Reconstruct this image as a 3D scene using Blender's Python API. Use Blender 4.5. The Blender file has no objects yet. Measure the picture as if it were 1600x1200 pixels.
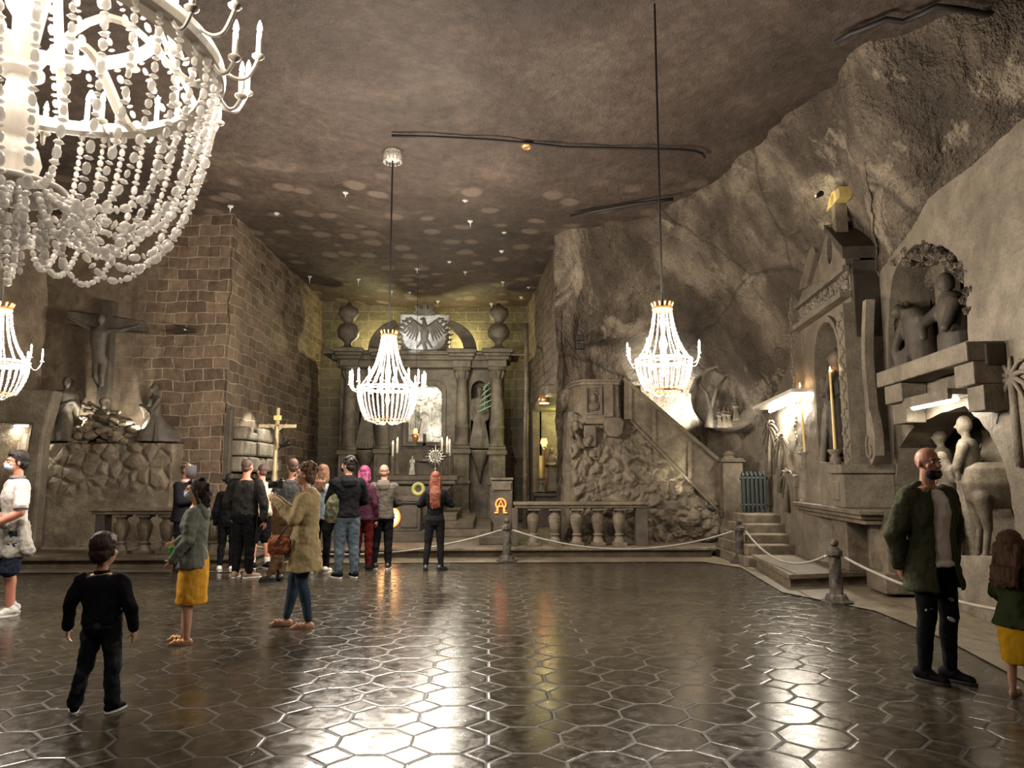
import bpy, math, random
from math import sin, cos, pi, radians as R, sqrt, atan2
from mathutils import Vector, Matrix, noise
from mathutils.geometry import tessellate_polygon
sc = bpy.context.scene
col = sc.collection
rnd = random.Random(7)

# ------------------------------------------------------------------ camera
F = 1150.0; PITCH = R(7.04); YAW = R(1.74); EYE = 1.6
cam_d = bpy.data.cameras.new('camera'); cam = bpy.data.objects.new('camera', cam_d); col.objects.link(cam)
cam_d.sensor_width = 36; cam_d.lens = 36 * F / 1600
cam_d.clip_end = 200
cam.location = (0, 0, EYE)
cam.rotation_euler = (R(90) + PITCH, 0, -YAW)
sc.camera = cam
# ------------------------------------------------------------------ world, exposure
w = bpy.data.worlds.new('world'); sc.world = w; w.use_nodes = True
w.node_tree.nodes['Background'].inputs[0].default_value = (0.30, 0.24, 0.17, 1)
w.node_tree.nodes['Background'].inputs[1].default_value = 0.05
sc.view_settings.view_transform = 'Standard'; sc.view_settings.look = 'None'
sc.view_settings.gamma = 1.0; sc.view_settings.use_curve_mapping = False
sc.view_settings.exposure = 1.55
cy = sc.cycles
cy.max_bounces = 4; cy.diffuse_bounces = 2; cy.glossy_bounces = 2; cy.transmission_bounces = 3
cy.transparent_max_bounces = 8; cy.sample_clamp_indirect = 4.0; cy.sample_clamp_direct = 30
cy.use_denoising = True; cy.caustics_reflective = False; cy.caustics_refractive = False

_R = Matrix.Rotation(-YAW, 3, 'Z') @ Matrix.Rotation(R(90) + PITCH, 3, 'X')
def ray(px, py):
    return _R @ Vector(((px - 800) / F, -(py - 600) / F, -1))
def at(px, py, Y):            # the place seen at that pixel, on the plane y = Y
    d = ray(px or 640, py or 720); return Vector((0, 0, EYE)) + d * (Y / d.y)
def on(px, py, z=0.0):        # ... on the level z
    d = ray(px, py); return Vector((0, 0, EYE)) + d * ((z - EYE) / d.z)
RA = R(7.7); RO = Vector((5.76, 10.6, 0)); RD = Vector((sin(RA), cos(RA), 0)); RN = Vector((cos(RA), -sin(RA), 0))
RROT = -(pi / 2 + RA)         # the right wall's own frame: x towards the viewer, y into the wall
RM = Matrix.Translation(RO) @ Matrix.Rotation(RROT, 4, 'Z')
def rp(px, py, n=0.0):        # pixel -> (x, z) in the right wall's frame, n metres out of the wall
    d = ray(px, py); o = Vector((0, 0, EYE)); p0 = RO - RN * n
    t = (p0 - o).dot(RN) / d.dot(RN); q = RM.inverted() @ (o + d * t)
    return (q.x, q.z)
def onc(px, py, dz=0.0):
    z = 7.05
    for _ in range(6): p = on(px, py, z + dz); z = cz(p.x, p.y)
    return on(px, py, z + dz)
def cz(x, y): return 7.05 + 0.25*noise.noise(Vector((x*0.25, y*0.25, 3.1)))
def rw(x, y, z): return RM @ Vector((x, y, z))

# ------------------------------------------------------------------ mesh builder
class MB:
    def __init__(s): s.v = []; s.f = []; s.T = Matrix.Identity(4)
    def add(s, vs, fs):
        n = len(s.v); T = s.T
        s.v += [T @ Vector(p) for p in vs]; s.f += [tuple(i + n for i in f) for f in fs]; return s
    def box(s, x0, x1, y0, y1, z0, z1):
        vs = [(x, y, z) for z in (z0, z1) for y in (y0, y1) for x in (x0, x1)]
        return s.add(vs, [(0,2,3,1),(4,5,7,6),(0,1,5,4),(2,6,7,3),(0,4,6,2),(1,3,7,5)])
    def lathe(s, prof, c=(0,0,0), seg=16, axis=None, sx=1, sy=1, caps=True):
        c = Vector(c)
        q = Vector((0,0,1)).rotation_difference(Vector(axis)).to_matrix() if axis is not None else Matrix.Identity(3)
        vs = []; fs = []
        for r, z in prof:
            for i in range(seg):
                a = 2 * pi * i / seg
                vs.append(c + q @ Vector((r * cos(a) * sx, r * sin(a) * sy, z)))
        for k in range(len(prof) - 1):
            for i in range(seg):
                j = (i + 1) % seg
                fs.append((k*seg+i, k*seg+j, (k+1)*seg+j, (k+1)*seg+i))
        if caps:
            fs.append(tuple(range(seg - 1, -1, -1))); fs.append(tuple((len(prof)-1)*seg + i for i in range(seg)))
        return s.add(vs, fs)
    def ell(s, c, rx, ry=None, rz=None, axis=None, seg=10, rings=6, rot=None):
        ry = rx if ry is None else ry; rz = rx if rz is None else rz
        c = Vector(c)
        q = rot.to_3x3() if rot is not None else (Vector((0,0,1)).rotation_difference(Vector(axis)).to_matrix() if axis is not None else Matrix.Identity(3))
        vs = [c + q @ Vector((0,0,-rz))]; fs = []
        for k in range(1, rings):
            t = -pi/2 + pi * k / rings
            for i in range(seg):
                a = 2*pi*i/seg
                vs.append(c + q @ Vector((rx*cos(t)*cos(a), ry*cos(t)*sin(a), rz*sin(t))))
        vs.append(c + q @ Vector((0,0,rz))); last = len(vs) - 1
        for i in range(seg):
            j = (i+1) % seg
            fs.append((0, 1+j, 1+i)); fs.append((last, 1+(rings-2)*seg+i, 1+(rings-2)*seg+j))
            for k in range(rings-2):
                fs.append((1+k*seg+i, 1+k*seg+j, 1+(k+1)*seg+j, 1+(k+1)*seg+i))
        return s.add(vs, fs)
    def cap(s, a, b, ra, rb, seg=12):            # tapered limb with round ends
        a = Vector(a); b = Vector(b); L = (b - a).length
        if L < 1e-5: return s.ell(a, ra)
        prof = []
        for k in range(4):
            t = -pi/2 + pi/2 * k / 4; prof.append((max(1e-4, ra*cos(t)), ra*sin(t)))
        prof.append((ra, 0)); prof.append((rb, L))
        for k in range(1, 5):
            t = pi/2 * k / 4; prof.append((max(1e-4, rb*cos(t)), L + rb*sin(t)))
        return s.lathe(prof, a, seg, (b - a))
    def tube(s, pts, r, seg=8, flat=1.0):
        pts = [Vector(p) for p in pts]; n = len(pts)
        rs = r if isinstance(r, (list, tuple)) else [r]*n
        vs = []; fs = []; up = Vector((0,0,1)); prev = None
        for i, p in enumerate(pts):
            d = (pts[min(i+1,n-1)] - pts[max(i-1,0)]); 
            if d.length < 1e-7: d = Vector((0,0,1))
            d.normalize()
            if prev is None:
                u = d.cross(up)
                if u.length < 0.05: u = d.cross(Vector((1,0,0)))
            else: u = prev - d * prev.dot(d)
            u.normalize(); prev = u; w_ = d.cross(u)
            for k in range(seg):
                a = 2*pi*k/seg; vs.append(p + (u*cos(a) + w_*sin(a)*flat) * rs[i])
        for i in range(n-1):
            for k in range(seg):
                j = (k+1) % seg; fs.append((i*seg+k, i*seg+j, (i+1)*seg+j, (i+1)*seg+k))
        fs.append(tuple(range(seg-1,-1,-1))); fs.append(tuple((n-1)*seg+k for k in range(seg)))
        return s.add(vs, fs)
    def loft(s, rings, seg=20, power=2.0):       # rings: (cx, cy, cz, rx, ry)
        vs = []; fs = []
        for (cx, cy, cz, rx, ry) in rings:
            for i in range(seg):
                a = 2*pi*i/seg; c_, s_ = cos(a), sin(a)
                e = 2.0/power
                vs.append((cx + rx*math.copysign(abs(c_)**e, c_), cy + ry*math.copysign(abs(s_)**e, s_), cz))
        for k in range(len(rings)-1):
            for i in range(seg):
                j = (i+1)%seg; fs.append((k*seg+i, k*seg+j, (k+1)*seg+j, (k+1)*seg+i))
        fs.append(tuple(range(seg-1,-1,-1))); fs.append(tuple((len(rings)-1)*seg+i for i in range(seg)))
        return s.add(vs, fs)
    def prism(s, loops, y0, y1):                 # loops of (x, z): outline then holes; thickness y0..y1
        if not isinstance(loops[0][0], (tuple, list, Vector)): loops = [loops]
        flat = [p for l in loops for p in l]; n = len(flat)
        tris = tessellate_polygon([[Vector((p[0], p[1], 0)) for p in l] for l in loops])
        vs = [(p[0], y0, p[1]) for p in flat] + [(p[0], y1, p[1]) for p in flat]
        fs = []
        for t in tris:
            a, b, c = [Vector((flat[i][0], flat[i][1])) for i in t]
            cr = (b.x-a.x)*(c.y-a.y) - (b.y-a.y)*(c.x-a.x)
            t = tuple(t) if cr > 0 else tuple(reversed(t))
            fs.append(t); fs.append(tuple(i + n for i in reversed(t)))
        o = 0
        for l in loops:
            m = len(l)
            for i in range(m):
                j = (i+1) % m; fs.append((o+i, o+j, o+j+n, o+i+n))
            o += m
        return s.add(vs, fs)
    def build(s, name, m, parent=None, smooth=False, bevel=0, world=False, base=None):
        vs = s.v
        if world:
            inv = parent.matrix_basis.inverted() if parent.parent is None else (parent.parent.matrix_basis @ parent.matrix_basis).inverted()
            vs = [inv @ p for p in vs]
        loc = None
        if parent is None and base is not None:
            loc = Vector(base); vs = [p - loc for p in vs]
        me = bpy.data.meshes.new(name); me.from_pydata([tuple(p) for p in vs], [], s.f); me.validate()
        if m: me.materials.append(m)
        if smooth: me.shade_smooth()
        me.update()
        o = bpy.data.objects.new(name, me); col.objects.link(o)
        if parent is not None: o.parent = parent; kids.setdefault(parent.name, []).append(o)
        if loc is not None: o.location = loc
        if bevel:
            b = o.modifiers.new('bevel', 'BEVEL'); b.width = bevel; b.segments = 2; b.limit_method = 'ANGLE'; b.angle_limit = R(40)
        return o
    def blob(s, name, m, parent=None, vox=0.012, it=3, fold=0.0, fscale=0.08, world=False, base=None, ftype='CLOUDS'):
        o = s.build(name, m, parent, smooth=True, world=world, base=base)
        r = o.modifiers.new('remesh', 'REMESH'); r.mode = 'VOXEL'; r.voxel_size = vox; r.use_smooth_shade = True
        if it:
            k = o.modifiers.new('smooth', 'SMOOTH'); k.factor = 0.5; k.iterations = it
        if fold: disp(o, fold, fscale)
        return o
_tex = {}
def disp(o, strength, size):
    key = round(size, 3)
    if key not in _tex:
        t = bpy.data.textures.new('clouds', 'CLOUDS'); t.noise_scale = size; t.noise_depth = 2; _tex[key] = t
    d = o.modifiers.new('folds', 'DISPLACE'); d.texture = _tex[key]; d.strength = strength; d.mid_level = 0.5
def tag(o, label=None, cat=None, group=None, kind=None):
    if label: o['label'] = label
    if cat: o['category'] = cat
    if group: o['group'] = group
    if kind: o['kind'] = kind
    return o
def thing(name, label, cat, loc=(0,0,0), rotz=0, group=None):
    o = bpy.data.objects.new(name, None); col.objects.link(o)
    o.empty_display_size = 0.1
    o.location = loc; o.rotation_euler = (0, 0, rotz)
    o.matrix_basis = Matrix.Translation(Vector(loc)) @ Matrix.Rotation(rotz, 4, 'Z')
    return tag(o, label, cat, group)
def copy_tree(o, parent=None):
    c = o.copy(); col.objects.link(c)
    if parent is not None: c.parent = parent; kids.setdefault(parent.name, []).append(c)
    for ch in list(kids.get(o.name, [])): copy_tree(ch, c)
    return c
kids = {}
def lamp(name, kind, loc, energy, color, size=0.1, rot=None, target=None, spot=None, blend=0.4, parent=None, sy=None):
    d = bpy.data.lights.new(name, kind); d.energy = energy; d.color = color
    if kind == 'AREA':
        d.size = size
        if sy: d.shape = 'RECTANGLE'; d.size_y = sy
    else: d.shadow_soft_size = size
    if kind == 'SPOT': d.spot_size = spot; d.spot_blend = blend
    o = bpy.data.objects.new(name, d); col.objects.link(o); o.location = loc
    if target is not None:
        q = (Vector(target) - Vector(loc)).to_track_quat('-Z', 'Y'); o.rotation_euler = q.to_euler()
    if rot: o.rotation_euler = rot
    return o

# ------------------------------------------------------------------ materials
class NT:
    def __init__(s, name):
        s.m = bpy.data.materials.new(name); s.m.use_nodes = True; s.t = s.m.node_tree; s.b = s.t.nodes['Principled BSDF']
    def n(s, typ, **kw):
        x = s.t.nodes.new(typ)
        for k, v in kw.items(): setattr(x, k, v)
        return x
    def l(s, a, b): s.t.links.new(a, b)
    def math(s, op, a, b=None, c=None):
        x = s.n('ShaderNodeMath', operation=op)
        for i, v in enumerate((a, b, c)):
            if v is None: continue
            if isinstance(v, (int, float)): x.inputs[i].default_value = v
            else: s.l(v, x.inputs[i])
        return x.outputs[0]
    def noise(s, vec, scale, detail=4, rough=0.55, dist=0.0):
        x = s.n('ShaderNodeTexNoise'); x.inputs['Scale'].default_value = scale; x.inputs['Detail'].default_value = detail
        x.inputs['Roughness'].default_value = rough; x.inputs['Distortion'].default_value = dist
        if vec is not None: s.l(vec, x.inputs['Vector'])
        return x.outputs['Fac']
    def ramp(s, fac, stops):
        x = s.n('ShaderNodeValToRGB'); e = x.color_ramp.elements
        while len(e) < len(stops): e.new(0.5)
        for i, (p, c) in enumerate(stops):
            e[i].position = p; e[i].color = (c[0], c[1], c[2], 1) if isinstance(c, (tuple, list)) else (c, c, c, 1)
        s.l(fac, x.inputs[0]); return x.outputs[0]
    def mix(s, fac, a, b, mode='MIX'):
        x = s.n('ShaderNodeMix', data_type='RGBA', blend_type=mode)
        for i, v in ((0, fac), (6, a), (7, b)):
            if isinstance(v, (int, float)): x.inputs[i].default_value = v
            elif isinstance(v, (tuple, list)): x.inputs[i].default_value = (v[0], v[1], v[2], 1)
            else: s.l(v, x.inputs[i])
        return x.outputs[2]
    def bump(s, h, strength=0.5, dist=0.02, prev=None):
        x = s.n('ShaderNodeBump'); x.inputs['Strength'].default_value = strength; x.inputs['Distance'].default_value = dist
        s.l(h, x.inputs['Height'])
        if prev is not None: s.l(prev, x.inputs['Normal'])
        return x.outputs[0]
    def pos(s): return s.n('ShaderNodeNewGeometry').outputs['Position']
    def obj(s): return s.n('ShaderNodeTexCoord').outputs['Object']
    def set(s, color=None, rough=None, metal=None, normal=None, spec=None):
        for k, v in (('Base Color', color), ('Roughness', rough), ('Metallic', metal), ('Normal', normal), ('Specular IOR Level', spec)):
            if v is None: continue
            if isinstance(v, (int, float)): s.b.inputs[k].default_value = v
            elif isinstance(v, (tuple, list)): s.b.inputs[k].default_value = (v[0], v[1], v[2], 1)
            else: s.l(v, s.b.inputs[k])
        return s.m
def c8(r, g, b):
    f = lambda x: ((x/255+0.055)/1.055)**2.4 if x > 10 else x/255/12.92
    return (f(r), f(g), f(b))
def simple(name, c, rough=0.6, metal=0, var=0.15, scale=8, bump=0.15, bs=40, bd=0.004, spec=0.5):
    t = NT(name); o = t.obj()
    f = t.noise(o, scale)
    a = tuple(x*(1-var) for x in c); b = tuple(min(1, x*(1+var)) for x in c)
    colr = t.ramp(f, [(0.3, a), (0.7, b)])
    n = t.bump(t.noise(o, bs, 3), bump, bd) if bump else None
    return t.set(colr, rough, metal, n, spec)
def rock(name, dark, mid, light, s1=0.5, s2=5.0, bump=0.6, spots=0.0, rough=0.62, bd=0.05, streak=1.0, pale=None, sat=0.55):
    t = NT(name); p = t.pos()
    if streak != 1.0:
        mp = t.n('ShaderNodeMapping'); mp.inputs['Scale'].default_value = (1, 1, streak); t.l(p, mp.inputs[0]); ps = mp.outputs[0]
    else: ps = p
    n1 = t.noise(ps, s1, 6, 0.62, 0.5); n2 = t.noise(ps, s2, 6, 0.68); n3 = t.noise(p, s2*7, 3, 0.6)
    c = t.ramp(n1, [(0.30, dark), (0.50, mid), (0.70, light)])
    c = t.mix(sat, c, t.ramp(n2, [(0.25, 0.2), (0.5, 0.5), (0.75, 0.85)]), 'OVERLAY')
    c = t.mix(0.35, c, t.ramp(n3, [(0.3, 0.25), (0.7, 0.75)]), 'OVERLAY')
    if pale:                                        # scraped pale salt patches with ragged edges
        n4 = t.noise(ps, pale[0], 8, 0.72, 0.8); k = t.ramp(n4, [(pale[1], 0.0), (pale[1]+0.07, 1.0)])
        c = t.mix(t.math('MULTIPLY', k, pale[2]), c, tuple(min(1, x*1.55) for x in light))
        v = t.n('ShaderNodeTexVoronoi', feature='DISTANCE_TO_EDGE'); v.inputs['Scale'].default_value = 0.40
        t.l(t.mix(0.45, p, t.n('ShaderNodeTexNoise').outputs['Color']), v.inputs['Vector'])
        c = t.mix(t.math('MULTIPLY', t.ramp(v.outputs['Distance'], [(0.003, 1.0), (0.010, 0.0)]), 0.5 if pale[1] < 0.6 else 0.0), c, tuple(x*0.35 for x in dark))
    if spots:
        v = t.n('ShaderNodeTexVoronoi'); v.inputs['Scale'].default_value = 1.5; v.inputs['Randomness'].default_value = 0.9
        t.l(t.mix(0.10, p, t.n('ShaderNodeTexNoise').outputs['Color']), v.inputs['Vector'])
        d = t.math('ADD', v.outputs['Distance'], t.math('MULTIPLY', n3, 0.25))
        k = t.ramp(d, [(0.36, 1.0), (0.44, 0.0)])
        s_ = t.n('ShaderNodeSeparateXYZ'); t.l(p, s_.inputs[0]); mr = t.n('ShaderNodeMapRange'); t.l(s_.outputs['Y'], mr.inputs[0]); mr.inputs[1].default_value = 12.2; mr.inputs[2].default_value = 13.5
        c = t.mix(t.math('MULTIPLY', t.math('MULTIPLY', k, mr.outputs[0]), spots), c, tuple(min(1, x*2.1) for x in light))
    h = t.math('ADD', t.math('MULTIPLY', n2, 1.0), t.math('MULTIPLY', n3, 0.25))
    return t.set(c, rough, 0, t.bump(h, bump, bd), 0.35)
def bricks(name, axis, bw, bh, c1, c2, mortar, bump=0.8, msize=0.012, wob=0.05, plaster=None):
    t = NT(name); p = t.pos(); s = t.n('ShaderNodeSeparateXYZ'); t.l(p, s.inputs[0])
    cb = t.n('ShaderNodeCombineXYZ'); t.l(s.outputs['X' if axis == 'x' else 'Y'], cb.inputs[0]); t.l(s.outputs['Z'], cb.inputs[1])
    nz = t.n('ShaderNodeTexNoise'); nz.inputs['Scale'].default_value = 1.6; nz.inputs['Detail'].default_value = 3; t.l(p, nz.inputs['Vector'])
    sub = t.n('ShaderNodeVectorMath', operation='SUBTRACT'); t.l(nz.outputs['Color'], sub.inputs[0]); sub.inputs[1].default_value = (0.5,0.5,0.5)
    mul = t.n('ShaderNodeVectorMath', operation='SCALE'); t.l(sub.outputs[0], mul.inputs[0]); mul.inputs[3].default_value = wob*2
    ad = t.n('ShaderNodeVectorMath', operation='ADD'); t.l(cb.outputs[0], ad.inputs[0]); t.l(mul.outputs[0], ad.inputs[1])
    b = t.n('ShaderNodeTexBrick'); t.l(ad.outputs[0], b.inputs['Vector'])
    b.inputs['Scale'].default_value = 1; b.inputs['Brick Width'].default_value = bw; b.inputs['Row Height'].default_value = bh
    b.inputs['Mortar Size'].default_value = msize; b.inputs['Mortar Smooth'].default_value = 0.4; b.inputs['Bias'].default_value = -0.1
    for k, c in (('Color1', c1), ('Color2', c2), ('Mortar', mortar)): b.inputs[k].default_value = (*c, 1)
    n2 = t.noise(p, 7, 5, 0.65); n1 = t.noise(p, 0.8, 4)
    c = t.mix(0.6, b.outputs['Color'], t.ramp(n2, [(0.25, 0.25), (0.75, 0.75)]), 'OVERLAY')
    c = t.mix(0.5, c, t.ramp(n1, [(0.3, 0.3), (0.7, 0.7)]), 'OVERLAY')
    h = t.math('ADD', t.math('MULTIPLY', b.outputs['Fac'], -0.5), t.math('MULTIPLY', n2, 0.7))
    if plaster:
        k = t.ramp(t.math('ADD', s.outputs['X' if axis == 'x' else 'Y'], t.math('MULTIPLY', n1, 1.2)), [(0, 1.0), (1, 0.0)])
        mr = t.n('ShaderNodeMapRange'); mr.inputs[1].default_value = plaster[0]; mr.inputs[2].default_value = plaster[0] + 0.5
        mr.inputs[3].default_value = 1; mr.inputs[4].default_value = 0
        t.l(t.math('ADD', s.outputs['X'], t.math('MULTIPLY', t.noise(p, 1.1, 3), 2.0)), mr.inputs[0])
        c = t.mix(mr.outputs[0], c, t.ramp(n2, [(0.3, plaster[1]), (0.7, plaster[2])]))
        h = t.math('MULTIPLY', h, t.math('SUBTRACT', 1.15, mr.outputs[0]))
    return t.set(c, 0.7, 0, t.bump(h, bump, 0.05), 0.3)
def emis(name, c, s):
    t = NT(name); t.b.inputs['Base Color'].default_value = (*c, 1)
    t.b.inputs['Emission Color'].default_value = (*c, 1); t.b.inputs['Emission Strength'].default_value = s
    return t.m

K = {}
K['rock'] = rock('salt_rock', (0.055,0.040,0.026), (0.115,0.085,0.055), (0.24,0.19,0.13), 0.45, 3.0, 0.9, 0.0)
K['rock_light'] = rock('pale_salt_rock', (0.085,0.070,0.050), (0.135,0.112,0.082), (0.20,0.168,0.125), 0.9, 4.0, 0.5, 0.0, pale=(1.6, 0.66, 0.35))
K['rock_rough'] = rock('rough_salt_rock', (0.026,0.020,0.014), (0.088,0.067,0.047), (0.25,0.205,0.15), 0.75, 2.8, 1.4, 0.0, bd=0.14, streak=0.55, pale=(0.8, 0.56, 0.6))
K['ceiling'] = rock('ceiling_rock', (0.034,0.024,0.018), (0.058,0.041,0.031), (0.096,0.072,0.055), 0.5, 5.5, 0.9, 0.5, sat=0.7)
K['stone'] = rock('carved_salt_stone', (0.070,0.055,0.038), (0.115,0.091,0.063), (0.175,0.143,0.10), 1.6, 6.0, 0.5, 0, bd=0.03, sat=0.75)
K['stone_dark'] = rock('dark_carved_stone', (0.036,0.029,0.022), (0.056,0.046,0.034), (0.085,0.070,0.052), 1.6, 6.0, 0.3, 0, bd=0.03)
K['stone_altar'] = rock('altar_stone', (0.065,0.054,0.038), (0.105,0.089,0.064), (0.155,0.134,0.098), 1.2, 5.0, 0.5, 0, bd=0.03, sat=0.75)
K['crystal_stone'] = rock('white_salt_stone', (0.30,0.29,0.25), (0.5,0.48,0.42), (0.75,0.72,0.65), 3.0, 14.0, 0.9, 0, bd=0.03)
K['brick_left'] = bricks('brick_left', 'x', 0.42, 0.235, (0.075,0.050,0.032), (0.15,0.105,0.068), (0.26,0.21,0.155), wob=0.09, plaster=(-6.35, (0.085,0.062,0.042), (0.15,0.115,0.078)))
K['brick_side'] = bricks('brick_side', 'y', 0.50, 0.235, (0.075,0.052,0.034), (0.16,0.115,0.076), (0.26,0.21,0.155), wob=0.09)
K['brick_right'] = bricks('brick_right', 'y', 0.60, 0.25, (0.10,0.075,0.05), (0.15,0.115,0.078), (0.05,0.036,0.025))
K['brick_back'] = bricks('brick_back', 'x', 0.78, 0.31, (0.10,0.085,0.056), (0.14,0.12,0.08), (0.25,0.22,0.16), wob=0.03)
K['wax'] = simple('candle_wax', (0.85,0.82,0.72), 0.4, bump=0)
K['wax_yellow'] = simple('beeswax', (0.62,0.45,0.17), 0.4, bump=0)
K['gold'] = simple('gilded_metal', (0.75,0.42,0.16), 0.35, 0.8, bump=0.1)
K['silver'] = simple('silver_metal', (0.7,0.68,0.6), 0.25, 0.9, bump=0.1)
K['white_metal'] = simple('white_painted_metal', (0.62,0.56,0.48), 0.35, bump=0.1)
K['black'] = simple('black_metal', (0.012,0.011,0.011), 0.5, bump=0.1)
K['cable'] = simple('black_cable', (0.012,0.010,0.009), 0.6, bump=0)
K['bulb'] = emis('bulb_glow', (1.0,0.92,0.82), 75)
K['flame'] = emis('candle_flame', (1.0,0.62,0.25), 14)
K['tube_glow'] = emis('fluorescent_glow', (1.0,0.93,0.78), 9)
K['orange_glow'] = emis('orange_glow', (1.0,0.20,0.045), 0.9)
K['orange_core'] = emis('orange_core_glow', (1.0,0.55,0.22), 3.2)
K['red_glow'] = emis('red_lamp_glow', (1.0,0.15,0.05), 3.0)
def bead_mat():
    t = NT('salt_crystal_bead'); t.b.inputs['Base Color'].default_value = (0.93,0.89,0.84,1); t.b.inputs['Roughness'].default_value = 0.12
    t.b.inputs['Transmission Weight'].default_value = 0.0; t.b.inputs['Coat Weight'].default_value = 0.5
    tr = t.n('ShaderNodeBsdfTranslucent'); tr.inputs[0].default_value = (0.96,0.93,0.88,1)
    mx = t.n('ShaderNodeMixShader'); mx.inputs[0].default_value = 0.45
    t.l(t.b.outputs[0], mx.inputs[1]); t.l(tr.outputs[0], mx.inputs[2])
    gl = t.n('ShaderNodeBsdfGlossy'); gl.inputs[0].default_value = (1,0.97,0.92,1); gl.inputs[1].default_value = 0.12
    m2 = t.n('ShaderNodeMixShader'); m2.inputs[0].default_value = 0.22; t.l(mx.outputs[0], m2.inputs[1]); t.l(gl.outputs[0], m2.inputs[2])
    tp = t.n('ShaderNodeBsdfTransparent'); m3 = t.n('ShaderNodeMixShader'); m3.inputs[0].default_value = 0.22; t.l(m2.outputs[0], m3.inputs[1]); t.l(tp.outputs[0], m3.inputs[2])
    t.l(m3.outputs[0], t.t.nodes['Material Output'].inputs[0]); return t.m
K['bead'] = bead_mat()

def floor_mat():
    t = NT('octagon_salt_tiles'); p = t.pos(); s = t.n('ShaderNodeSeparateXYZ'); t.l(p, s.inputs[0])
    wn = t.n('ShaderNodeTexNoise'); wn.inputs['Scale'].default_value = 2.5; t.l(p, wn.inputs['Vector'])
    pitch = 0.45; h = 0.32
    x = t.math('ADD', t.math('DIVIDE', s.outputs['X'], pitch), t.math('MULTIPLY', t.noise(p, 3.0, 2), 0.05))
    y = t.math('ADD', t.math('DIVIDE', s.outputs['Y'], pitch), t.math('MULTIPLY', t.noise(p, 2.6, 2), 0.05))
    fx = t.math('FLOOR', x); fy = t.math('FLOOR', y)
    a0 = t.math('SUBTRACT', t.math('FRACT', x), 0.5); b0 = t.math('SUBTRACT', t.math('FRACT', y), 0.5)
    a = t.math('ABSOLUTE', a0); b = t.math('ABSOLUTE', b0)
    ab = t.math('SUBTRACT', t.math('ADD', a, b), 1 - h)       # >0 inside a small square tile
    dia = t.math('GREATER_THAN', ab, 0)
    e1 = t.math('MULTIPLY', t.math('ABSOLUTE', ab), 0.707)
    e2 = t.math('SUBTRACT', 0.5, t.math('MAXIMUM', a, b))
    e2 = t.math('ADD', e2, t.math('MULTIPLY', dia, 1.0))
    e = t.math('MINIMUM', e1, e2)
    # tile ids
    rx = t.math('ADD', t.math('MULTIPLY', dia, t.math('ADD', t.math('ROUND', x), 0.37)), t.math('MULTIPLY', t.math('SUBTRACT', 1, dia), fx))
    ry = t.math('ADD', t.math('MULTIPLY', dia, t.math('ADD', t.math('ROUND', y), 0.37)), t.math('MULTIPLY', t.math('SUBTRACT', 1, dia), fy))
    cb = t.n('ShaderNodeCombineXYZ'); t.l(rx, cb.inputs[0]); t.l(ry, cb.inputs[1])
    wnz = t.n('ShaderNodeTexWhiteNoise', noise_dimensions='2D'); t.l(cb.outputs[0], wnz.inputs['Vector'])
    rs = t.n('ShaderNodeSeparateColor'); t.l(wnz.outputs['Color'], rs.inputs[0])
    n1 = t.noise(p, 1.2, 6, 0.6); n2 = t.noise(p, 9, 6, 0.7, 0.6); n3 = t.noise(p, 45, 3)
    c = t.ramp(n2, [(0.25, (0.018,0.015,0.010)), (0.5, (0.040,0.033,0.022)), (0.78, (0.085,0.071,0.048))])
    c = t.mix(0.5, c, t.ramp(rs.outputs[0], [(0, 0.32), (1, 0.68)]), 'OVERLAY')
    c = t.mix(0.5, c, t.ramp(n1, [(0.3, 0.3), (0.7, 0.7)]), 'OVERLAY')
    # dust-coloured border strip along the right wall and under the step
    g = t.ramp(e, [(0.010, 1.0), (0.022, 0.0)])
    c = t.mix(g, c, (0.012, 0.009, 0.006))
    rim = t.ramp(e, [(0.022, 0.0), (0.034, 1.0), (0.055, 0.0)])
    c = t.mix(t.math('MULTIPLY', rim, 0.08), c, (0.13,0.11,0.08))
    rough = t.math('ADD', t.ramp(n2, [(0.3, 0.11), (0.75, 0.33)]), t.math('MULTIPLY', g, 0.4))
    tilt = t.math('ADD', t.math('MULTIPLY', a0, t.math('SUBTRACT', rs.outputs[1], 0.5)), t.math('MULTIPLY', b0, t.math('SUBTRACT', rs.outputs[2], 0.5)))
    edge = t.n('ShaderNodeMapRange'); edge.interpolation_type = 'SMOOTHSTEP'; t.l(e, edge.inputs[0]); edge.inputs[1].default_value = 0.0; edge.inputs[2].default_value = 0.05
    hh = t.math('ADD', t.math('MULTIPLY', edge.outputs[0], 0.6), t.math('MULTIPLY', tilt, 0.9))
    hh = t.math('ADD', hh, t.math('MULTIPLY', n2, 0.30))
    hh = t.math('ADD', hh, t.math('MULTIPLY', n3, 0.04))
    return t.set(c, rough, 0, t.bump(hh, 0.32, 0.012), 0.65)
K['floor'] = floor_mat()
K['floor_border'] = rock('dusty_floor_border', (0.09,0.072,0.048), (0.14,0.115,0.078), (0.20,0.168,0.118), 1.1, 5, 0.35, 0, rough=0.5)
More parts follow.
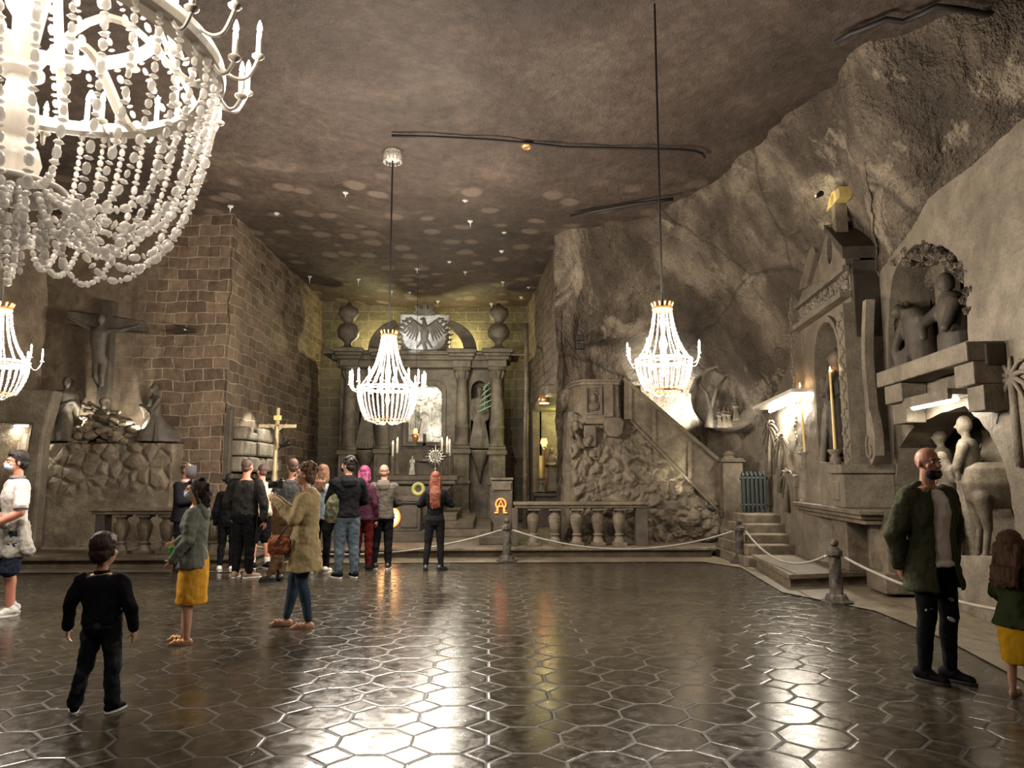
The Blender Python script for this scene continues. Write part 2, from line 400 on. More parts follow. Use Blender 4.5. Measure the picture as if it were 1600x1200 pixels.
# ================================================================== THE CHAMBER
CEIL = 7.05
def sheet(name, fn, nu, nv, mat, amp=0.0, fr=1.0, kind='structure', nrm=None, flip=False, solid=0.0):
    """grid surface fn(u,v)->Vector, pushed along its normal by rock noise"""
    vs = []
    for j in range(nv+1):
        for i in range(nu+1):
            u, v = i/nu, j/nv; p = fn(u, v)
            if amp:
                e = 1e-3; du = fn(min(1,u+e), v) - fn(max(0,u-e), v); dv = fn(u, min(1,v+e)) - fn(u, max(0,v-e))
                n = du.cross(dv); n = n.normalized() if n.length > 0 else Vector((0,0,1))
                q = p * fr
                k = noise.fractal(q, 1.0, 2.1, 5) * 0.8 + (noise.voronoi(q*1.7)[0][1] - noise.voronoi(q*1.7)[0][0]) * 0.5 - 0.2
                p = p + n * (k * (amp(u, v) if callable(amp) else amp))
            vs.append(p)
    fs = []
    W = nu + 1
    for j in range(nv):
        for i in range(nu):
            f = (j*W+i, j*W+i+1, (j+1)*W+i+1, (j+1)*W+i); fs.append(tuple(reversed(f)) if flip else f)
    m = MB(); m.add(vs, fs); o = m.build(name, mat, smooth=True)
    tag(o, kind=kind)
    if solid:
        s_ = o.modifiers.new('solid', 'SOLIDIFY'); s_.thickness = solid; s_.offset = -1
    return o
def poly(pts):
    """point along a polyline by arc length"""
    L = [0]
    for a, b in zip(pts, pts[1:]): L.append(L[-1] + (Vector(b)-Vector(a)).length)
    def g(u):
        t = u * L[-1]
        for k in range(len(pts)-1):
            if t <= L[k+1] + 1e-9:
                q = (t-L[k])/max(1e-9, L[k+1]-L[k]); return Vector(pts[k]).lerp(Vector(pts[k+1]), min(1,q))
        return Vector(pts[-1])
    return g

# floor, with the pale strip that follows the foot of the step and of the right wall
m = MB(); m.box(-12, 8, -7, 24.5, -0.3, 0.0); tag(m.build('floor', K['floor']), kind='structure')
bl = [(-9.8,12.55), (-4.1,12.55), (-3.7,13.75), (3.95,13.75), (4.35,12.9), (4.0,10.2), (4.55,8.8), (4.45,7.3), (4.15,5.8), (3.9,3.0), (3.9,-3)]
bl2 = [(-9.8,13.2), (-4.0,13.2), (-3.6,14.7), (4.6,14.7), (6.3,13.2), (6.2,10.4), (5.9,8.8), (5.6,7.2), (5.4,5.8), (5.2,3.0), (5.2,-3)]
m = MB(); g1 = poly([(a,b,0) for a,b in bl]); g2 = poly([(a,b,0) for a,b in bl2])
n = len(bl); vs = []; fs = []
for i in range(n):
    for k, q in enumerate((bl[i], bl2[i])):
        vs.append((q[0], q[1], 0.012))
for i in range(n-1): fs.append((2*i, 2*i+2, 2*i+3, 2*i+1))
m.add(vs, fs)
tag(m.build('floor_border', K['floor_border']), kind='structure')

# ceiling
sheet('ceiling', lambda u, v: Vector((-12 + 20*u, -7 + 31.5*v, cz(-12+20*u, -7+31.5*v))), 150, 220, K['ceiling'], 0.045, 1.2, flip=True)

# left wall facing the viewer: smooth rock to brickwork
sheet('wall_left', lambda u, v: Vector((-9.4 + 4.0*u, 15.25 - 0.1*u, 7.4*v)), 120, 200, K['brick_left'], 0.05, 1.4)
sheet('wall_chapel_left', lambda u, v: Vector((-5.4 + 0.0*u, 15.15 + 8.3*u, 7.4*v)), 200, 180, K['brick_side'], 0.055, 1.5)
sheet('wall_back', lambda u, v: Vector((-5.5 + 6.9*u, 23.4, 7.4*v)), 120, 120, K['brick_back'], 0.02, 1.2)
# right side of the altar chapel: brick above, open side alcove below
sheet('wall_chapel_right', lambda u, v: Vector((1.2 + 0.4*u + 0.25*v*0, 23.45 - 7.2*u, 3.5 + 4.0*v)), 160, 110, K['brick_right'], 0.05, 1.5)
m = MB(); m.box(1.45, 3.4, 21.3, 21.6, 0, 3.6); m.box(3.2, 3.4, 16.5, 21.6, 0, 3.6); m.box(1.25, 1.5, 21.3, 23.5, 0, 3.5)
m.box(1.3, 3.4, 16.4, 21.6, 3.42, 3.6)
tag(m.build('wall_alcove', K['rock']), kind='structure')
# far left wall of the chamber, and the end behind the viewer (rock)
L1 = poly([(-9.2,15.4,0), (-9.5,13.6,0), (-9.2,9,0), (-9.2,2,0), (-8.6,-6.2,0), (0,-6.6,0), (5.2,-6.2,0)])
sheet('wall_front', lambda u, v: L1(u) + Vector((0,0,7.4*v)), 180, 60, K['rock'], 0.15, 0.7, flip=True)
# rock wall behind the stair and high along the right: leans into the room under the ceiling
bot = [(1.5,16.3,0), (2.6,17.3,0), (3.8,17.5,0), (4.9,17.2,0), (5.6,16.4,0), (6.1,15.2,0), (6.6,12.8,0), (6.6,11.6,0), (6.25,11.3,0), (7.2,9.6,0), (7.3,8,0), (7.0,6,0), (6.6,2,0), (6.0,-6.4,0)]
top = [(1.45,16.2,0), (1.75,15.3,0), (2.9,14.7,0), (3.8,13.2,0), (4.1,12.2,0), *[tuple(onc(a, b).xy) + (0,) for a, b in ((1240,170), (1296,128), (1310,82), (1345,50), (1440,24))], (5.9,7.4,0), (6.2,2,0), (5.8,-6.4,0)]
print('TOP', [tuple(round(c,2) for c in q_) for q_ in top], len(top), len(bot))
gb, gt = [], []
def idx(pts, u):
    t = u*(len(pts)-1); k = min(int(t), len(pts)-2); q = t-k
    return Vector(pts[k]).lerp(Vector(pts[k+1]), q)
def rwall(u, v):
    b = idx(bot, u); t = idx(top, u); e = max(0.0, (v-0.30)/0.70)
    p = b.lerp(t, e**1.4 if e > 0 else 0); p.z = 7.3*v; return p
sheet('wall_right', rwall, 420, 200, K['rock_rough'], lambda u, v: 0.16 if v > 0.35 else 0.07, 0.9, flip=False)
# crack lines of the roof edge (thin dark cable-like fissure seen along the junction is the wall edge itself)

# front layer of the right wall, smooth plastered salt, with two recesses
def jag(pts, n=4, a=0.02, closed=True, seed=1):
    out = []; rr = random.Random(seed); m_ = len(pts)
    for i in range(m_ if closed else m_-1):
        p = Vector(pts[i]); q = Vector(pts[(i+1) % m_])
        for k in range(n):
            t = k/n; c = p.lerp(q, t)
            out.append((c.x + rr.uniform(-a, a)*(k > 0), c.y + rr.uniform(-a, a)*(k > 0)))
    if not closed: out.append(tuple(pts[-1]))
    return out
N0 = 0.0
edge_px = [(1345,467), (1364,440), (1382,414), (1396,395), (1419,365), (1437,335), (1450,311), (1485,283), (1520,259), (1555,224), (1600,185)]
ep = [rp(x, y, N0) for x, y in edge_px]
x_end = 9.5
outline = [(ep[0][0]-0.02, 0.0)] + [] 
up = jag(ep, 4, 0.015, False)
dx = (ep[-1][0]-ep[-3][0]); dz = (ep[-1][1]-ep[-3][1])
outline = [(ep[0][0]-0.0, -0.02)] + up + [(ep[-1][0]+0.6, min(6.6, ep[-1][1]+0.5)), (ep[-1][0]+1.5, 7.2), (x_end, 7.2), (x_end, -0.02)]
holeA_px = [(1392,573), (1389,520), (1390,470), (1396,430), (1410,398), (1430,382), (1455,380), (1478,388), (1495,402), (1506,430), (1510,480), (1513,532)]
holeA = jag([rp(x, y, N0) for x, y in holeA_px], 3, 0.02)
holeB_px = [(1462,868), (1448,780), (1444,700), (1455,668), (1475,648), (1497,640), (1515,643), (1535,660), (1555,690), (1572,730), (1580,775), (1586,820), (1580,862), (1520,850)]
holeB_px = [(1400,890), (1400,760), (1405,700), (1430,665), (1470,645), (1508,634), (1530,655), (1552,688), (1570,728), (1580,775), (1586,820), (1584,880), (1520,868), (1462,868)]
holeB = jag([rp(x, y, N0) for x, y in holeB_px], 3, 0.015)
m = MB(); m.T = RM
m.prism([outline, holeA, holeB], 0.0, 0.55)
o = m.build('wall_right_front', K['rock_light']); tag(o, kind='structure')
# recess linings: rough backs
def lining(name, loop, d0, d1, mat, shrink=0.0):
    xs = [p[0] for p in loop]; zs = [p[1] for p in loop]
    x0, x1, z0, z1 = min(xs)-0.3, max(xs)+0.3, min(zs)-0.3, max(zs)+0.3
    sheet(name, lambda u, v: rw(x0+(x1-x0)*u, d1 - 0.0*(1-abs(2*u-1)), z0+(z1-z0)*v), 70, 90, mat, 0.28, 1.6, flip=False)
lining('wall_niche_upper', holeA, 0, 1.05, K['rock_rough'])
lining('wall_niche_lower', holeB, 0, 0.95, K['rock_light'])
m = MB(); m.T = RM
for lp in (holeA, holeB):
    xs = [p[0] for p in lp]; zs = [p[1] for p in lp]
    x0, x1, z0, z1 = min(xs), max(xs), min(zs), max(zs)
    m.box(x0-0.35, x0-0.12, 0.5, 1.2, z0-0.3, z1+0.3); m.box(x1+0.12, x1+0.35, 0.5, 1.2, z0-0.3, z1+0.3)
    m.box(x0-0.3, x1+0.3, 0.5, 1.2, z1+0.1, z1+0.3); m.box(x0-0.3, x1+0.3, 0.5, 1.2, z0-0.3, z0-0.005)
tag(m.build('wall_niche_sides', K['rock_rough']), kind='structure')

xa_ = min(p[0] for p in holeA); za_ = min(p[1] for p in holeA)
sheet('wall_niche_jamb', lambda u, v: rw(xa_ + 0.07 + 0.25*max(0, v-0.75), 0.06 + 1.05*u, za_ - 0.05 + 1.75*v), 60, 70, K['rock_rough'], 0.22, 2.4, flip=True)
# wall stretch beyond the right altar, down to the corner with the stair (relief wall)
RC = poly([(4.9,16.8,0), (5.5,16.2,0), (5.72,15.4,0), (5.6,14.4,0), (5.42,12.9,0), (5.40,12.1,0), (5.8,11.6,0)])
sheet('wall_right_far', lambda u, v: RC(u) + Vector((0.5*v*v, 0.2*v*v, 4.9*v)), 120, 120, K['rock_light'], 0.05, 1.2, flip=False)

# altar platform: one long step with an overhanging lip, then the altar stair
m = MB(); m.box(-9.6, 4.35, 14.55, 17.2, 0.0, 0.15); m.box(-9.6, 4.4, 14.42, 17.2, 0.15, 0.21); m.box(-5.6, 3.4, 17.2, 23.6, 0, 0.21)
m.box(4.3, 5.6, 14.9, 17.0, 0, 0.19); m.box(-9.6, -4.15, 13.12, 14.6, 0.0, 0.15); m.box(-9.6, -4.1, 12.98, 14.42, 0.15, 0.21)
tag(m.build('altar_platform', K['stone'], bevel=0.015), kind='structure')
# ================================================================== CHANDELIERS
def bead_run(mb, pts, big, small, seg=6, gap=0.004, seed=0):
    """alternating long and flat crystal beads threaded along a curve"""
    rr = random.Random(seed); L = [0.0]
    for a, b in zip(pts, pts[1:]): L.append(L[-1] + (b-a).length)
    g = poly([tuple(p) for p in pts]); T = L[-1]; t = 0.0; k = 0
    while t < T - big:
        if k % 2 == 0:
            h = big * rr.uniform(0.75, 1.15); r = h * rr.uniform(0.30, 0.40)
        else:
            h = small * rr.uniform(0.8, 1.1); r = h * 0.85
        c = g((t + h/2)/T); a = g(min(1, (t+h)/T)) - g(t/T)
        if a.length < 1e-6: a = Vector((0,0,1))
        if k % 2 == 0: mb.lathe([(r*0.45, -h*0.5), (r, -h*0.22), (r, h*0.22), (r*0.45, h*0.5)], c, seg, a)
        else: mb.lathe([(r*0.5, -h*0.35), (r, 0), (r*0.5, h*0.35)], c, seg, a)
        t += h + gap; k += 1
def flame_candle(arm, c, r, h, parts=True, glow='bulb'):
    """white candle with drip cup and pointed lamp, children of its arm"""
    m = MB(); m.lathe([(r*0.5,-r*1.6), (r*2.0, -r*0.6), (r*2.3,0), (r*2.0,r*0.3), (r*0.8,r*0.3)], c, 10); m.build('drip_cup', K['white_metal'], arm, True)
    m = MB(); m.lathe([(r, 0), (r, h), (r*0.8, h*1.02)], c, 8); m.build('candle', K['wax'], arm, True)
    c2 = Vector(c) + Vector((0,0,h*1.02))
    m = MB(); m.lathe([(r*0.45,0), (r*1.0,r*1.3), (r*0.75,r*2.8), (r*0.12,r*4.6)], c2, 8); m.build('bulb', K[glow], arm, True)
def chandelier(label, loc, ceil_z, Rr, up, down, rtop, rbot, arms, n_up, n_low, arm_out, cr, ch, bead, seg, group, inner=True, seed=3):
    """loc = centre of the main ring"""
    t = thing('chandelier', label, 'chandelier', loc, rnd.uniform(0, 0.2), group)
    z = loc[2]
    m = MB(); m.cap((0,0,up), (0,0,ceil_z - z + 0.05), 0.012*max(1, Rr*2.4), 0.012*max(1, Rr*2.4), 8)
    m.build('hanging_cable', K['cable'], t, True)
    m = MB()
    m.lathe([(rtop*1.0, up-0.05), (rtop*1.15, up-0.03), (rtop*1.1, up), (rtop*0.8, up)], (0,0,0), 20)
    for k in range(12):
        a = 2*pi*k/12; m.lathe([(0.010, 0), (0.012, rtop*0.35), (0.016, rtop*0.5), (0.002, rtop*0.65)], (rtop*cos(a), rtop*sin(a), up), 5, (cos(a)*0.35, sin(a)*0.35, 1))
    m.build('crown', K['gold'], t, True)
    m = MB(); m.lathe([(0.015, down*0.55), (0.04, down*0.4), (0.02, down*0.2), (0.045, 0), (0.03, 0.1), (0.05, up*0.3), (0.02, up*0.5), (0.035, up*0.7), (0.015, up-0.02)], (0,0,0), 12)
    m.build('stem', K['bead'], t, True)
    def ring(nm, r, zz, w, hh, mat='white_metal'):
        m = MB(); n = 40; prof = [(r-w,-hh), (r+w,-hh), (r+w,hh), (r-w,hh), (r-w,-hh)]
        m.lathe([(a, zz+b) for a, b in prof], (0,0,0), n, caps=False); m.build(nm, K[mat], t)
    ring('main_ring', Rr, 0, 0.012, 0.014)
    if inner: ring('inner_ring', Rr*0.82, -0.03, 0.008, 0.012)
    ring('bottom_ring', rbot, down, 0.008, 0.01, 'gold')
    for k in range(n_up):
        a = 2*pi*k/n_up; pts = []
        for i in range(13):
            q = i/12; r = rtop*0.95 + (Rr*0.93 - rtop*0.95) * (0.35*q + 0.65*q**3); pts.append(Vector((r*cos(a), r*sin(a), up*0.96*(1-q) + 0.02)))
        m = MB(); bead_run(m, pts, bead, bead*0.5, seg, seed=seed+k); m.build('bead_strand', K['bead'], t, True)
    for k in range(n_low):
        a = 2*pi*(k+0.5)/n_low; pts = []
        for i in range(13):
            q = i/12; r = Rr*1.0 + (rbot-Rr)*(q**1.9); pts.append(Vector((r*cos(a), r*sin(a), down*q - 0.02)))
        m = MB(); bead_run(m, pts, bead, bead*0.5, seg, seed=seed*7+k); m.build('bead_strand', K['bead'], t, True)
    for k in range(6):
        a = 2*pi*k/6; m = MB(); bead_run(m, [Vector((rbot*0.9*cos(a), rbot*0.9*sin(a), down)), Vector((rbot*0.45*cos(a), rbot*0.45*sin(a), down-0.06)), Vector((0.02*cos(a), 0.02*sin(a), down-0.04))], bead, bead*0.5, seg)
        m.build('bead_strand', K['bead'], t, True)
    for k in range(arms):
        a = 2*pi*k/arms + 0.1; ca, sa = cos(a), sin(a); r1 = Rr*arm_out
        pts = []
        for i in range(9):
            q = i/8; r = Rr + (r1-Rr)*q; pts.append((r*ca, r*sa, -0.06*sin(pi*min(1, q*1.05))**0.8 + 0.035*q**4))
        m = MB(); m.tube(pts, 0.005 + 0.003*(Rr > 0.4), 6); arm = m.build('arm', K['white_metal'], t, True)
        flame_candle(arm, (r1*ca, r1*sa, 0.045), cr, ch)
    return t
def chand_lights(loc, Rr, e, zoff=0.12, n=3):
    for k in range(n):
        a = 2*pi*k/n + 0.6
        lamp('candle_light', 'POINT', (loc[0]+Rr*cos(a), loc[1]+Rr*sin(a), loc[2]+zoff), e/n, (1.0,0.89,0.76), 0.10)

cB = at(606, 606, 11.9); cC = at(1037, 563, 8.0); cD = at(-6, 566, 8.0)
chandelier('medium crystal bead chandelier with a full crown of candles hanging before the main altar', tuple(cB), CEIL, 0.48, 0.88, -0.53, 0.115, 0.33, 18, 16, 36, 1.26, 0.014, 0.15, 0.038, 5, 'crystal chandeliers')
tC = chandelier('small crystal bead chandelier on a long black cable in front of the stair', tuple(cC), CEIL, 0.305, 0.60, -0.34, 0.10, 0.19, 8, 14, 28, 1.36, 0.009, 0.10, 0.028, 6, 'crystal chandeliers', seed=5)
tD = copy_tree(tC); tD.location = tuple(cD); tD.rotation_euler.z = 0.5
tD['label'] = 'small crystal bead chandelier cut by the left edge, beside the crucifix wall'
chand_lights(cB, 0.80, 520, 0.22, 4); chand_lights(cC, 0.56, 200, 0.18, 4); chand_lights(cD, 0.56, 200, 0.18, 4)
# ceiling rose of the middle chandelier and its cable to the right wall
m = MB(); q = Vector((cB.x, cB.y, cz(cB.x, cB.y)-0.02)); m.lathe([(0.13,0.03), (0.14,-0.03), (0.10,-0.06), (0.11,-0.16), (0.03,-0.17)], q, 20)
rose = thing('ceiling_rose', 'white beaded ceiling rose above the middle chandelier', 'ceiling rose', (q.x, q.y, q.z-0.17))
m.build('canopy', K['white_metal'], rose, True, world=True)
for k in range(14):
    a = 2*pi*k/14; m = MB(); bead_run(m, [q + Vector((0.13*cos(a), 0.13*sin(a), -0.05)), q + Vector((0.15*cos(a), 0.15*sin(a), -0.24))], 0.05, 0.03, 5); m.build('bead_drop', K['bead'], rose, True, world=True)
pts = []
for px, py in [(612,212), (680,214), (760,218), (820,223), (880,230), (960,232), (1020,233), (1060,234), (1085,236), (1097,240), (1101,246)]:
    pts.append(onc(px, py, -0.06))
m = MB(); m.tube(pts, 0.022, 6); tag(m.build('ceiling_cable', K['cable'], smooth=True, base=pts[0]), 'black electric cable clipped along the ceiling to the right wall', 'cable')
p = onc(823, 228, -0.06); m = MB(); m.lathe([(0.09,0.05), (0.10,0), (0.06,-0.05), (0.05,-0.04)], p, 14); tag(m.build('junction_box', K['gold'], smooth=True, base=p), 'small round brass fitting on the ceiling beside the cable', 'ceiling fitting')
# salt stalactites on the ceiling over the altar
sp = [(360,322),(432,333),(652,420),(540,300),(727,312),(735,345),(788,362),(727,424),(784,392),(702,408),(640,456),(768,474),(826,448),(815,464),(612,455),(560,436),(786,440),(684,470),(484,432)]
for i, (px, py) in enumerate(sp):
    p = onc(px, py, 0.0); L = 0.05 + 0.16*rnd.random()
    m = MB(); m.lathe([(0.075,0.0), (0.05,-0.03), (0.014,-0.05), (0.004,-L)], p, 8)
    tag(m.build('stalactite', K['crystal_stone'], smooth=True, base=p), 'small white salt stalactite on the ceiling before the main altar', 'stalactite', 'salt stalactites on the ceiling')

# ---------------------------------------------------- the big chandelier overhead, upper left
A0 = at(36, 72, 2.9); zr = A0.z; RR = 0.76
T1 = thing('chandelier', 'huge white crystal chandelier overhead in the upper left, nearest the viewer', 'chandelier', tuple(A0), 0, 'crystal chandeliers')
m = MB(); m.cap((0,0,1.6), (0,0,CEIL-zr+0.05), 0.03, 0.03, 8); m.build('hanging_cable', K['cable'], T1)
m = MB()
pr = [(0.03,-0.60),(0.10,-0.585),(0.085,-0.56),(0.10,-0.50),(0.085,-0.44),(0.045,-0.425),(0.06,-0.40),(0.078,-0.33),(0.072,-0.25),(0.045,-0.17),(0.05,-0.14),(0.085,-0.125),(0.085,-0.105),(0.05,-0.09),(0.07,-0.07),(0.04,-0.05),(0.045,0.12),(0.07,0.16),(0.085,0.21),(0.075,0.27),(0.055,0.29),(0.08,0.33),(0.09,0.38),(0.07,0.44),(0.05,0.46),(0.075,0.50),(0.08,0.56),(0.06,0.62),(0.03,0.66),(0.05,0.9),(0.03,1.3),(0.03,1.6)]
m.lathe(pr, (0,0,0), 24); m.build('turned_stem', K['white_metal'], T1, True)
def bring(nm, r, zz, w, hh, mat='white_metal'):
    m = MB(); prof = [(r-w,-hh), (r+w,-hh*0.9), (r+w*1.3,0), (r+w,hh*0.9), (r-w,hh), (r-w,-hh)]
    m.lathe([(a, zz+b) for a, b in prof], (0,0,0), 72, caps=False); return m.build(nm, K[mat], T1)
bring('main_ring', RR, 0, 0.016, 0.035); bring('ring_lip', RR-0.05, -0.035, 0.03, 0.008)
bring('upper_ring', 0.50, 0.22, 0.012, 0.03); bring('top_ring', 0.30, 1.0, 0.012, 0.02)
m = MB(); m.lathe([(0.02,-0.60), (0.20,-0.63), (0.215,-0.615), (0.20,-0.60), (0.02,-0.585)], (0,0,0), 40); m.build('bottom_plate', K['white_metal'], T1, True)
for k in range(6):
    a = 2*pi*k/6 + 0.32; ca, sa = cos(a), sin(a); pts = []
    for i in range(17):
        q = i/16; r = 0.05 + (RR-0.06)*q; z_ = -0.10 + 0.36*sin(pi*min(1, q*1.15))*(1-0.4*q) if q < 0.97 else 0
        pts.append((r*ca, r*sa, z_*(1-q**4)))
    m = MB(); m.tube(pts, 0.032, 6, 0.35); m.build('curved_rib', K['white_metal'], T1)
for k in range(6):
    a = 2*pi*k/6 + 0.32 + pi/6; ca, sa = cos(a), sin(a); pts = []
    for i in range(13):
        q = i/12; r = 0.30 + (RR-0.30)*(q**1.6); pts.append((r*ca, r*sa, 1.0*(1-q)))
    m = MB(); m.tube(pts, 0.022, 6, 0.35); m.build('curved_rib', K['white_metal'], T1)
# candles: a double outer row on long arms, an inner row standing on the upper ring
for k in range(32):
    a = 2*pi*k/32 + 0.05; ca, sa = cos(a), sin(a); hi = k % 2; r0 = RR; r1 = RR + (0.155 if hi else 0.09); zt = 0.16 if hi else 0.0; z0 = 0.03 if hi else -0.04
    pts = []
    for i in range(13):
        q = i/12; r = r0 + (r1-r0)*q; pts.append((r*ca, r*sa, z0 + (zt-z0)*max(0, (q-0.7)/0.3)**1.5 * 0.5 - 0.045*sin(pi*q)))
    m = MB(); m.tube(pts, 0.008, 6); arm = m.build('arm', K['white_metal'], T1, True)
    flame_candle(arm, (r1*ca, r1*sa, pts[-1][2]+0.012), 0.0125, 0.11)
for k in range(12):
    a = 2*pi*k/12 + 0.2; ca, sa = cos(a), sin(a)
    m = MB(); m.tube([(0.50*ca, 0.50*sa, 0.24), (0.54*ca, 0.54*sa, 0.19), (0.57*ca, 0.57*sa, 0.21)], 0.008, 6); arm = m.build('arm', K['white_metal'], T1, True)
    flame_candle(arm, (0.57*ca, 0.57*sa, 0.22), 0.0125, 0.10)
for k in range(8):
    a = 2*pi*k/8; ca, sa = cos(a), sin(a)
    m = MB(); m.tube([(0.72*ca, 0.72*sa, -0.03), (0.66*ca, 0.66*sa, -0.05), (0.62*ca, 0.62*sa, -0.02)], 0.008, 6); arm = m.build('arm', K['white_metal'], T1, True)
    flame_candle(arm, (0.62*ca, 0.62*sa, -0.01), 0.0125, 0.09)
for k in range(46):                      # swags from the ring down and in to the bottom plate
    a = 2*pi*k/46; ca, sa = cos(a), sin(a); pts = []; low = -0.80 + 0.10*sin(k*2.4); r2 = 0.20
    for i in range(25):
        q = i/24; r = RR*0.99 + (r2-RR)*(q**1.7)
        z_ = -0.03 + (low+0.03)*sin(min(1, q/0.72)*pi/2)**1.0 if q < 0.72 else low + (-0.64-low)*((q-0.72)/0.28)**1.6
        pts.append(Vector((r*cos(a + 0.10*q), r*sin(a + 0.10*q), z_)))
    m = MB(); bead_run(m, pts, 0.042, 0.021, 7, 0.005, seed=k); m.build('bead_strand', K['bead'], T1, True)
for k in range(22):
    a = 2*pi*k/22; ca, sa = cos(a), sin(a); r = 0.20 if k % 2 else 0.13; L = 0.22 + 0.12*rnd.random()
    m = MB(); bead_run(m, [Vector((r*ca, r*sa, -0.63)), Vector((r*ca, r*sa, -0.63-L))], 0.036, 0.02, 7, 0.005, seed=k+99); m.build('bead_strand', K['bead'], T1, True)
for k in range(24):                      # strings inside and above
    a = 2*pi*k/24 + 0.1; pts = []
    for i in range(13):
        q = i/12; r = 0.30 + (RR-0.30)*(q**1.8); pts.append(Vector((r*cos(a), r*sin(a), 1.0*(1-q) - 0.05*sin(pi*q))))
    m = MB(); bead_run(m, pts, 0.042, 0.021, 7, 0.012, seed=k+31); m.build('bead_strand', K['bead'], T1, True)
chand_lights(A0, 0.83, 55, 0.16, 4)
lamp('candle_light', 'POINT', (A0.x, A0.y, A0.z+0.3), 18, (1.0,0.89,0.76), 0.15)
# chandeliers of the same hall behind the viewer give the even room light: same fittings, out of frame
for p_, e_ in (((-1.8,-3.2,4.2), 160), ((2.4,0.5,4.6), 60)):
    pass

# black tubes following the edge between ceiling and right wall
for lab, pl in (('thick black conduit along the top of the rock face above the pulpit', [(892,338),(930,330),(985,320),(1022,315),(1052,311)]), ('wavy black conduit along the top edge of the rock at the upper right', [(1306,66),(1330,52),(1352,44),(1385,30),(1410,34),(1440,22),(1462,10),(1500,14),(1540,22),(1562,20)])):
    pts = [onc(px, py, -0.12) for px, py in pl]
    m = MB(); m.tube(pts, 0.035, 8); tag(m.build('line', K['cable'], smooth=True, base=pts[0]), lab, 'line')
# ================================================================== STONE FIGURES
def figure(m, c, h, face=0.0, arms='pray', kneel=False, hood=False, robe=0.30, lean=0.0, trail=0.0):
    """adds a robed statue (facing -y turned by face) to builder m; c = foot point, h = height"""
    T0 = m.T.copy(); s = h / (1.35 if kneel else 1.75)
    m.T = T0 @ Matrix.Translation(Vector(c)) @ Matrix.Rotation(face, 4, 'Z') @ Matrix.Scale(s, 4)
    dz = -0.40 if kneel else 0.0; b = robe
    ly = lambda z: -lean * z
    if kneel:
        m.loft([(0,0.12+trail*0.5,0,b,b*1.2+trail), (0,0.10+trail*0.4,0.12,b*0.95,b*1.05+trail*0.8), (0,0.05+trail*0.12,0.40,0.20,0.20+trail*0.3), (0,0.02,0.62,0.155,0.135), (0,0,0.85,0.185,0.13), (0,0,1.0,0.20,0.12), (0,0,1.06,0.11,0.09)], 18)
        for k in range(5): m.cap((-0.16+0.08*k, 0.0, 0.55), (-0.26+0.13*k, -0.05, 0.02), 0.025, 0.045, 6)
    else:
        m.loft([(0,0.02,0,b,b*0.8), (0,0.02,0.1,b*0.92,b*0.72), (0,0,0.55,0.20,0.16), (0,0,0.95,0.165,0.13), (0,0,1.20,0.195,0.13), (0,0,1.38,0.21,0.12), (0,0,1.46,0.11,0.09)], 18)
        for k in range(7):
            x = -0.18+0.06*k; m.cap((x*0.7, -0.10, 0.92), (x*1.5, -b*0.72, 0.03), 0.022, 0.040, 6)
    zs = 1.38 + dz
    m.cap((0,0,zs+0.02), (0,-0.01,zs+0.16), 0.055, 0.05); m.ell((0,-0.015,zs+0.27), 0.082, 0.10, 0.12)
    m.ell((0,-0.05,zs+0.20), 0.055, 0.06, 0.07); m.cap((0,-0.105,zs+0.27), (0,-0.13,zs+0.235), 0.014, 0.02, 6)
    if hood: m.ell((0,0.02,zs+0.27), 0.105, 0.115, 0.145); m.loft([(0,0.05,zs-0.35,0.2,0.12), (0,0.04,zs,0.19,0.12), (0,0.03,zs+0.15,0.10,0.10), (0,0.03,zs+0.3,0.08,0.09)], 14)
    for sg in (-1, 1):
        sh = (0.19*sg, 0, zs-0.02)
        if arms == 'pray': el = (0.20*sg, -0.16, zs-0.28); wr = (0.03*sg, -0.30, zs-0.16)
        elif arms == 'down': el = (0.25*sg, 0.0, zs-0.30); wr = (0.22*sg, -0.12, zs-0.55)
        elif arms == 'raise': el = (0.27*sg, -0.15, zs-0.25); wr = (0.14*sg, -0.32, zs-0.02 if sg > 0 else zs-0.25)
        else: el = (0.24*sg, -0.08, zs-0.28); wr = (-0.05*sg, -0.20, zs-0.32)
        m.cap(sh, el, 0.07, 0.055); m.cap(el, wr, 0.058, 0.045); m.ell(wr, 0.045, 0.05, 0.05)
        if arms != 'none': m.cap(el, (el[0], el[1]+0.02, el[2]-0.14), 0.05, 0.03, 6)
    m.T = T0
def fig_blob(name, mat, parent, c, h, vox=0.02, base=None, world=True, **kw):
    m = MB(); figure(m, c, h, **kw)
    return m.blob(name, mat, parent, vox=vox, it=2, world=world and parent is not None, base=base)
def arch_loop(x0, x1, z0, z1, n=10):
    """door-shaped outline with a round top, x0<x1"""
    r = (x1-x0)/2; zc = z1 - r; cx_ = (x0+x1)/2
    return [(x0, z0)] + [(cx_ - r*cos(pi*k/n), zc + r*sin(pi*k/n)) for k in range(n+1)] + [(x1, z0)]
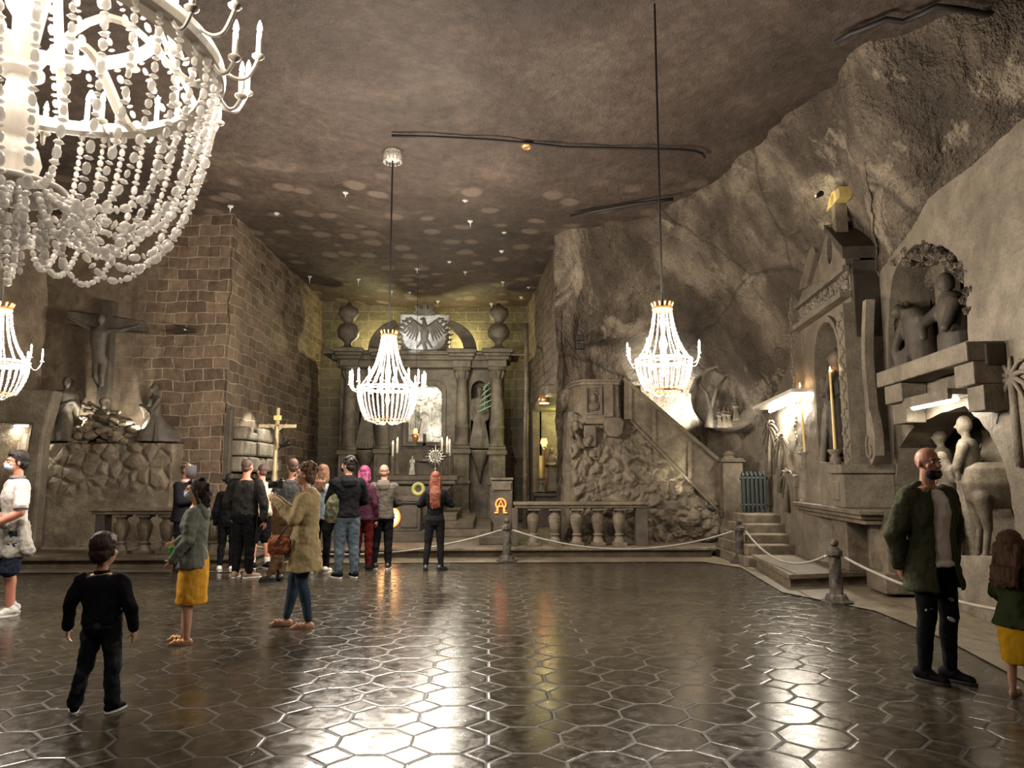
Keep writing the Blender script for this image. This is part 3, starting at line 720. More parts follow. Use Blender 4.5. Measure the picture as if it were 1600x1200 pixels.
# ================================================================== MAIN ALTAR
YA = 21.6
def A(px, py, Y=YA): v = at(px, py, Y); return v.x, v.z
aL, aT = A(506, 547); aR, _ = A(812, 547); acx = A(660, 700)[0]
alt = thing('altar_retable', 'tall carved stone altar wall with four columns filling the far end of the chapel', 'altar', ((aL+aR)/2, YA, 0.21))
m = MB()
z_t = A(600, 574)[1]
outer = [(aL+0.45, 0.21), (aL+0.45, z_t), (aR-0.45, z_t), (aR-0.45, 0.21)]
nl = arch_loop(A(556,0)[0], A(583,0)[0], A(0,702)[1], A(0,592)[1]); nr = arch_loop(A(735,0)[0], A(764,0)[0], A(0,702)[1], A(0,592)[1])
x0, z0 = A(634, 690); x1, z1 = A(690, 600)
pic = [(x0,z0), (x0,z1-0.22), (x0+0.2,z1), (x1-0.2,z1), (x1,z1-0.22), (x1,z0)]
m.prism([outer, nl, nr, pic], YA+0.35, YA+1.0); m.build('back_panel', K['stone_altar'], alt, world=True, bevel=0.02)
m = MB(); m.box(aL+0.5, aR-0.5, YA+1.0, YA+1.1, 0.21, z_t); m.build('niche_back', K['stone_dark'], alt, world=True)
m = MB(); pz = [(px_, pz_) for px_, pz_ in pic]
cxp = (x0+x1)/2; czp = (z0+z1)/2
big = [(cxp + (a-cxp)*1.0 + math.copysign(0.13, a-cxp), czp + (b-czp) + math.copysign(0.13, b-czp)) for a, b in pic]
m.prism([big, pic], YA+0.22, YA+0.40); m.build('picture_frame', K['stone_altar'], alt, world=True, bevel=0.02)
sheet_id = None
m = MB(); m.box(x0-0.02, x1+0.02, YA+0.72, YA+0.8, z0-0.02, z1+0.02)
rr = random.Random(5)
for k in range(230):
    x = rr.uniform(x0, x1); z = rr.uniform(z0, z1)
    if abs(x-cxp) < 0.2 and z < z0+1.3: continue
    m.ell((x, YA+0.72, z), rr.uniform(0.03,0.07), 0.05, rr.uniform(0.03,0.08), seg=6, rings=4)
m.build('crystal_relief', K['crystal_stone'], alt, world=True)
o = fig_blob('relief_figure', K['crystal_stone'], alt, (cxp, YA+0.62, z0), 1.3, 0.02, arms='pray', robe=0.26)
def column(xc, zb, ztop, r, y, name='column'):
    m = MB(); h = ztop - zb
    m.box(xc-r*1.35, xc+r*1.35, y-r*1.35, y+r*1.35, zb, zb+0.10)
    m.lathe([(r*1.3,0.10), (r*1.3,0.16), (r*1.1,0.20), (r*1.12,0.62), (r*1.2,0.64), (r*1.2,0.70), (r,0.74), (r*0.97,h*0.5), (r*0.86,h-0.42), (r*0.98,h-0.40), (r*0.98,h-0.36), (r*0.88,h-0.34), (r*1.25,h-0.16), (r*1.3,h-0.10)], (xc, y, zb), 20)
    for k in range(10):
        a = 2*pi*k/10; m.cap((xc+r*0.9*cos(a), y+r*0.9*sin(a), zb+h-0.33), (xc+r*1.2*cos(a), y+r*1.2*sin(a), zb+h-0.17), 0.03, 0.045, 6)
    m.box(xc-r*1.4, xc+r*1.4, y-r*1.4, y+r*1.4, zb+h-0.10, zb+h)
    return m.build(name, K['stone_altar'], alt, True, world=True)
for xa, xb, yc, pt in ((532,556,0.0,704), (586,607,0.1,702), (709,733,0.1,702), (764,789,0.0,704)):
    xm, zb = A((xa+xb)/2, pt); wd = A(xb,0)[0]-A(xa,0)[0]; y = YA + yc
    column(xm, zb, z_t+0.02, wd*0.40, y)
    m = MB(); m.box(xm-wd*0.52, xm+wd*0.52, y-0.28, YA+0.5, 0.21, zb-0.13)
    m.box(xm-wd*0.62, xm+wd*0.62, y-0.34, YA+0.5, zb-0.13, zb); m.box(xm-wd*0.60, xm+wd*0.60, y-0.33, YA+0.5, zb-1.0, zb-0.90)
    m.box(xm-wd*0.30, xm+wd*0.30, y-0.31, y-0.28, zb-0.78, zb-0.28); m.box(xm-wd*0.60, xm+wd*0.60, y-0.33, YA+0.5, 0.21, 0.6)
    m.build('pedestal', K['stone_altar'], alt, world=True, bevel=0.02)
    m = MB(); m.box(xm-wd*0.6, xm+wd*0.6, y-0.30, YA+0.5, z_t, z_t+0.20); m.box(xm-wd*0.75, xm+wd*0.75, y-0.40, YA+0.5, z_t+0.20, z_t+0.30)
    m.box(xm-wd*0.85, xm+wd*0.85, y-0.48, YA+0.5, z_t+0.30, aT-0.12); m.box(xm-wd*0.98, xm+wd*0.98, y-0.56, YA+0.5, aT-0.12, aT)
    m.build('entablature_block', K['stone_altar'], alt, world=True, bevel=0.03)
for xs_ in ((569.5, 0), (749.5, 1)):     # bracket under each statue niche
    xm, z = A(xs_[0], 703); m = MB()
    m.loft([(xm, YA+0.2, z-0.95, 0.03, 0.03), (xm, YA+0.2, z-0.5, 0.12, 0.12), (xm, YA+0.2, z-0.2, 0.24, 0.2), (xm, YA+0.2, z-0.08, 0.34, 0.26), (xm, YA+0.2, z, 0.34, 0.26)], 14); m.build('statue_bracket', K['stone_altar'], alt, True, world=True)
m = MB(); m.box(aL+0.4, aR-0.4, YA-0.05, YA+1.05, z_t, z_t+0.22); m.box(aL+0.25, aR-0.25, YA-0.12, YA+1.1, z_t+0.22, aT-0.14); m.box(aL, aR, YA-0.22, YA+1.3, aT-0.14, aT-0.02)
m.build('cornice', K['stone_altar'], alt, world=True, bevel=0.03)
def arc_piece(xa, za, xb, zb_, side):
    pts = []; n = 10
    # quarter arch springing from (xa, za) up to (xb, zb_): outer then inner edge
    out = []
    for k in range(n+1):
        t = pi/2*k/n*0.86; out.append((xb + (xa-xb)*cos(t)*1.0 + (0 if True else 0), za + (zb_-za)*sin(t)/sin(pi/2*0.86)))
    inn = []
    for k in range(n+1):
        t = pi/2*k/n*0.86; inn.append((xb + (xa-xb)*cos(t)*0.62, za + (zb_-za)*sin(t)/sin(pi/2*0.86)*0.84))
    m = MB(); lp = out + inn[::-1]
    if side > 0: lp = lp[::-1]
    m.prism([lp], YA+0.15, YA+0.85); m.build('broken_pediment', K['stone_altar'], alt, world=True, bevel=0.03)
xa, za = A(573, 547); xb, zb_ = A(628, 498); arc_piece(xa, za, xb, zb_, -1)
xa, za = A(745, 547); xb, zb_ = A(690, 498); arc_piece(xa, za, xb, zb_, 1)
for k in range(2):                        # urns on the outer corners
    xm, zb = A((542, 779)[k], 547); sgn = (-1, 1)[k]; m = MB()
    m.lathe([(0.26,0), (0.26,0.08), (0.12,0.14), (0.11,0.25), (0.30,0.42), (0.34,0.60), (0.24,0.78), (0.12,0.84), (0.20,0.95), (0.31,1.12), (0.27,1.28), (0.10,1.38), (0.03,1.46)], (xm, YA+0.15, zb), 18); m.build('urn', K['stone_altar'], alt, True, world=True)
# coat of arms with a spread eagle between the arches
xe, ze = A(661, 545); 
m = MB(); m.box(xe-0.75, xe+0.75, YA+0.45, YA+0.6, ze, ze+1.15); m.build('shield_panel', K['crystal_stone'], alt, world=True, bevel=0.04)
m = MB(); y = YA+0.42
m.ell((xe, y, ze+0.55), 0.13, 0.10, 0.27); m.cap((xe, y, ze+0.78), (xe-0.03, y, ze+0.98), 0.07, 0.05); m.cap((xe-0.05, y, ze+1.0), (xe-0.14, y, ze+0.97), 0.035, 0.015)
for sg in (-1, 1):
    m.cap((xe+sg*0.08, y, ze+0.70), (xe+sg*0.34, y, ze+0.92), 0.07, 0.05)
    for k in range(6):
        a = -0.35 + 0.30*k; p = Vector((xe+sg*(0.14+0.045*k), y, ze+0.74+0.03*k)); m.cap(p, p + Vector((sg*0.28*sin(0.5+0.2*k), 0, -0.42*cos(0.2*k-0.1))), 0.035, 0.025, 6)
    m.cap((xe+sg*0.06, y, ze+0.34), (xe+sg*0.22, y, ze+0.12), 0.05, 0.03)
    for k in range(9):                    # laurel branch
        a = -1.2 + 0.30*k; p = Vector((xe+sg*(0.70*cos(a*0.8)), y, ze+0.48+0.52*sin(a))); m.ell(p, 0.05, 0.04, 0.10, axis=(sg*0.7, 0, 0.9), seg=6, rings=4)
        m.ell(p + Vector((sg*0.10, 0, 0.02)), 0.035, 0.03, 0.09, axis=(sg*1.0, 0, 0.3), seg=6, rings=4)
for k in range(4): m.ell((xe+0.02*k-0.03, y, ze+0.26-0.06*k), 0.06, 0.04, 0.10)
m.blob('eagle_relief', K['stone_altar'], alt, vox=0.02, it=1, world=True)
m = MB(); zc = ze+1.10
m.prism([[(xe-0.30,zc), (xe-0.38,zc+0.10), (xe-0.26,zc+0.14), (xe-0.34,zc+0.26), (xe-0.20,zc+0.33), (xe-0.12,zc+0.20), (xe-0.07,zc+0.20), (xe-0.09,zc+0.36), (xe+0.09,zc+0.36), (xe+0.07,zc+0.20), (xe+0.12,zc+0.20), (xe+0.20,zc+0.33), (xe+0.34,zc+0.26), (xe+0.26,zc+0.14), (xe+0.38,zc+0.10), (xe+0.30,zc)]], YA+0.3, YA+0.6)
m.build('crown_ornament', K['stone_altar'], alt, world=True, bevel=0.02)
# two niche statues
for k, (px, lab, ar) in enumerate(((569.5, 'robed stone statue standing in the left niche of the main altar', 'fold'), (749, 'robed stone statue in the right niche of the main altar behind a green branch', 'down'))):
    xm, zb = A(px, 701); o = fig_blob('niche_statue', K['stone_altar'], None, (xm, YA+0.32, zb), 1.85, 0.025, base=(xm, YA+0.32, zb), arms=ar, robe=0.24); tag(o, lab, 'statue')
# staff with green leaves held out of the right niche
st = thing('green_branch', 'tall staff topped by green metal leaves before the right niche of the main altar', 'branch', (A(757,705)[0], YA+0.0, A(0,704)[1]))
xm, zz = A(757, 640); xb_, zb_ = A(752, 700)
m = MB(); m.cap((xb_, YA-0.0, zb_), (xm, YA-0.0, zz), 0.012, 0.01, 6); m.build('staff', K['stone'], st, True, world=True)
K['green'] = simple('green_leaf', (0.16,0.26,0.17), 0.5)
m = MB()
for k in range(5):
    zk = zz + 0.12 + 0.16*k - 0.1
    for sg in (-1, 1): m.cap((xm, YA, zk), (xm+sg*(0.26-0.04*k)+0.05, YA-0.02, zk+0.12*sg+0.02), 0.035, 0.012, 6)
m.cap((xm, YA, zz), (xm+0.02, YA, zz+0.8), 0.015, 0.01, 6); m.build('leaves', K['green'], st, True, world=True)
# fill light and spotlights of the altar
lamp('altar_fill', 'POINT', at(700, 600, 19.6), 60, (1.0,0.92,0.74), 0.15)  # unseen fill light added to brighten the altar end and its ceiling
lamp('altar_uplight', 'POINT', at(725, 536, 22.75), 45, (1.0,0.88,0.42), 0.08); lamp('altar_uplight', 'POINT', at(590, 538, 22.75), 42, (1.0,0.88,0.42), 0.08)
lamp('altar_spot', 'SPOT', at(640, 548, 20.6), 40, (0.85,0.92,1.0), 0.05, target=at(655, 520, 22), spot=R(50))
lamp('picture_light', 'AREA', (cxp, YA+0.45, z1-0.03), 4, (1.0,0.93,0.78), x1-x0-0.3, target=(cxp, YA+0.70, z0), sy=0.08)
lamp('picture_light', 'POINT', (x1-0.18, YA+0.42, z0+0.35), 2.5, (1.0,0.95,0.85), 0.03)
# altar table with its stair
YM = 19.3
S = lambda px, py, Y=YM: A(px, py, Y)
xl, zt = S(606, 743); xr, _ = S(716, 743)
zf = 0.21 + 0.64
m = MB()
for k in range(4):
    z = 0.21 + 0.16*(k+1); xx = S(768 - 14*k, 0, 16.6+0.35*k)[0]; m.box(S(520,0,17)[0]+0.15*k, xx - 0.2*k, 16.9+0.36*k, 21.2, z-0.16, z)
tag(m.build('altar_steps', K['stone'], bevel=0.015), kind='structure')
mt = thing('altar_table', 'stone altar table with overhanging top carrying candlesticks before the main altar', 'altar table', ((xl+xr)/2, YM, zf))
m = MB(); m.box(xl, xr, YM-0.5, YM+0.6, zt-0.12, zt); m.box(xl+0.05, xr-0.05, YM-0.44, YM+0.6, zt-0.22, zt-0.12); m.build('table_top', K['stone_altar'], mt, world=True, bevel=0.02)
m = MB(); m.prism([[(xl+0.1,zf), (xl+0.1,zt-0.2), (xr-0.1,zt-0.2), (xr-0.35,zt-0.5), (xr-0.35,zf)]], YM-0.2, YM+0.5); m.build('table_base', K['stone_altar'], mt, world=True, bevel=0.02)
m = MB(); m.box(S(655,0)[0]-0.35, S(655,0)[0]+0.45, YM+0.25, YM+0.55, zt, zt+0.36); m.lathe([(0.42,0),(0.30,0.08)], (S(661,0)[0], YM+0.4, zt+0.36), 4); m.build('tabernacle', K['stone_altar'], mt, world=True, bevel=0.02)
xm = S(661,0)[0]; m = MB(); m.box(xm-0.04, xm+0.04, YM+0.3, YM+0.4, zt+0.4, zt+1.1); m.box(xm-0.2, xm+0.2, YM+0.3, YM+0.4, zt+0.78, zt+0.86); m.build('altar_cross', K['stone_dark'], mt, world=True)
def candlestick(px, pyb, pym, pyt, Y, label, group, hgt=None, r=0.035, cr=0.028, mat='stone_altar', wax='wax', name='candlestick', flame=True):
    b = at(px, pyb, Y); mm = at(px, pym, Y); tp = at(px, pyt, Y)
    t = thing(name, label, 'candlestick', tuple(b), 0, group); H = mm.z - b.z
    m = MB(); m.lathe([(r*2.8,0), (r*2.8,H*0.04), (r*1.2,H*0.10), (r*1.7,H*0.22), (r*0.9,H*0.30), (r*1.1,H*0.6), (r*1.6,H*0.72), (r*0.9,H*0.80), (r*2.0,H*0.95), (r*2.2,H)], (0,0,0), 14); m.build('stick', K[mat], t, True)
    m = MB(); L = tp.z - mm.z; m.lathe([(cr, H), (cr*0.92, H+L)], (0,0,0), 10); m.build('candle', K[wax], t, True)
    if flame: m = MB(); m.lathe([(cr*0.2,0), (cr*0.6,cr*0.8), (cr*0.4,cr*2.0), (0.001,cr*3.4)], (0,0,H+L), 8); m.build('flame', K['flame'], t, True)
    return t
for px, yb, ym, yt, lab in ((613,742,713,694,'altar candlestick with a lit white candle, leftmost of the five'), (620,741,708,689,'altar candlestick with a lit white candle, second from the left of the five'),
        (690,741,707,689,'altar candlestick with a lit white candle just behind the monstrance'), (698,741,708,688,'tall altar candlestick with lit white candle, second from the right of the five'), (702,742,712,692,'altar candlestick with a lit white candle, rightmost of the five')):
    candlestick(px, yb, ym, yt, YM-0.2, lab, 'candlesticks on the altar table')
# monstrance
p = at(680, 742, YM-0.4); zc = at(680, 713, YM-0.4).z
mo = thing('monstrance', 'silver sunburst monstrance standing on the right of the altar table', 'monstrance', tuple(p))
m = MB(); m.lathe([(0.10,0), (0.09,0.03), (0.025,0.06), (0.02,0.12), (0.04,0.15), (0.02,0.18), (0.02,zc-p.z-0.1)], (0,0,0), 12); m.build('foot', K['silver'], mo, True)
m = MB(); hz = zc-p.z
for k in range(16):
    a = 2*pi*k/16; L = 0.26 if k % 4 == 0 else 0.20; m.cap((0.08*cos(a), 0, hz+0.08*sin(a)), (L*cos(a), 0, hz+L*sin(a)), 0.014, 0.010, 5); m.ell((L*cos(a), 0, hz+L*sin(a)), 0.022, seg=6, rings=4)
mring = [(0.15 + 0.014*cos(b), 0.014*sin(b)) for b in [2*pi*i/6 for i in range(7)]]
m.lathe(mring, (0,0,hz), 24, (0,-1,0), caps=False); m.build('sunburst', K['silver'], mo, True)
m = MB(); m.lathe([(0.07,-0.02), (0.07,0.02)], (0,0,hz), 16, (0,-1,0)); m.build('lunette', K['crystal_stone'], mo, True)
p = at(644, 742, YM-0.35); tag(fig_blob('statuette', K['crystal_stone'], None, tuple(p), 0.48, 0.012, base=tuple(p), arms='pray', robe=0.24), 'small pale statuette on the altar table left of the tabernacle', 'statuette')
# hanging red sanctuary lamp
p = at(649, 685, 18.5); sl = thing('sanctuary_lamp', 'small gilded hanging lamp with a red light before the altar picture', 'hanging lamp', tuple(p))
m = MB(); m.lathe([(0.01,-0.13), (0.04,-0.10), (0.09,0.02), (0.11,0.08), (0.07,0.11)], (0,0,0), 14); m.build('lamp_bowl', K['gold'], sl, True)
m = MB(); m.lathe([(0.045,0.11), (0.055,0.17), (0.035,0.25)], (0,0,0), 12); m.build('red_glass', K['red_glow'], sl, True)
m = MB(); m.cap((0,0,0.25), (0,0,CEIL-p.z), 0.006, 0.006, 5); m.build('chain', K['cable'], sl, True)
# free standing front altar with the glowing round emblem
YF = 15.75
fa = thing('front_altar', 'dark carved stone altar block with a glowing orange disc, on the platform', 'altar table', (at(600,850,YF).x, YF, 0.21))
xl = at(546,0,YF).x; xr = at(664,0,YF).x; zt = at(600,776,YF).z
m = MB(); m.box(xl, xr, YF-0.1, YF+0.7, zt-0.10, zt); m.box(xl+0.02, xr-0.02, YF-0.07, YF+0.68, zt-0.14, zt-0.10); m.build('altar_top', K['stone_dark'], fa, world=True, bevel=0.012)
m = MB(); m.box(xl+0.06, xr-0.08, YF, YF+0.6, 0.42, zt-0.14); m.box(xl, xr+0.02, YF-0.08, YF+0.68, 0.21, 0.42); m.box(xl+0.1, at(606,0,YF).x-0.28, YF-0.03, YF, 0.5, zt-0.22); m.box(at(606,0,YF).x+0.3, xr-0.14, YF-0.03, YF, 0.5, zt-0.22); m.build('altar_block', K['stone_dark'], fa, world=True, bevel=0.03)
c = at(610, 808, YF)
m = MB(); m.lathe([(0.23,-0.02), (0.23,0.03), (0.19,0.04)], (c.x-0.02, YF-0.02, c.z), 32, (0,-1,0)); m.build('glowing_rim', K['orange_glow'], fa, world=True)
m = MB(); m.lathe([(0.185,0.04), (0.17,0.05)], (c.x-0.02, YF-0.02, c.z), 32, (0,-1,0)); m.build('glowing_disc', K['orange_core'], fa, world=True)
m = MB()
for a in (0.5, 2.2, 3.6, 5.0): m.cap((c.x-0.02+0.05*cos(a), YF-0.08, c.z+0.05*sin(a)), (c.x-0.02+0.13*cos(a), YF-0.08, c.z+0.13*sin(a)), 0.012, 0.02, 6)
m.build('disc_mark', K['stone_dark'], fa, world=True)
# wreath leaning on the altar steps
p = at(653, 771, 16.2); p.z = 0.21+0.9; p = Vector((p.x, 16.25, at(653,764,16.25).z)); m = MB(); rg = [(0.11 + 0.04*cos(b), 0.04*sin(b)) for b in [2*pi*i/8 for i in range(9)]]
m.lathe(rg, p, 24, (0,-1,0.15), caps=False)
for k in range(40): a = rnd.uniform(0, 6.28); m.ell((p.x+0.11*cos(a), p.y-0.03, p.z+0.11*sin(a)), 0.028, 0.02, 0.02, seg=5, rings=4)
K['straw'] = simple('yellow_green_straw', (0.42,0.40,0.13), 0.6)
tag(m.build('wreath', K['straw'], smooth=True, base=p), 'yellow green wreath standing behind the front altar top', 'wreath')
# lectern with the glowing sign
YL = 15.1; c = at(783, 790, YL); xl = at(766,0,YL).x; xr = at(801,0,YL).x; zt = at(780,770,YL).z; zk = at(780,741,YL).z
le = thing('lectern', 'stone lectern with a glowing orange alpha and omega sign at the end of the balustrade', 'lectern', (c.x, YL, 0.21))
m = MB(); m.prism([[(xl-0.02,0.21), (xl-0.02,0.36), (xl+0.06,0.42), (xl+0.08,0.60), (xl,0.72), (xl,zt), (xr,zt), (xr,0.72), (xr-0.05,0.55), (xr-0.03,0.42), (xr+0.05,0.36), (xr+0.05,0.21)]], YL, YL+0.5); m.build('body', K['stone_dark'], le, world=True, bevel=0.02)
m = MB(); m.box(xl-0.22, xr+0.1, YL-0.08, YL+0.6, 0.21, 0.38); m.build('base', K['stone_dark'], le, world=True, bevel=0.02)
m = MB(); m.box(xl+0.03, xr+0.0, YL+0.05, YL+0.5, zt, zk-0.12); m.box(xl, xr+0.02, YL, YL+0.55, zk-0.12, zk-0.07); m.box(xl+0.06, xr-0.03, YL+0.0, YL+0.05, zt+0.05, zk-0.16); m.build('book_rest', K['stone'], le, world=True, bevel=0.015)
m = MB(); y0 = YL-0.03; q = 0.017; cx_ = at(782.5,790,YL).x; cz_ = c.z + 0.01
om = [(cx_-0.125, y0, cz_-0.15), (cx_-0.055, y0, cz_-0.15), (cx_-0.06, y0, cz_-0.115)] + [(cx_+0.10*cos(a), y0, cz_+0.02+0.11*sin(a)) for a in [R(235-290*k/18) for k in range(19)]] + [(cx_+0.06, y0, cz_-0.115), (cx_+0.055, y0, cz_-0.15), (cx_+0.125, y0, cz_-0.15)]
m.tube(om, q*0.9, 6); m.build('omega_sign', K['orange_glow'], le, world=True)
m = MB(); m.tube([(cx_-0.085, y0-0.02, cz_-0.12), (cx_, y0-0.02, cz_+0.10), (cx_+0.085, y0-0.02, cz_-0.12)], q, 6); m.cap((cx_-0.05, y0-0.02, cz_-0.02), (cx_+0.05, y0-0.02, cz_-0.02), q*0.8, q*0.8, 6); m.build('alpha_sign', K['orange_glow'], le, world=True)
# ================================================================== LEFT: CRUCIFIX WALL
YW = 15.2
# cobbled ledge carrying the figures: rough facing of many-sided stones above smooth rock
xl = at(62,0,14.8).x; xr = at(275,0,14.8).x; zt = at(100,690,14.8).z
def cob(u, v):
    x = xl + (xr-xl)*u; z = 0.2 + (zt-0.2)*v; y = 14.85 - 0.10*(1-v) + (0.35 if v > 0.985 else 0) + 0.35*max(0,(abs(2*u-1)-0.93)/0.07)**2
    if v > 0.45:
        d = noise.voronoi(Vector((x*3.4, 0, z*3.4)))[0]; k = min(1, (v-0.45)*6); y -= k*0.12*min(0.45, d[1]-d[0]) + 0*k
    return Vector((x, y, z))
sheet('rock_ledge', cob, 240, 200, K['stone'], 0.02, 2.0, kind='structure')
m = MB(); m.box(xl+0.05, xr-0.05, 14.98, 15.35, 0.2, zt-0.02); tag(m.build('ledge_core', K['stone']), kind='structure')
sheet('ledge_top', lambda u, v: Vector((xl + (xr-xl)*u, 14.82 + 0.5*v, zt - 0.01)), 60, 10, K['stone'], 0.03, 2.0)
# cross and crucified figure in relief
def W(px, py, Y=YW-0.12): return at(px or 160, py or 570, Y)
p = W(160, 640)
cr = thing('crucifix_relief', 'large carved crucifix relief high on the left brick wall between kneeling statues', 'crucifix', tuple(p))
m = MB(); a, b = W(151,640), W(170,640); c1, c2 = W(102,488), W(172,500); c3, c4 = W(107,505), W(228,500)
m.box(a.x+0.02, b.x-0.02, 15.0, 15.3, p.z, W(0,472).z)
m.prism([[(W(104,0).x, W(0,507).z), (W(103,0).x, W(0,489).z), (W(150,0).x, W(0,494).z), (W(222,0).x, W(0,504).z), (W(226,0).x, W(0,519).z), (W(175,0).x, W(0,517).z), (W(150,0).x, W(0,516).z)]], 14.93, 15.25)
m.build('cross', K['stone_dark'], cr, world=True, bevel=0.02)
m = MB(); X = lambda px, py, dy=0: (W(px,0).x, 14.92-dy, W(0,py).z)
m.ell(X(163,503,0.06), 0.085,0.10,0.12); m.loft([(X(163,0)[0],14.90,W(0,570).z,0.14,0.10),(X(161,0)[0],14.88,W(0,555).z,0.13,0.10),(X(160,0)[0],14.86,W(0,535).z,0.16,0.11),(X(160,0)[0],14.86,W(0,522).z,0.19,0.11),(X(161,0)[0],14.88,W(0,514).z,0.09,0.08)], 14)
m.cap(X(152,519), X(130,510), 0.055, 0.045); m.cap(X(130,510), X(108,499), 0.045, 0.03); m.ell(X(106,498), 0.04)
m.cap(X(169,519), X(192,518), 0.055, 0.045); m.cap(X(192,518), X(216,512), 0.045, 0.03); m.ell(X(219,511), 0.04)
m.cap(X(157,565), X(160,590,0.08), 0.085, 0.065); m.cap(X(160,590,0.08), X(162,603), 0.06, 0.04); m.cap(X(168,565), X(170,588,0.08), 0.085, 0.065); m.cap(X(170,588,0.08), X(168,603), 0.06, 0.04)
m.cap(X(163,603), X(167,609,0.08), 0.04, 0.035); m.cap(X(156,560), X(170,572,0.02), 0.08, 0.07)
m.blob('crucified_figure', K['stone_dark'], cr, vox=0.022, it=2, world=True)
# rocky mound with bones
m = MB(); rr = random.Random(3)
for k in range(75):
    px = rr.uniform(112, 225); top_ = 643 + abs(px-165)*0.55; py = rr.uniform(top_, 692); q = W(px, py, 14.95 + rr.uniform(-0.1,0.15))
    sx, sz = rr.uniform(0.08,0.2), rr.uniform(0.04,0.10)
    m.ell(q, sx, 0.12, sz, seg=6, rings=4, rot=Matrix.Rotation(rr.uniform(-0.5,0.5), 4, 'Y'))
tag(m.build('rock_mound', K['stone'], base=W(165,690)), 'jagged heap of stones at the foot of the large crucifix', 'rock mound')
sk = thing('skull_relief', 'pale skull and bones lying at the foot of the large crucifix', 'skull relief', tuple(W(163,640,14.78)))
m = MB(); m.ell(W(163,628,14.8), 0.10,0.11,0.10); m.ell(W(162,636,14.76), 0.065,0.08,0.06); m.blob('skull', K['stone'], sk, vox=0.015, world=True)
for a_, b_ in (((131,632),(143,636)), ((140,630),(168,645)), ((133,641),(146,641)), ((170,643),(186,644)), ((128,652),(140,650))):
    m = MB(); m.cap(W(*a_, 14.78), W(*b_, 14.74), 0.03, 0.025); m.ell(W(*a_, 14.78), 0.045); m.ell(W(*b_, 14.74), 0.04); m.build('bone', K['stone'], sk, True, world=True)
for (px, fc, lab, hh, pt) in ((97, 0.95, 'dark stone statue kneeling in prayer on the ledge left of the large crucifix', 589, 0.34), (238, -0.75, 'dark stone statue kneeling in prayer on the ledge right of the large crucifix', 600, 0.40)):
    b = W(px, 690, 14.95); h = at(px, hh, 14.95).z - b.z
    o = fig_blob('kneeling_statue', K['stone_dark'], None, tuple(b), h, 0.022, base=tuple(b), face=fc, kneel=True, robe=0.27, trail=pt, arms='pray'); tag(o, lab, 'statue')
lamp('crucifix_spot', 'SPOT', at(222, 668, 14.7), 30, (1.0,0.95,0.8), 0.03, target=at(208, 620, 15.2), spot=R(110))
lamp('crucifix_spot', 'SPOT', at(116, 668, 14.75), 30, (1.0,0.95,0.8), 0.03, target=at(150, 610, 15.2), spot=R(95))
# small dark bird-shaped spotlight on the brick wall
p = at(290, 516, 15.0); sl = thing('wall_spotlight', 'small black spotlight with two flaps on the brick wall right of the large crucifix', 'spotlight', tuple(p))
m = MB(); m.cap((0,0.15,0), (0,-0.05,0), 0.02, 0.03, 8); m.build('body', K['silver'], sl, True)
for z_, r_ in ((0.05, 0.25), (-0.06, -0.1)):
    m = MB(); m.T = Matrix.Translation((0,-0.05,z_)) @ Matrix.Rotation(r_, 4, 'Y'); m.box(-0.2, 0.2, -0.08, 0.08, -0.008, 0.008); m.build('flap', K['black'], sl)
# lit side chapel at the left edge
zt2 = at(5,655,14.3).z; xw = at(52,740,14.3).x
m = MB(); m.prism([[(-11.5,0.2), (-11.5,3.4), (xw+0.35,3.2), (xw+0.18,2.3), (xw+0.16,0.2)], [(-11.2,0.25), (xw-0.25,0.25), (xw-0.06,zt2-0.1), (-11.2,zt2+0.05)]], 14.2, 14.5)
m.box(-11.6, xw+0.1, 15.0, 15.1, 0.2, 3.3)
tag(m.build('wall_left_recess', K['rock_light'], bevel=0.05), kind='structure')
lamp('recess_light', 'AREA', at(12, 668, 14.62), 22, (1.0,0.93,0.78), 1.0, target=at(18, 790, 15.05), sy=0.1)
fl = thing('fluorescent_lamp', 'fluorescent strip light in the recess at the left edge', 'lamp', tuple(at(10, 664, 14.62)))
m = MB(); m.box(-0.6, 0.45, -0.04, 0.04, 0, 0.05); m.build('housing', K['white_metal'], fl); m = MB(); m.cap((-0.55,0,-0.02), (0.4,0,-0.02), 0.018, 0.018, 8); m.build('tube', K['tube_glow'], fl, True)
m = MB(); p = at(18, 692, 14.9); m.box(p.x-0.45, p.x+0.3, 14.85, 14.98, p.z-0.25, p.z+0.18); m.box(p.x-0.35, p.x+0.2, 14.80, 14.86, p.z-0.17, p.z+0.1); tag(m.build('relief_panel', K['rock_light'], bevel=0.02, base=p), 'small framed stone relief panel in the recess at the left edge', 'relief')
# ================================================================== recess with broken masonry beside the brick corner
xs, xe_ = at(362,0,15.05).x, at(462,0,16.2).x
# the crucifix stands before the side brick wall
nr = thing('masonry_relief', 'pale broken masonry relief lit from above in the side brick wall', 'relief', (-5.15, 16.9, 2.0))
rr = random.Random(9)
y0_, y1_ = 15.45, 18.4
m = MB(); m.box(-5.46, -5.22, y0_-0.1, y1_+0.1, 1.52, 1.62); m.box(-5.46, -5.28, y0_-0.25, y0_-0.1, 1.5, 2.95); m.build('shelf', K['stone_dark'], nr, world=True, bevel=0.02)
for r_ in range(3):
    z = 1.66 + 0.34*r_; y = y0_ + 0.2*r_*0.5
    while y < y1_ - 0.2*r_:
        w_ = rr.uniform(0.35, 0.6); hh = 0.32 if r_ < 2 else rr.uniform(0.12, 0.34)
        m = MB(); m.box(-5.42, -5.10 + rr.uniform(-0.04,0.04), y, min(y+w_, y1_)-0.03, z, z+hh); m.build('block', K['rock_light'], nr, world=True, bevel=0.05); y += w_
lamp('relief_light', 'SPOT', (-4.3, 16.6, 3.3), 130, (1.0,0.96,0.85), 0.05, target=(-5.3, 16.7, 1.9), spot=R(80))
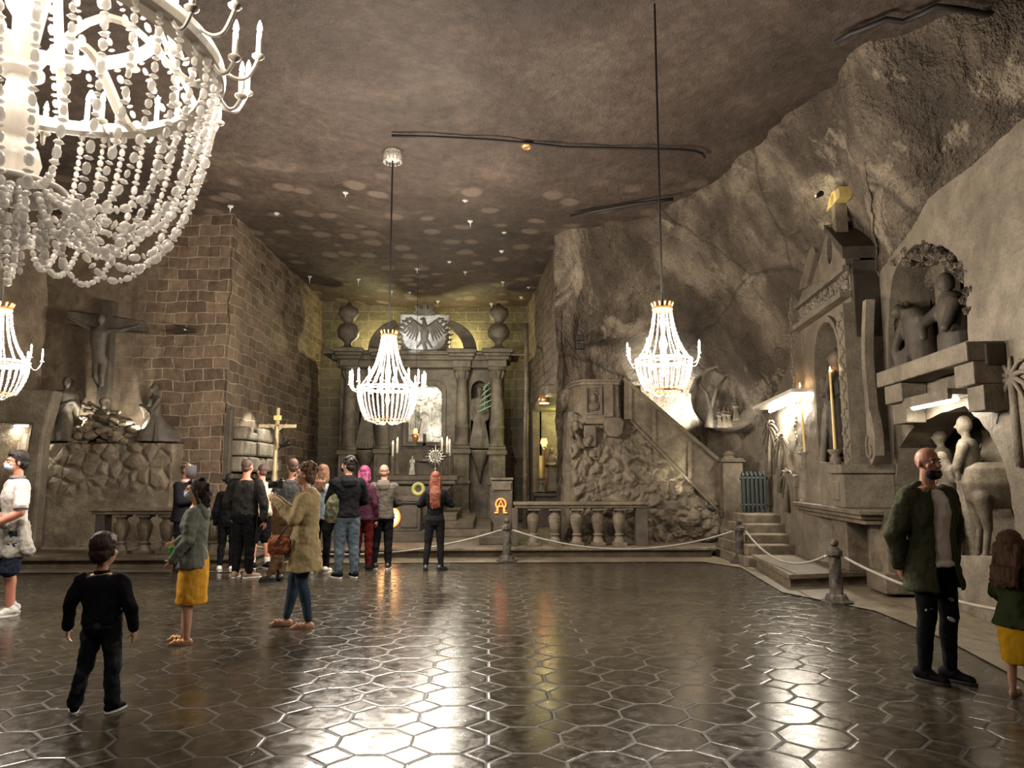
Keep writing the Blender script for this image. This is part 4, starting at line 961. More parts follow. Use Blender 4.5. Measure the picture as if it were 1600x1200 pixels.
YC = 15.6; p = at(427, 822, YC); cf = thing('standing_crucifix', 'tall gilded processional crucifix on a knobbly pole before the side brick wall', 'crucifix', (p.x, YC, 0.21))
X = lambda px, py, dy=0: (at(px,0,YC).x, YC-dy, at(0,py,YC).z)
K['old_gold'] = simple('worn_gilt_wood', (0.42,0.34,0.20), 0.45, 0.3, bump=0.6, bs=30)
m = MB(); zz = [0.21 + k*0.12 for k in range(15)]; m.lathe([(0.05 + 0.022*(k % 2), z) for k, z in enumerate(zz)] + [(0.03, X(0,655)[2])], (X(430,0)[0], YC, 0), 10); m.lathe([(0.2,0.21),(0.2,0.25),(0.06,0.3)], (X(430,0)[0], YC, 0), 14); m.build('pole', K['old_gold'], cf, True, world=True)
m = MB(); xx = X(432,0)[0]; m.box(xx-0.03, xx+0.03, YC-0.02, YC+0.02, X(0,700)[2], X(0,638)[2]); m.box(X(402,0)[0], X(461,0)[0], YC-0.02, YC+0.02, X(0,669)[2], X(0,663.5)[2]); m.build('cross', K['old_gold'], cf, world=True, bevel=0.006)
m = MB(); m.box(xx-0.08, xx+0.08, YC-0.04, YC-0.02, X(0,657)[2], X(0,650)[2]); m.build('title_plate', K['gold'], cf, world=True)
m = MB(); m.ell(X(432,669,0.06), 0.035,0.04,0.05); m.cap(X(432,673,0.05), X(432,683,0.06), 0.05, 0.04); m.cap(X(431,674,0.04), X(418,663,0.03), 0.02, 0.015); m.cap(X(433,674,0.04), X(446,663,0.03), 0.02, 0.015); m.cap(X(432,683,0.06), X(434,692,0.09), 0.035, 0.03); m.cap(X(434,692,0.09), X(432,702,0.04), 0.025, 0.02)
m.blob('crucified_figure', K['old_gold'], cf, vox=0.01, world=True)
p = at(440, 696, 16.2); sp_ = thing('wall_spotlight', 'small black spotlight clamped behind the gilded crucifix', 'spotlight', tuple(p)); m = MB(); m.cap((0,0,0), (0.16,-0.03,0.05), 0.05, 0.06, 10); m.build('body', K['black'], sp_, True); m = MB(); m.cap((-0.1,0.1,-0.1), (0.02,0,0), 0.012, 0.012, 6); m.build('bracket', K['black'], sp_, True)
# ================================================================== ALCOVE LEFT OF THE PULPIT
Y0 = 20.6
sa = fig_blob('green_statue', K['stone'], None, tuple(at(862, 768, Y0)), at(0,700,Y0).z - at(0,768,Y0).z, 0.02, base=tuple(at(862,768,Y0)), arms='fold', robe=0.3, hood=True)
tag(sa, 'small robed statue in green light in the alcove left of the pulpit', 'statue')
m = MB(); a, b = at(836, 770, 20.3), at(884, 770, 20.3); m.box(a.x, b.x+0.3, 20.1, 21.2, 0.21, a.z); m.box(a.x-0.05, b.x+0.3, 20.0, 21.2, a.z-0.1, a.z)
tag(m.build('side_altar', K['stone_dark'], bevel=0.02, base=(1.6,20.6,0.21)), 'dark stone side altar in the alcove left of the pulpit', 'altar table')
for px, py, lab in ((875, 685, 'tall green candle pillar in the alcove, nearest the pulpit'), (846, 712, 'short pale candle stand in the alcove, left of the small statue')):
    candlestick(px, 768, py+35, py, 20.25, lab, 'candle stands in the alcove', r=0.06, cr=0.06, wax='wax_yellow', flame=False)
p = at(850, 692, 20.2); vl = thing('votive_lamp', 'small glowing red votive lamp in the alcove left of the pulpit', 'lamp', tuple(p)); m = MB(); m.lathe([(0.05,-0.1), (0.1,0), (0.07,0.12)], (0,0,0), 12); m.build('red_glass', K['red_glow'], vl, True); m = MB(); m.lathe([(0.02,-1.3),(0.03,-0.2),(0.08,-0.1)], (0,0,0), 10); m.build('holder', K['gold'], vl, True)
lamp('alcove_light', 'POINT', (2.2, 20.5, 3.1), 30, (0.85,0.9,0.35), 0.08)
# bell-shaped lamp on a bracket
p = at(850, 622, 17.5); bl_ = thing('bell_lamp', 'small lit bell-shaped lamp on a pale bracket left of the pulpit', 'lamp', tuple(p))
m = MB(); m.lathe([(0.14,-0.12), (0.13,-0.02), (0.09,0.08), (0.03,0.13)], (0,0,0), 16); m.build('shade', K['gold'], bl_, True)
m = MB(); m.lathe([(0.115,-0.13),(0.115,-0.10)], (0,0,0), 14); m.build('glow_disc', emis('yellow_lamp_glow', (1.0,0.85,0.35), 6), bl_)
m = MB(); m.tube([(0,0,0.12), (0.0,0,0.24), (0.15,0,0.27), (0.5,-0.1,0.22)], [0.02,0.06,0.07,0.03], 8); m.build('bracket', K['stone'], bl_, True)
lamp('bell_light', 'POINT', (p.x, p.y, p.z-0.22), 6, (1.0,0.85,0.4), 0.05)
# pale vertical pipe up the corner of the altar chapel
a, b = at(822, 505, 19.5), at(820, 740, 19.5); b.z = 0.21; m = MB(); m.tube([a, a.lerp(b,0.3)+Vector((0.03,0,0)), a.lerp(b,0.6), b], 0.06, 8); tag(m.build('pipe', K['stone'], smooth=True, base=b), 'pale vertical pipe in the corner right of the main altar', 'pipe')
a = at(800, 554, 21.0); b2 = at(828, 554, 19.5); m = MB(); m.cap(a, b2, 0.03, 0.03); tag(m.build('pipe', K['stone'], smooth=True, base=a), 'short pale horizontal pipe joining the altar cornice to the corner', 'pipe')
# ================================================================== PULPIT WITH STAIR
YP = 15.65
P = lambda px, py, Y=YP: at(px, py, Y)
pu = thing('pulpit', 'carved stone pulpit with a sloping stair parapet growing out of rough rock', 'pulpit', (P(950,0).x, YP+0.3, 0.21))
def bulge(u, v):
    # rough rock base below the pulpit and stair
    pts = [(886,640), (905,650), (940,655), (985,655), (1020,690), (1070,745), (1124,790), (1140,800)]
    t = u*(len(pts)-1); k = min(int(t), len(pts)-2); q = t-k; px = pts[k][0]+(pts[k+1][0]-pts[k][0])*q; py = pts[k][1]+(pts[k+1][1]-pts[k][1])*q
    top_ = at(px, py, YP+0.10); bx = 880 + (1140-880)*u; bt = at(bx, 846, YP-0.1)
    x = bt.x + (top_.x-bt.x)*v; z = 0.2 + (top_.z-0.2)*v
    y = YP - 0.05 - 0.32*sin(pi*min(1,v*1.1))*(1-0.6*u) + 0.12*v + 1.0*max(0,(0.06-u)/0.06)**2
    d = noise.voronoi(Vector((x*3.6, 0, z*3.6)))[0]; y -= 0.16*min(0.6, (d[1]-d[0]))
    d = noise.voronoi(Vector((x*8, 4, z*8)))[0]; y -= 0.05*min(0.6, (d[1]-d[0]))
    return Vector((x, y, z))
vs = []; nu, nv = 220, 170
o_ = sheet('rough_base', bulge, nu, nv, K['stone'], 0.035, 2.4, kind=None, flip=False)
o_.parent = pu; o_.data.transform(pu.matrix_basis.inverted()); kids.setdefault(pu.name, []).append(o_)
# body: five-sided box with relief panels
zb, zt = P(0,655).z, P(0,592).z
xs = [P(888,0,16.5).x, P(898,0,15.95).x, P(914,0).x, P(976,0).x-0.12, P(982,0).x]; ys = [16.6, 15.95, YP-0.05, YP-0.05, 16.0]
m = MB()
def poly_box(pts, z0, z1, grow=0.0):
    cx_ = sum(p[0] for p in pts)/len(pts); cy_ = sum(p[1] for p in pts)/len(pts)
    q = [(cx_+(a-cx_)*(1+grow), cy_+(b-cy_)*(1+grow)) for a, b in pts]; n = len(q)
    m.add([(a,b,z0) for a,b in q]+[(a,b,z1) for a,b in q], [tuple(range(n-1,-1,-1)), tuple(range(n,2*n))]+[(i,(i+1)%n,(i+1)%n+n,i+n) for i in range(n)])
pb = list(zip(xs, ys)) + [(xs[-1], 17.0), (xs[0], 17.0)]
poly_box(pb, zb-0.05, zt-0.12); poly_box(pb, zt-0.12, zt-0.05, 0.05); poly_box(pb, zt-0.05, zt, 0.09); poly_box(pb, zb-0.1, zb+0.02, 0.06)
m.build('body', K['stone'], pu, world=True, bevel=0.015)
for a_, b_ in ((915, 941), (944, 958)):
    m = MB(); x0, x1 = P(a_,0).x, P(b_,0).x; z0, z1 = zb+0.10, zt-0.16
    if a_ == 915:
        m.prism([[(x0,z0),(x0,z1),(x1,z1),(x1,z0)], [(x0+.04,z0+.04),(x1-.04,z0+.04),(x1-.04,z1-.04),(x0+.04,z1-.04)]], YP-0.11, YP-0.05)
        c = ((x0+x1)/2, YP-0.08, (z0+z1)/2+0.05); m.ell(c, 0.07,0.06,0.10); m.ell((c[0],c[1],c[2]-0.17), 0.12,0.05,0.10)
        for k in range(8): a = k*0.785; m.cap((c[0]+0.13*cos(a), YP-0.07, c[2]-0.05+0.2*sin(a)), (c[0]+0.15*cos(a+0.5), YP-0.07, c[2]-0.05+0.22*sin(a+0.5)), 0.02, 0.02, 5)
    else: m.box(x0, x1, YP-0.13, YP, z0-0.05, z1+0.04)
    m.build('relief_panel', K['stone'], pu, world=True, bevel=0.008)
# carved shield
c = P(960, 667, YP-0.22); m = MB(); m.prism([[(c.x-0.22,c.z+0.12),(c.x-0.14,c.z+0.20),(c.x+0.14,c.z+0.20),(c.x+0.20,c.z+0.1),(c.x+0.16,c.z-0.14),(c.x+0.05,c.z-0.22),(c.x-0.12,c.z-0.2),(c.x-0.2,c.z-0.08)]], c.y-0.05, c.y+0.25); m.build('shield_block', K['stone'], pu, world=True, bevel=0.03)
c = P(922, 683, YP-0.25); m = MB(); m.box(c.x-0.13, c.x+0.13, c.y, c.y+0.4, c.z-0.2, c.z+0.25); m.build('stone_block', K['stone'], pu, world=True, bevel=0.03)
c = P(905, 690, YP-0.2); m = MB(); rr = random.Random(4)
for k in range(26): q = c + Vector((rr.uniform(-0.2,0.25), rr.uniform(-0.1,0.1), rr.uniform(-0.45,0.35))); m.ell(q, 0.06, 0.06, 0.12, axis=(rr.uniform(-1,1), 0, 1), seg=6, rings=4)
m.blob('leaf_carving', K['stone'], pu, vox=0.02, it=1, world=True)
# stair parapet
def PZ(px, py): v = P(px, py); return (v.x, v.z)
par = [PZ(976,594), PZ(1124,723), PZ(1124,800), PZ(984,655), PZ(976,655)]
m = MB(); m.prism([par[::-1]], YP, YP+0.25); m.build('stair_parapet', K['stone'], pu, world=True, bevel=0.01)
def beam(a, b, wd, y0_, y1_, nm='moulding'):
    a = Vector(a); b = Vector(b); d = (b-a).normalized(); n = Vector((-d.y, d.x))*wd/2
    m = MB(); m.prism([[tuple(a-n), tuple(b-n), tuple(b+n), tuple(a+n)]], y0_, y1_); m.build(nm, K['stone'], pu, world=True, bevel=0.008)
beam(PZ(974,592), PZ(1126,722), 0.07, YP-0.07, YP+0.32, 'handrail'); beam(PZ(984,657), PZ(1124,800), 0.05, YP-0.05, YP, 'moulding')
for px, y_a, y_b in ((1021, 640, 690), (1077, 690, 748), (984, 606, 655)): beam(PZ(px,y_a), PZ(px,y_b), 0.07, YP-0.05, YP, 'panel_post')
m = MB()
for k in range(11):                                            # treads hidden behind the parapet
    a = PZ(1118-13*k, 0)[0]; z = 0.45 + 0.215*k; m.box(a-0.25, a+0.05, YP+0.25, YP+0.75, 0.2, min(z, 2.75))
m.build('stair_treads', K['stone'], pu, world=True)
# newel
a, b = P(1122,0).x, P(1153,0).x; zt = P(0,722).z; m = MB(); m.box(a, b, YP-0.3, YP+0.15, 0.2, zt); m.box(a-0.05, b+0.05, YP-0.35, YP+0.2, zt, zt+0.04); m.box(a-0.02, b+0.02, YP-0.32, YP+0.17, zt+0.04, zt+0.08)
m.lathe([(0.14,0),(0.10,0.05),(0.13,0.09),(0.08,0.14),(0.03,0.17)], ((a+b)/2, YP-0.08, zt+0.08), 14); m.build('newel_post', K['stone'], pu, world=True, bevel=0.015)
# spotlight under the stair
p = P(1114, 797, YP-0.42); s1 = thing('stair_spotlight', 'small black floodlight on the stair rock, lighting it from below', 'spotlight', tuple(p))
m = MB(); m.cap((0,0,0), (-0.08,0,0.06), 0.045, 0.055, 10); m.build('body', K['black'], s1, True); m = MB(); m.tube([(0.09,0.2,-0.1), (0.07,0,-0.07), (0,0,0)], 0.012, 6); m.build('bracket', K['black'], s1, True)
lamp('stair_light', 'SPOT', p + Vector((-0.13,-0.02,0.09)), 45, (1.0,0.93,0.66), 0.03, target=P(1010, 680, YP+0.0), spot=R(60), blend=0.6)
# bright grotto wall behind the stair, and the relief beside it
lamp('grotto_light', 'SPOT', at(1045, 672, 16.45), 190, (1.0,0.96,0.84), 0.06, target=at(1052, 600, 17.3), spot=R(105), blend=0.5)
gr = thing('wall_relief', 'round wall relief with small carved figures and palm on the rock behind the stair', 'relief', tuple(at(1135, 670, 15.75)))
G = lambda px, py, Y=15.75: at(px, py, Y)
m = MB(); c = G(1135, 622)
def disc(u, v):
    a = 2*pi*u; r = v; x = c.x + 0.72*r*cos(a); z = c.z + 0.72*r*sin(a)
    return Vector((x, 15.85 + 0.10*(1-r**4) - 0.08*(r > 0.95) - 0.5*(x-c.x)*0.5, z))
vs = []; fs = []
nu, nv = 60, 20
for j in range(nv+1):
    for i in range(nu): vs.append(disc(i/nu, max(0.01, j/nv)) + Vector((0, 0.03*noise.noise(disc(i/nu, max(0.01,j/nv))*4), 0)))
for j in range(nv):
    for i in range(nu): fs.append((j*nu+i, j*nu+(i+1)%nu, (j+1)*nu+(i+1)%nu, (j+1)*nu+i))
m.add(vs, fs); m.build('relief_ground', K['rock_light'], gr, True, world=True)
for (px, py, h) in ((1124, 668, 0.42), (1132, 668, 0.46), (1139, 667, 0.42), (1150, 657, 0.50)):
    o = fig_blob('relief_figure', K['stone'], gr, tuple(G(px, py, 15.68)), h, 0.014, arms='fold', robe=0.26)
m = MB(); rim = [(c.x+0.74*cos(a), 15.8-0.25*(0.74*cos(a)), c.z+0.74*sin(a)) for a in [R(-30+25*k) for k in range(9)]]; m.tube(rim, 0.035, 6)
m.tube([G(1108,668), G(1110,640), G(1104,615), G(1093,600)], [0.10,0.06,0.05,0.02], 7); m.tube([G(1110,640), G(1118,610), G(1135,588)], [0.05,0.04,0.02], 6)
m.build('tree_carving', K['rock_light'], gr, True, world=True)
lamp('relief_spot', 'SPOT', at(1138, 694, 15.2), 22, (1.0,0.97,0.9), 0.04, target=at(1136, 630, 15.85), spot=R(85))
# palm leaf carvings on the wall beyond the right altar
pr = thing('palm_relief', 'tall palm leaves carved into the wall above the radiator', 'relief', tuple(at(1205, 800, 14.6)))
def palm(px, py, h, n, Yp, L=0.7):
    b = at(px, py, Yp); m = MB(); t_ = at(px+2, py-h, Yp); dv = Vector((0.11,0.99,0)); off = Vector((-0.03,0,0))
    m.tube([b, b.lerp(t_, 0.5)+dv*0.05, t_], [0.06,0.04,0.03], 6)
    for k in range(n):
        a = R(-50 + 280*k/(n-1)); pts = []
        for i in range(7):
            q = i/6; pts.append(t_ + off + dv*(L*q*cos(a)) + Vector((0, 0, 0.6*L*q*sin(a) - 0.45*L*q*q)))
        m.tube(pts, [0.035*(1-0.7*i/6) for i in range(7)], 5)
    m.build('palm', K['rock_light'], pr, True, world=True)
palm(1203, 740, 75, 9, 14.6, 0.6); palm(1219, 770, 85, 9, 13.95, 0.6); palm(1229, 800, 60, 7, 13.5, 0.5)
# radiator on the landing and the side stair
m = MB()
for k in range(5): 
    z = 0.19 + 0.165*(k); y = 12.95 + 0.30*k; m.box(P(1152,0,y).x + 0.12, 5.95, y, 14.95, max(0,z-0.2), z if k else 0.17)
tag(m.build('side_steps', K['stone'], bevel=0.02), kind='structure')
YR = 14.75; a, b = at(1156,0,YR).x, at(1196,0,YR).x; zb, zt = 0.86, at(0,738,YR).z
ra = thing('radiator', 'dark teal cast iron radiator on the landing beside the stair newel', 'radiator', ((a+b)/2, YR, zb))
K['teal'] = simple('teal_paint', (0.019,0.026,0.025), 0.45)
for k in range(6):
    x = a + (b-a)*(k+0.5)/6; m = MB(); m.box(x-0.027, x+0.027, YR-0.05, YR+0.05, zb+0.06, zt-0.03); m.cap((x, YR, zt-0.04), (x, YR, zt-0.01), 0.03, 0.03, 8); m.box(x-0.018, x+0.018, YR-0.04, YR+0.04, zb, zb+0.08); m.build('section', K['teal'], ra, world=True, bevel=0.01)
m = MB(); m.cap((a, YR, zt-0.12), (b, YR, zt-0.12), 0.03, 0.03); m.cap((a, YR, zb+0.14), (b+0.05, YR, zb+0.14), 0.03, 0.03); m.build('header_pipe', K['teal'], ra, True, world=True)
# pair of dark loudspeakers on the rock above the pulpit
p = at(906, 538, 16.0); lsx = thing('wall_spotlight', 'pair of small dark spotlights on a bracket high on the rock above the pulpit', 'spotlight', tuple(p))
for dz in (0.07, -0.12): m = MB(); m.box(-0.09, 0.09, -0.12, 0.05, dz, dz+0.13); m.build('lamp_head', K['black'], lsx, bevel=0.02)
m = MB(); m.cap((0,0.3,0), (0,0.0,0.02), 0.03, 0.03); m.build('bracket', K['silver'], lsx, True)
# ================================================================== RIGHT ALTAR (built in the right wall's own frame)
def rt(name, label, cat, x, y, z, group=None):
    w_ = rw(x, y, z); t = thing(name, label, cat, tuple(w_), RROT, group); return t
class RB(MB):
    def __init__(s): super().__init__(); s.T = RM.copy()
def zR(px, py, n=0.4): return rp(px, py, n)[1]
def xR(px, n=0.4, py=700): return rp(px, py, n)[0]
NA = 0.42
q = lambda px, py: rp(px, py, NA)
xa, xb = xR(1254, NA), xR(1343, NA)
zm = zR(1333, 796, 0.72)
ra_ = rt('side_altar', 'tall weathered stone altar front on the right wall with arched niche and gilded cross', 'altar', (xa+xb)/2, 0, 0.2)
m = RB(); nich = arch_loop(xR(1285,NA), xR(1324,NA), zR(1304,735,NA), zR(1304,497,NA), 12)
ztop = zR(1342,405,NA); zent = zR(1300,484,NA)
m.prism([[(xa,zm-0.05), (xa,zR(1254,455,NA)), (xa+0.25, zR(1262,440,NA)), (xb,ztop-0.05), (xb,zm-0.05)], nich], -NA, 0.0); m.build('front_panel', K['rock_light'], ra_, world=True, bevel=0.01)
m = RB(); m.box(xa+0.05, xb-0.02, 0.0, 0.5, 0.2, ztop-0.1); m.build('altar_core', K['stone_dark'], ra_, world=True)
for x0_, x1_, zz_ in ((xa-0.02, xa+0.22, zR(1256,452,NA)), (xb-0.30, xb+0.0, zR(1335,470,NA))):
    m = RB(); m.box(x0_, x1_, -NA-0.12, -NA, zm, zz_)
    rr = random.Random(2)
    for k in range(46):
        x = x0_ + (x1_-x0_)*(0.5+0.28*sin(k*1.3)); z = zm+0.35 + (zz_-zm-0.45)*k/46; m.ell((x, -NA-0.13, z), 0.035, 0.03, 0.05, seg=6, rings=4, rot=Matrix.Rotation(rr.uniform(-1,1), 4, 'Y'))
    m.box(x0_-0.05, x1_+0.05, -NA-0.18, -NA, zm, zm+0.22); m.build('pilaster', K['rock_light'], ra_, world=True)
m = RB(); m.box(xb-0.42, xb+0.1, -NA-0.28, 0.0, zm, zR(1340,740,NA)); m.box(xb-0.46, xb+0.14, -NA-0.33, 0.0, zR(1340,740,NA), zR(1340,726,NA)); m.box(xb-0.34, xb-0.08, -NA-0.30, -NA-0.27, zm+0.1, zR(1340,745,NA)-0.06)
m.build('pedestal', K['rock_light'], ra_, world=True, bevel=0.015)
m = RB(); m.box(xa-0.04, xa+0.3, -NA-0.26, 0.0, zm, zR(1258,742,NA)); m.build('pedestal', K['rock_light'], ra_, world=True, bevel=0.015)
m = RB(); m.box(xa+0.1, xb+0.02, -NA-0.16, -NA, zent, zent+0.08); m.box(xa+0.2, xb+0.02, -NA-0.10, -NA, zR(1335,410,NA)-0.06, zR(1335,410,NA)+0.02)
rr = random.Random(8)
for k in range(110):
    x = rr.uniform(xa+0.28, xb-0.05); z = rr.uniform(zent+0.12, zR(1335,410,NA)-0.1); m.ell((x, -NA-0.02, z), 0.05, 0.05, 0.035, seg=6, rings=4, rot=Matrix.Rotation(rr.uniform(0,3), 4, 'Y'))
m.build('frieze', K['rock_light'], ra_, world=True)
m = RB(); ar = arch_loop(xR(1285,NA)-0.10, xR(1324,NA)+0.06, zR(1304,735,NA), zR(1304,497,NA)+0.1, 12); m.prism([ar, [(a, b) for a, b in nich]], -NA-0.06, -NA); m.build('niche_arch', K['rock_light'], ra_, world=True, bevel=0.01)
# sloping side pinnacle and gable roof
m = RB(); m.prism([[q(1251,455), q(1272,378), q(1279,395), q(1264,448)]], -NA-0.05, -NA+0.35); m.prism([[q(1266,448), q(1284,392), q(1287,400), q(1284,440)]], -NA, -NA+0.2); m.build('pinnacle', K['stone'], ra_, world=True, bevel=0.01)
xg0, xg1 = xR(1283,NA,420), xb; zg = zR(1298,352,NA); xpk = xR(1298,NA,352)
hole = [(xpk-0.02+0.14*cos(R(a)), zR(1305,386,NA)+0.22*sin(R(a))) for a in range(0,360,30)]
m = RB(); m.prism([[(xg0,zR(1284,440,NA)), (xg0,zR(1284,408,NA)), (xpk-0.03,zg), (xpk+0.02,zg), (xg1-0.1,ztop+0.32), (xg1,ztop-0.02), (xg1,ztop-0.12)], hole], -NA-0.04, -NA+0.18); m.build('gable', K['rock_light'], ra_, world=True, bevel=0.01)
m = RB(); m.prism([[(xpk-0.03,zg-0.06), (xpk-0.03,zg+0.02), (xg1+0.05,ztop+0.30), (xg1+0.05,ztop+0.12)]], -NA-0.10, 0.55); m.prism([[(xpk,zg-0.06), (xg0-0.15,zR(1278,408,NA)), (xg0-0.15,zR(1278,408,NA)+0.1), (xpk,zg+0.02)]], -NA-0.02, 0.55)
m.prism([[(xg1-0.25,zR(1342,455,NA)-0.6), (xg1-0.25,ztop+0.10), (xg1+0.0,ztop+0.10), (xg1+0.0,zR(1342,455,NA)-0.6)]], -NA+0.05, 0.6); m.build('roof', K['stone_dark'], ra_, world=True)
# cross
xc = xR(1303,NA,310); zc0, zc1 = zR(1303,358,NA), zR(1303,284,NA); zb_ = zR(1303,312,NA)
m = RB(); m.box(xc-0.08, xc+0.08, -NA-0.02, -NA+0.16, zc0-0.1, zb_-0.08); m.build('cross_post', K['stone'], ra_, world=True)
K['gilt'] = simple('gilded_cross', (0.72,0.56,0.20), 0.4, 0.4, bump=0.2)
m = RB(); m.box(xc-0.08, xc+0.08, -NA-0.03, -NA+0.17, zb_-0.08, zc1); m.box(xc-0.34, xc+0.34, -NA-0.03, -NA+0.15, zb_-0.09, zb_+0.08); m.build('cross_head', K['gilt'], ra_, world=True)
p = rw(xc+0.32, -NA-0.35, zb_-0.05); s1 = thing('cross_spotlight', 'tiny dark spotlight with a bright lens at the gilded cross on the right altar', 'spotlight', tuple(p)); m = MB(); m.cap((0,0,0), (0.06,0,0.04), 0.035, 0.045, 8); m.build('body', K['black'], s1, True)
lamp('cross_light', 'SPOT', p + Vector((-0.06,-0.0,0)), 14, (1.0,0.92,0.65), 0.03, target=rw(xc-0.1, -NA, zb_+0.1), spot=R(90))
# the table below
m = RB(); x0_, x1_ = xR(1232,0.72), xR(1334,0.72); m.box(x0_, x1_+0.05, -0.72, 0.0, zm-0.07, zm); m.box(x0_+0.05, x1_, -0.68, 0, zm-0.13, zm-0.07); m.box(x0_+0.12, x1_-0.03, -0.62, 0, zm-0.2, zm-0.13)
m.build('table_top', K['stone'], ra_, world=True, bevel=0.015)
m = RB(); x1b = x1_-0.05
m.box(xR(1262,0.5), xR(1276,0.5), -0.52, 0, 0.2, zm-0.2); m.box(xR(1297,0.5), xR(1318,0.5)+0.05, -0.54, 0, 0.2, zm-0.2); m.box(x1b-0.45, x1b+0.12, -0.40, 0.1, 0.05, zm-0.02); m.box(x1b-0.5, x1b+0.17, -0.46, 0.1, 0.05, 0.32); m.box(xR(1262,0.5), x1b, -0.25, 0, 0.2, zm-0.2)
m.build('table_base', K['stone'], ra_, world=True, bevel=0.015)
m = RB(); rr = random.Random(12); xx0, xx1 = xR(1278,0.3), xR(1295,0.3)
for k in range(16): m.cap((rr.uniform(xx0,xx1), -0.28, rr.uniform(0.4,zm-0.35)), (rr.uniform(xx0,xx1), -0.30, rr.uniform(0.4,zm-0.35)), 0.04, 0.03, 6)
m.blob('base_relief', K['stone'], ra_, vox=0.016, it=1, world=True)
# platform slab under the altar
m = MB(); c0 = on(1176,884); c1 = on(1234,920); c2 = on(1350,912); 
pl = [(c0.x,c0.y), (c1.x,c1.y), (c2.x+0.5,c2.y-0.05), (6.2,13.0), (c0.x+0.3,13.1)]
for z0_, z1_, g in ((0.0,0.13,-0.03), (0.13,0.2,0.02)):
    n = len(pl); cxm = sum(a for a, b in pl)/n; cym = sum(b for a, b in pl)/n; Q = [(a+(a-cxm)*g, b+(b-cym)*g) for a, b in pl]
    m.add([(a,b,z0_) for a,b in Q]+[(a,b,z1_) for a,b in Q], [tuple(range(n-1,-1,-1)), tuple(range(n,2*n))]+[(i,(i+1)%n,(i+1)%n+n,i+n) for i in range(n)])
tag(m.build('side_platform', K['stone'], bevel=0.01), kind='structure')
# niche statue
x = rp(1309,640,0.45)[0]; z = zR(1309,722,0.45); hS = zR(1309,545,0.45) - z
m = RB(); figure(m, (x, -0.45, z), hS, face=-0.6, arms='fold', hood=True, robe=0.22); m.ell((x-0.16,-0.60,z+hS*0.72), 0.07,0.07,0.09); m.cap((x-0.15,-0.58,z+hS*0.66), (x-0.08,-0.54,z+hS*0.52), 0.07, 0.06)
tag(m.blob('madonna_statue', K['stone_dark'], None, vox=0.022, it=2, base=rw(x,-0.45,z)), 'dark hooded woman statue holding a child in the arched niche of the right altar', 'statue')
m = RB(); m.box(x-0.3, x+0.3, -0.68, 0, zm, z); m.build('statue_plinth', K['rock_light'], ra_, world=True, bevel=0.01)
m = RB(); rr = random.Random(21)
for k in range(60): m.ell((rr.uniform(nich[0][0], nich[-1][0]), -0.01, rr.uniform(z+hS*0.6, nich[6][1])), 0.05,0.05,0.07, seg=6, rings=4)
m.build('niche_relief', K['rock_light'], ra_, world=True)
# kneeling figure group to the left of the altar
p = rw(xR(1245,0.30)-0.0, -0.30, zm); m = MB(); o = fig_blob('kneeling_statue', K['rock_light'], None, tuple(p), 0.75, 0.018, base=tuple(p), face=R(-60), kneel=True, robe=0.25, arms='pray'); tag(o, 'weathered kneeling stone figure at the left end of the right altar table', 'statue')
def bigcandle(px0, py0, px1, py1, px2, py2, n, lab):
    a = rw(*(lambda t: (t[0], -n, t[1]))(rp(px0, py0, n))); b = rw(*(lambda t: (t[0], -n, t[1]))(rp(px1, py1, n))); c = rw(*(lambda t: (t[0], -n, t[1]))(rp(px2, py2, n)))
    t = thing('tall_candlestick', lab, 'candlestick', tuple(a), 0, 'tall candlesticks of the right altar'); H = b.z - a.z
    m = MB(); m.lathe([(0.13,0),(0.12,0.05),(0.07,0.1),(0.10,H*0.25),(0.055,H*0.33),(0.085,H*0.42),(0.05,H*0.5),(0.075,H*0.68),(0.085,H*0.85),(0.05,H*0.9),(0.11,H*0.96),(0.11,H)], (0,0,0), 14); m.build('stick', K['rock_light'], t, True)
    m = MB(); d = (c-a); m.cap((b.x-a.x if 0 else 0, 0, H), (d.x, d.y, d.z), 0.026, 0.017, 10); m.build('candle', K['wax_yellow'], t, True)
    m = MB(); m.lathe([(0.004,0),(0.016,0.02),(0.010,0.05),(0.001,0.085)], (d.x, d.y, d.z+0.01), 8); m.build('flame', K['flame'], t, True)
    lamp('flame_light', 'POINT', a+d+Vector((0,0,0.08)), 1.5, (1.0,0.6,0.3), 0.03)
bigcandle(1262, 786, 1258, 706, 1250, 606, 0.55, 'stone candlestick with long thin lit candle at the far end of the right altar table')
bigcandle(1310, 796, 1308, 702, 1297, 582, 0.60, 'tall stone candlestick with long yellow lit candle before the dark hooded statue')
# scroll bracket on the wall
m = RB(); c = rp(1362, 690, 0.34)
pts = [rp(1352,470,0.34), rp(1350,520,0.34), rp(1350,560,0.34), rp(1353,600,0.34), rp(1357,640,0.34)]
m.prism([[(a-0.05,b) for a, b in pts] + [(c[0]-0.12, c[1]+0.1), (c[0]-0.15, c[1]-0.15), (c[0], c[1]-0.33), (c[0]+0.16, c[1]-0.2), (c[0]+0.17, c[1]+0.1), (c[0]+0.12, c[1]+0.3)] + [(a+0.09,b) for a, b in pts[::-1]]], -0.36, -0.24)
sp_ = [(c[0]+(0.14-0.012*k)*cos(0.55*k+2), -0.37, c[1]-0.1+(0.20-0.017*k)*sin(0.55*k+2)) for k in range(12)]
m.tube(sp_, 0.022, 6); tag(m.build('scroll_bracket', K['rock_light'], bevel=0.01, base=rw(c[0],0,c[1]-0.35)), 'large carved scroll on the wall right of the side altar', 'wall carving')
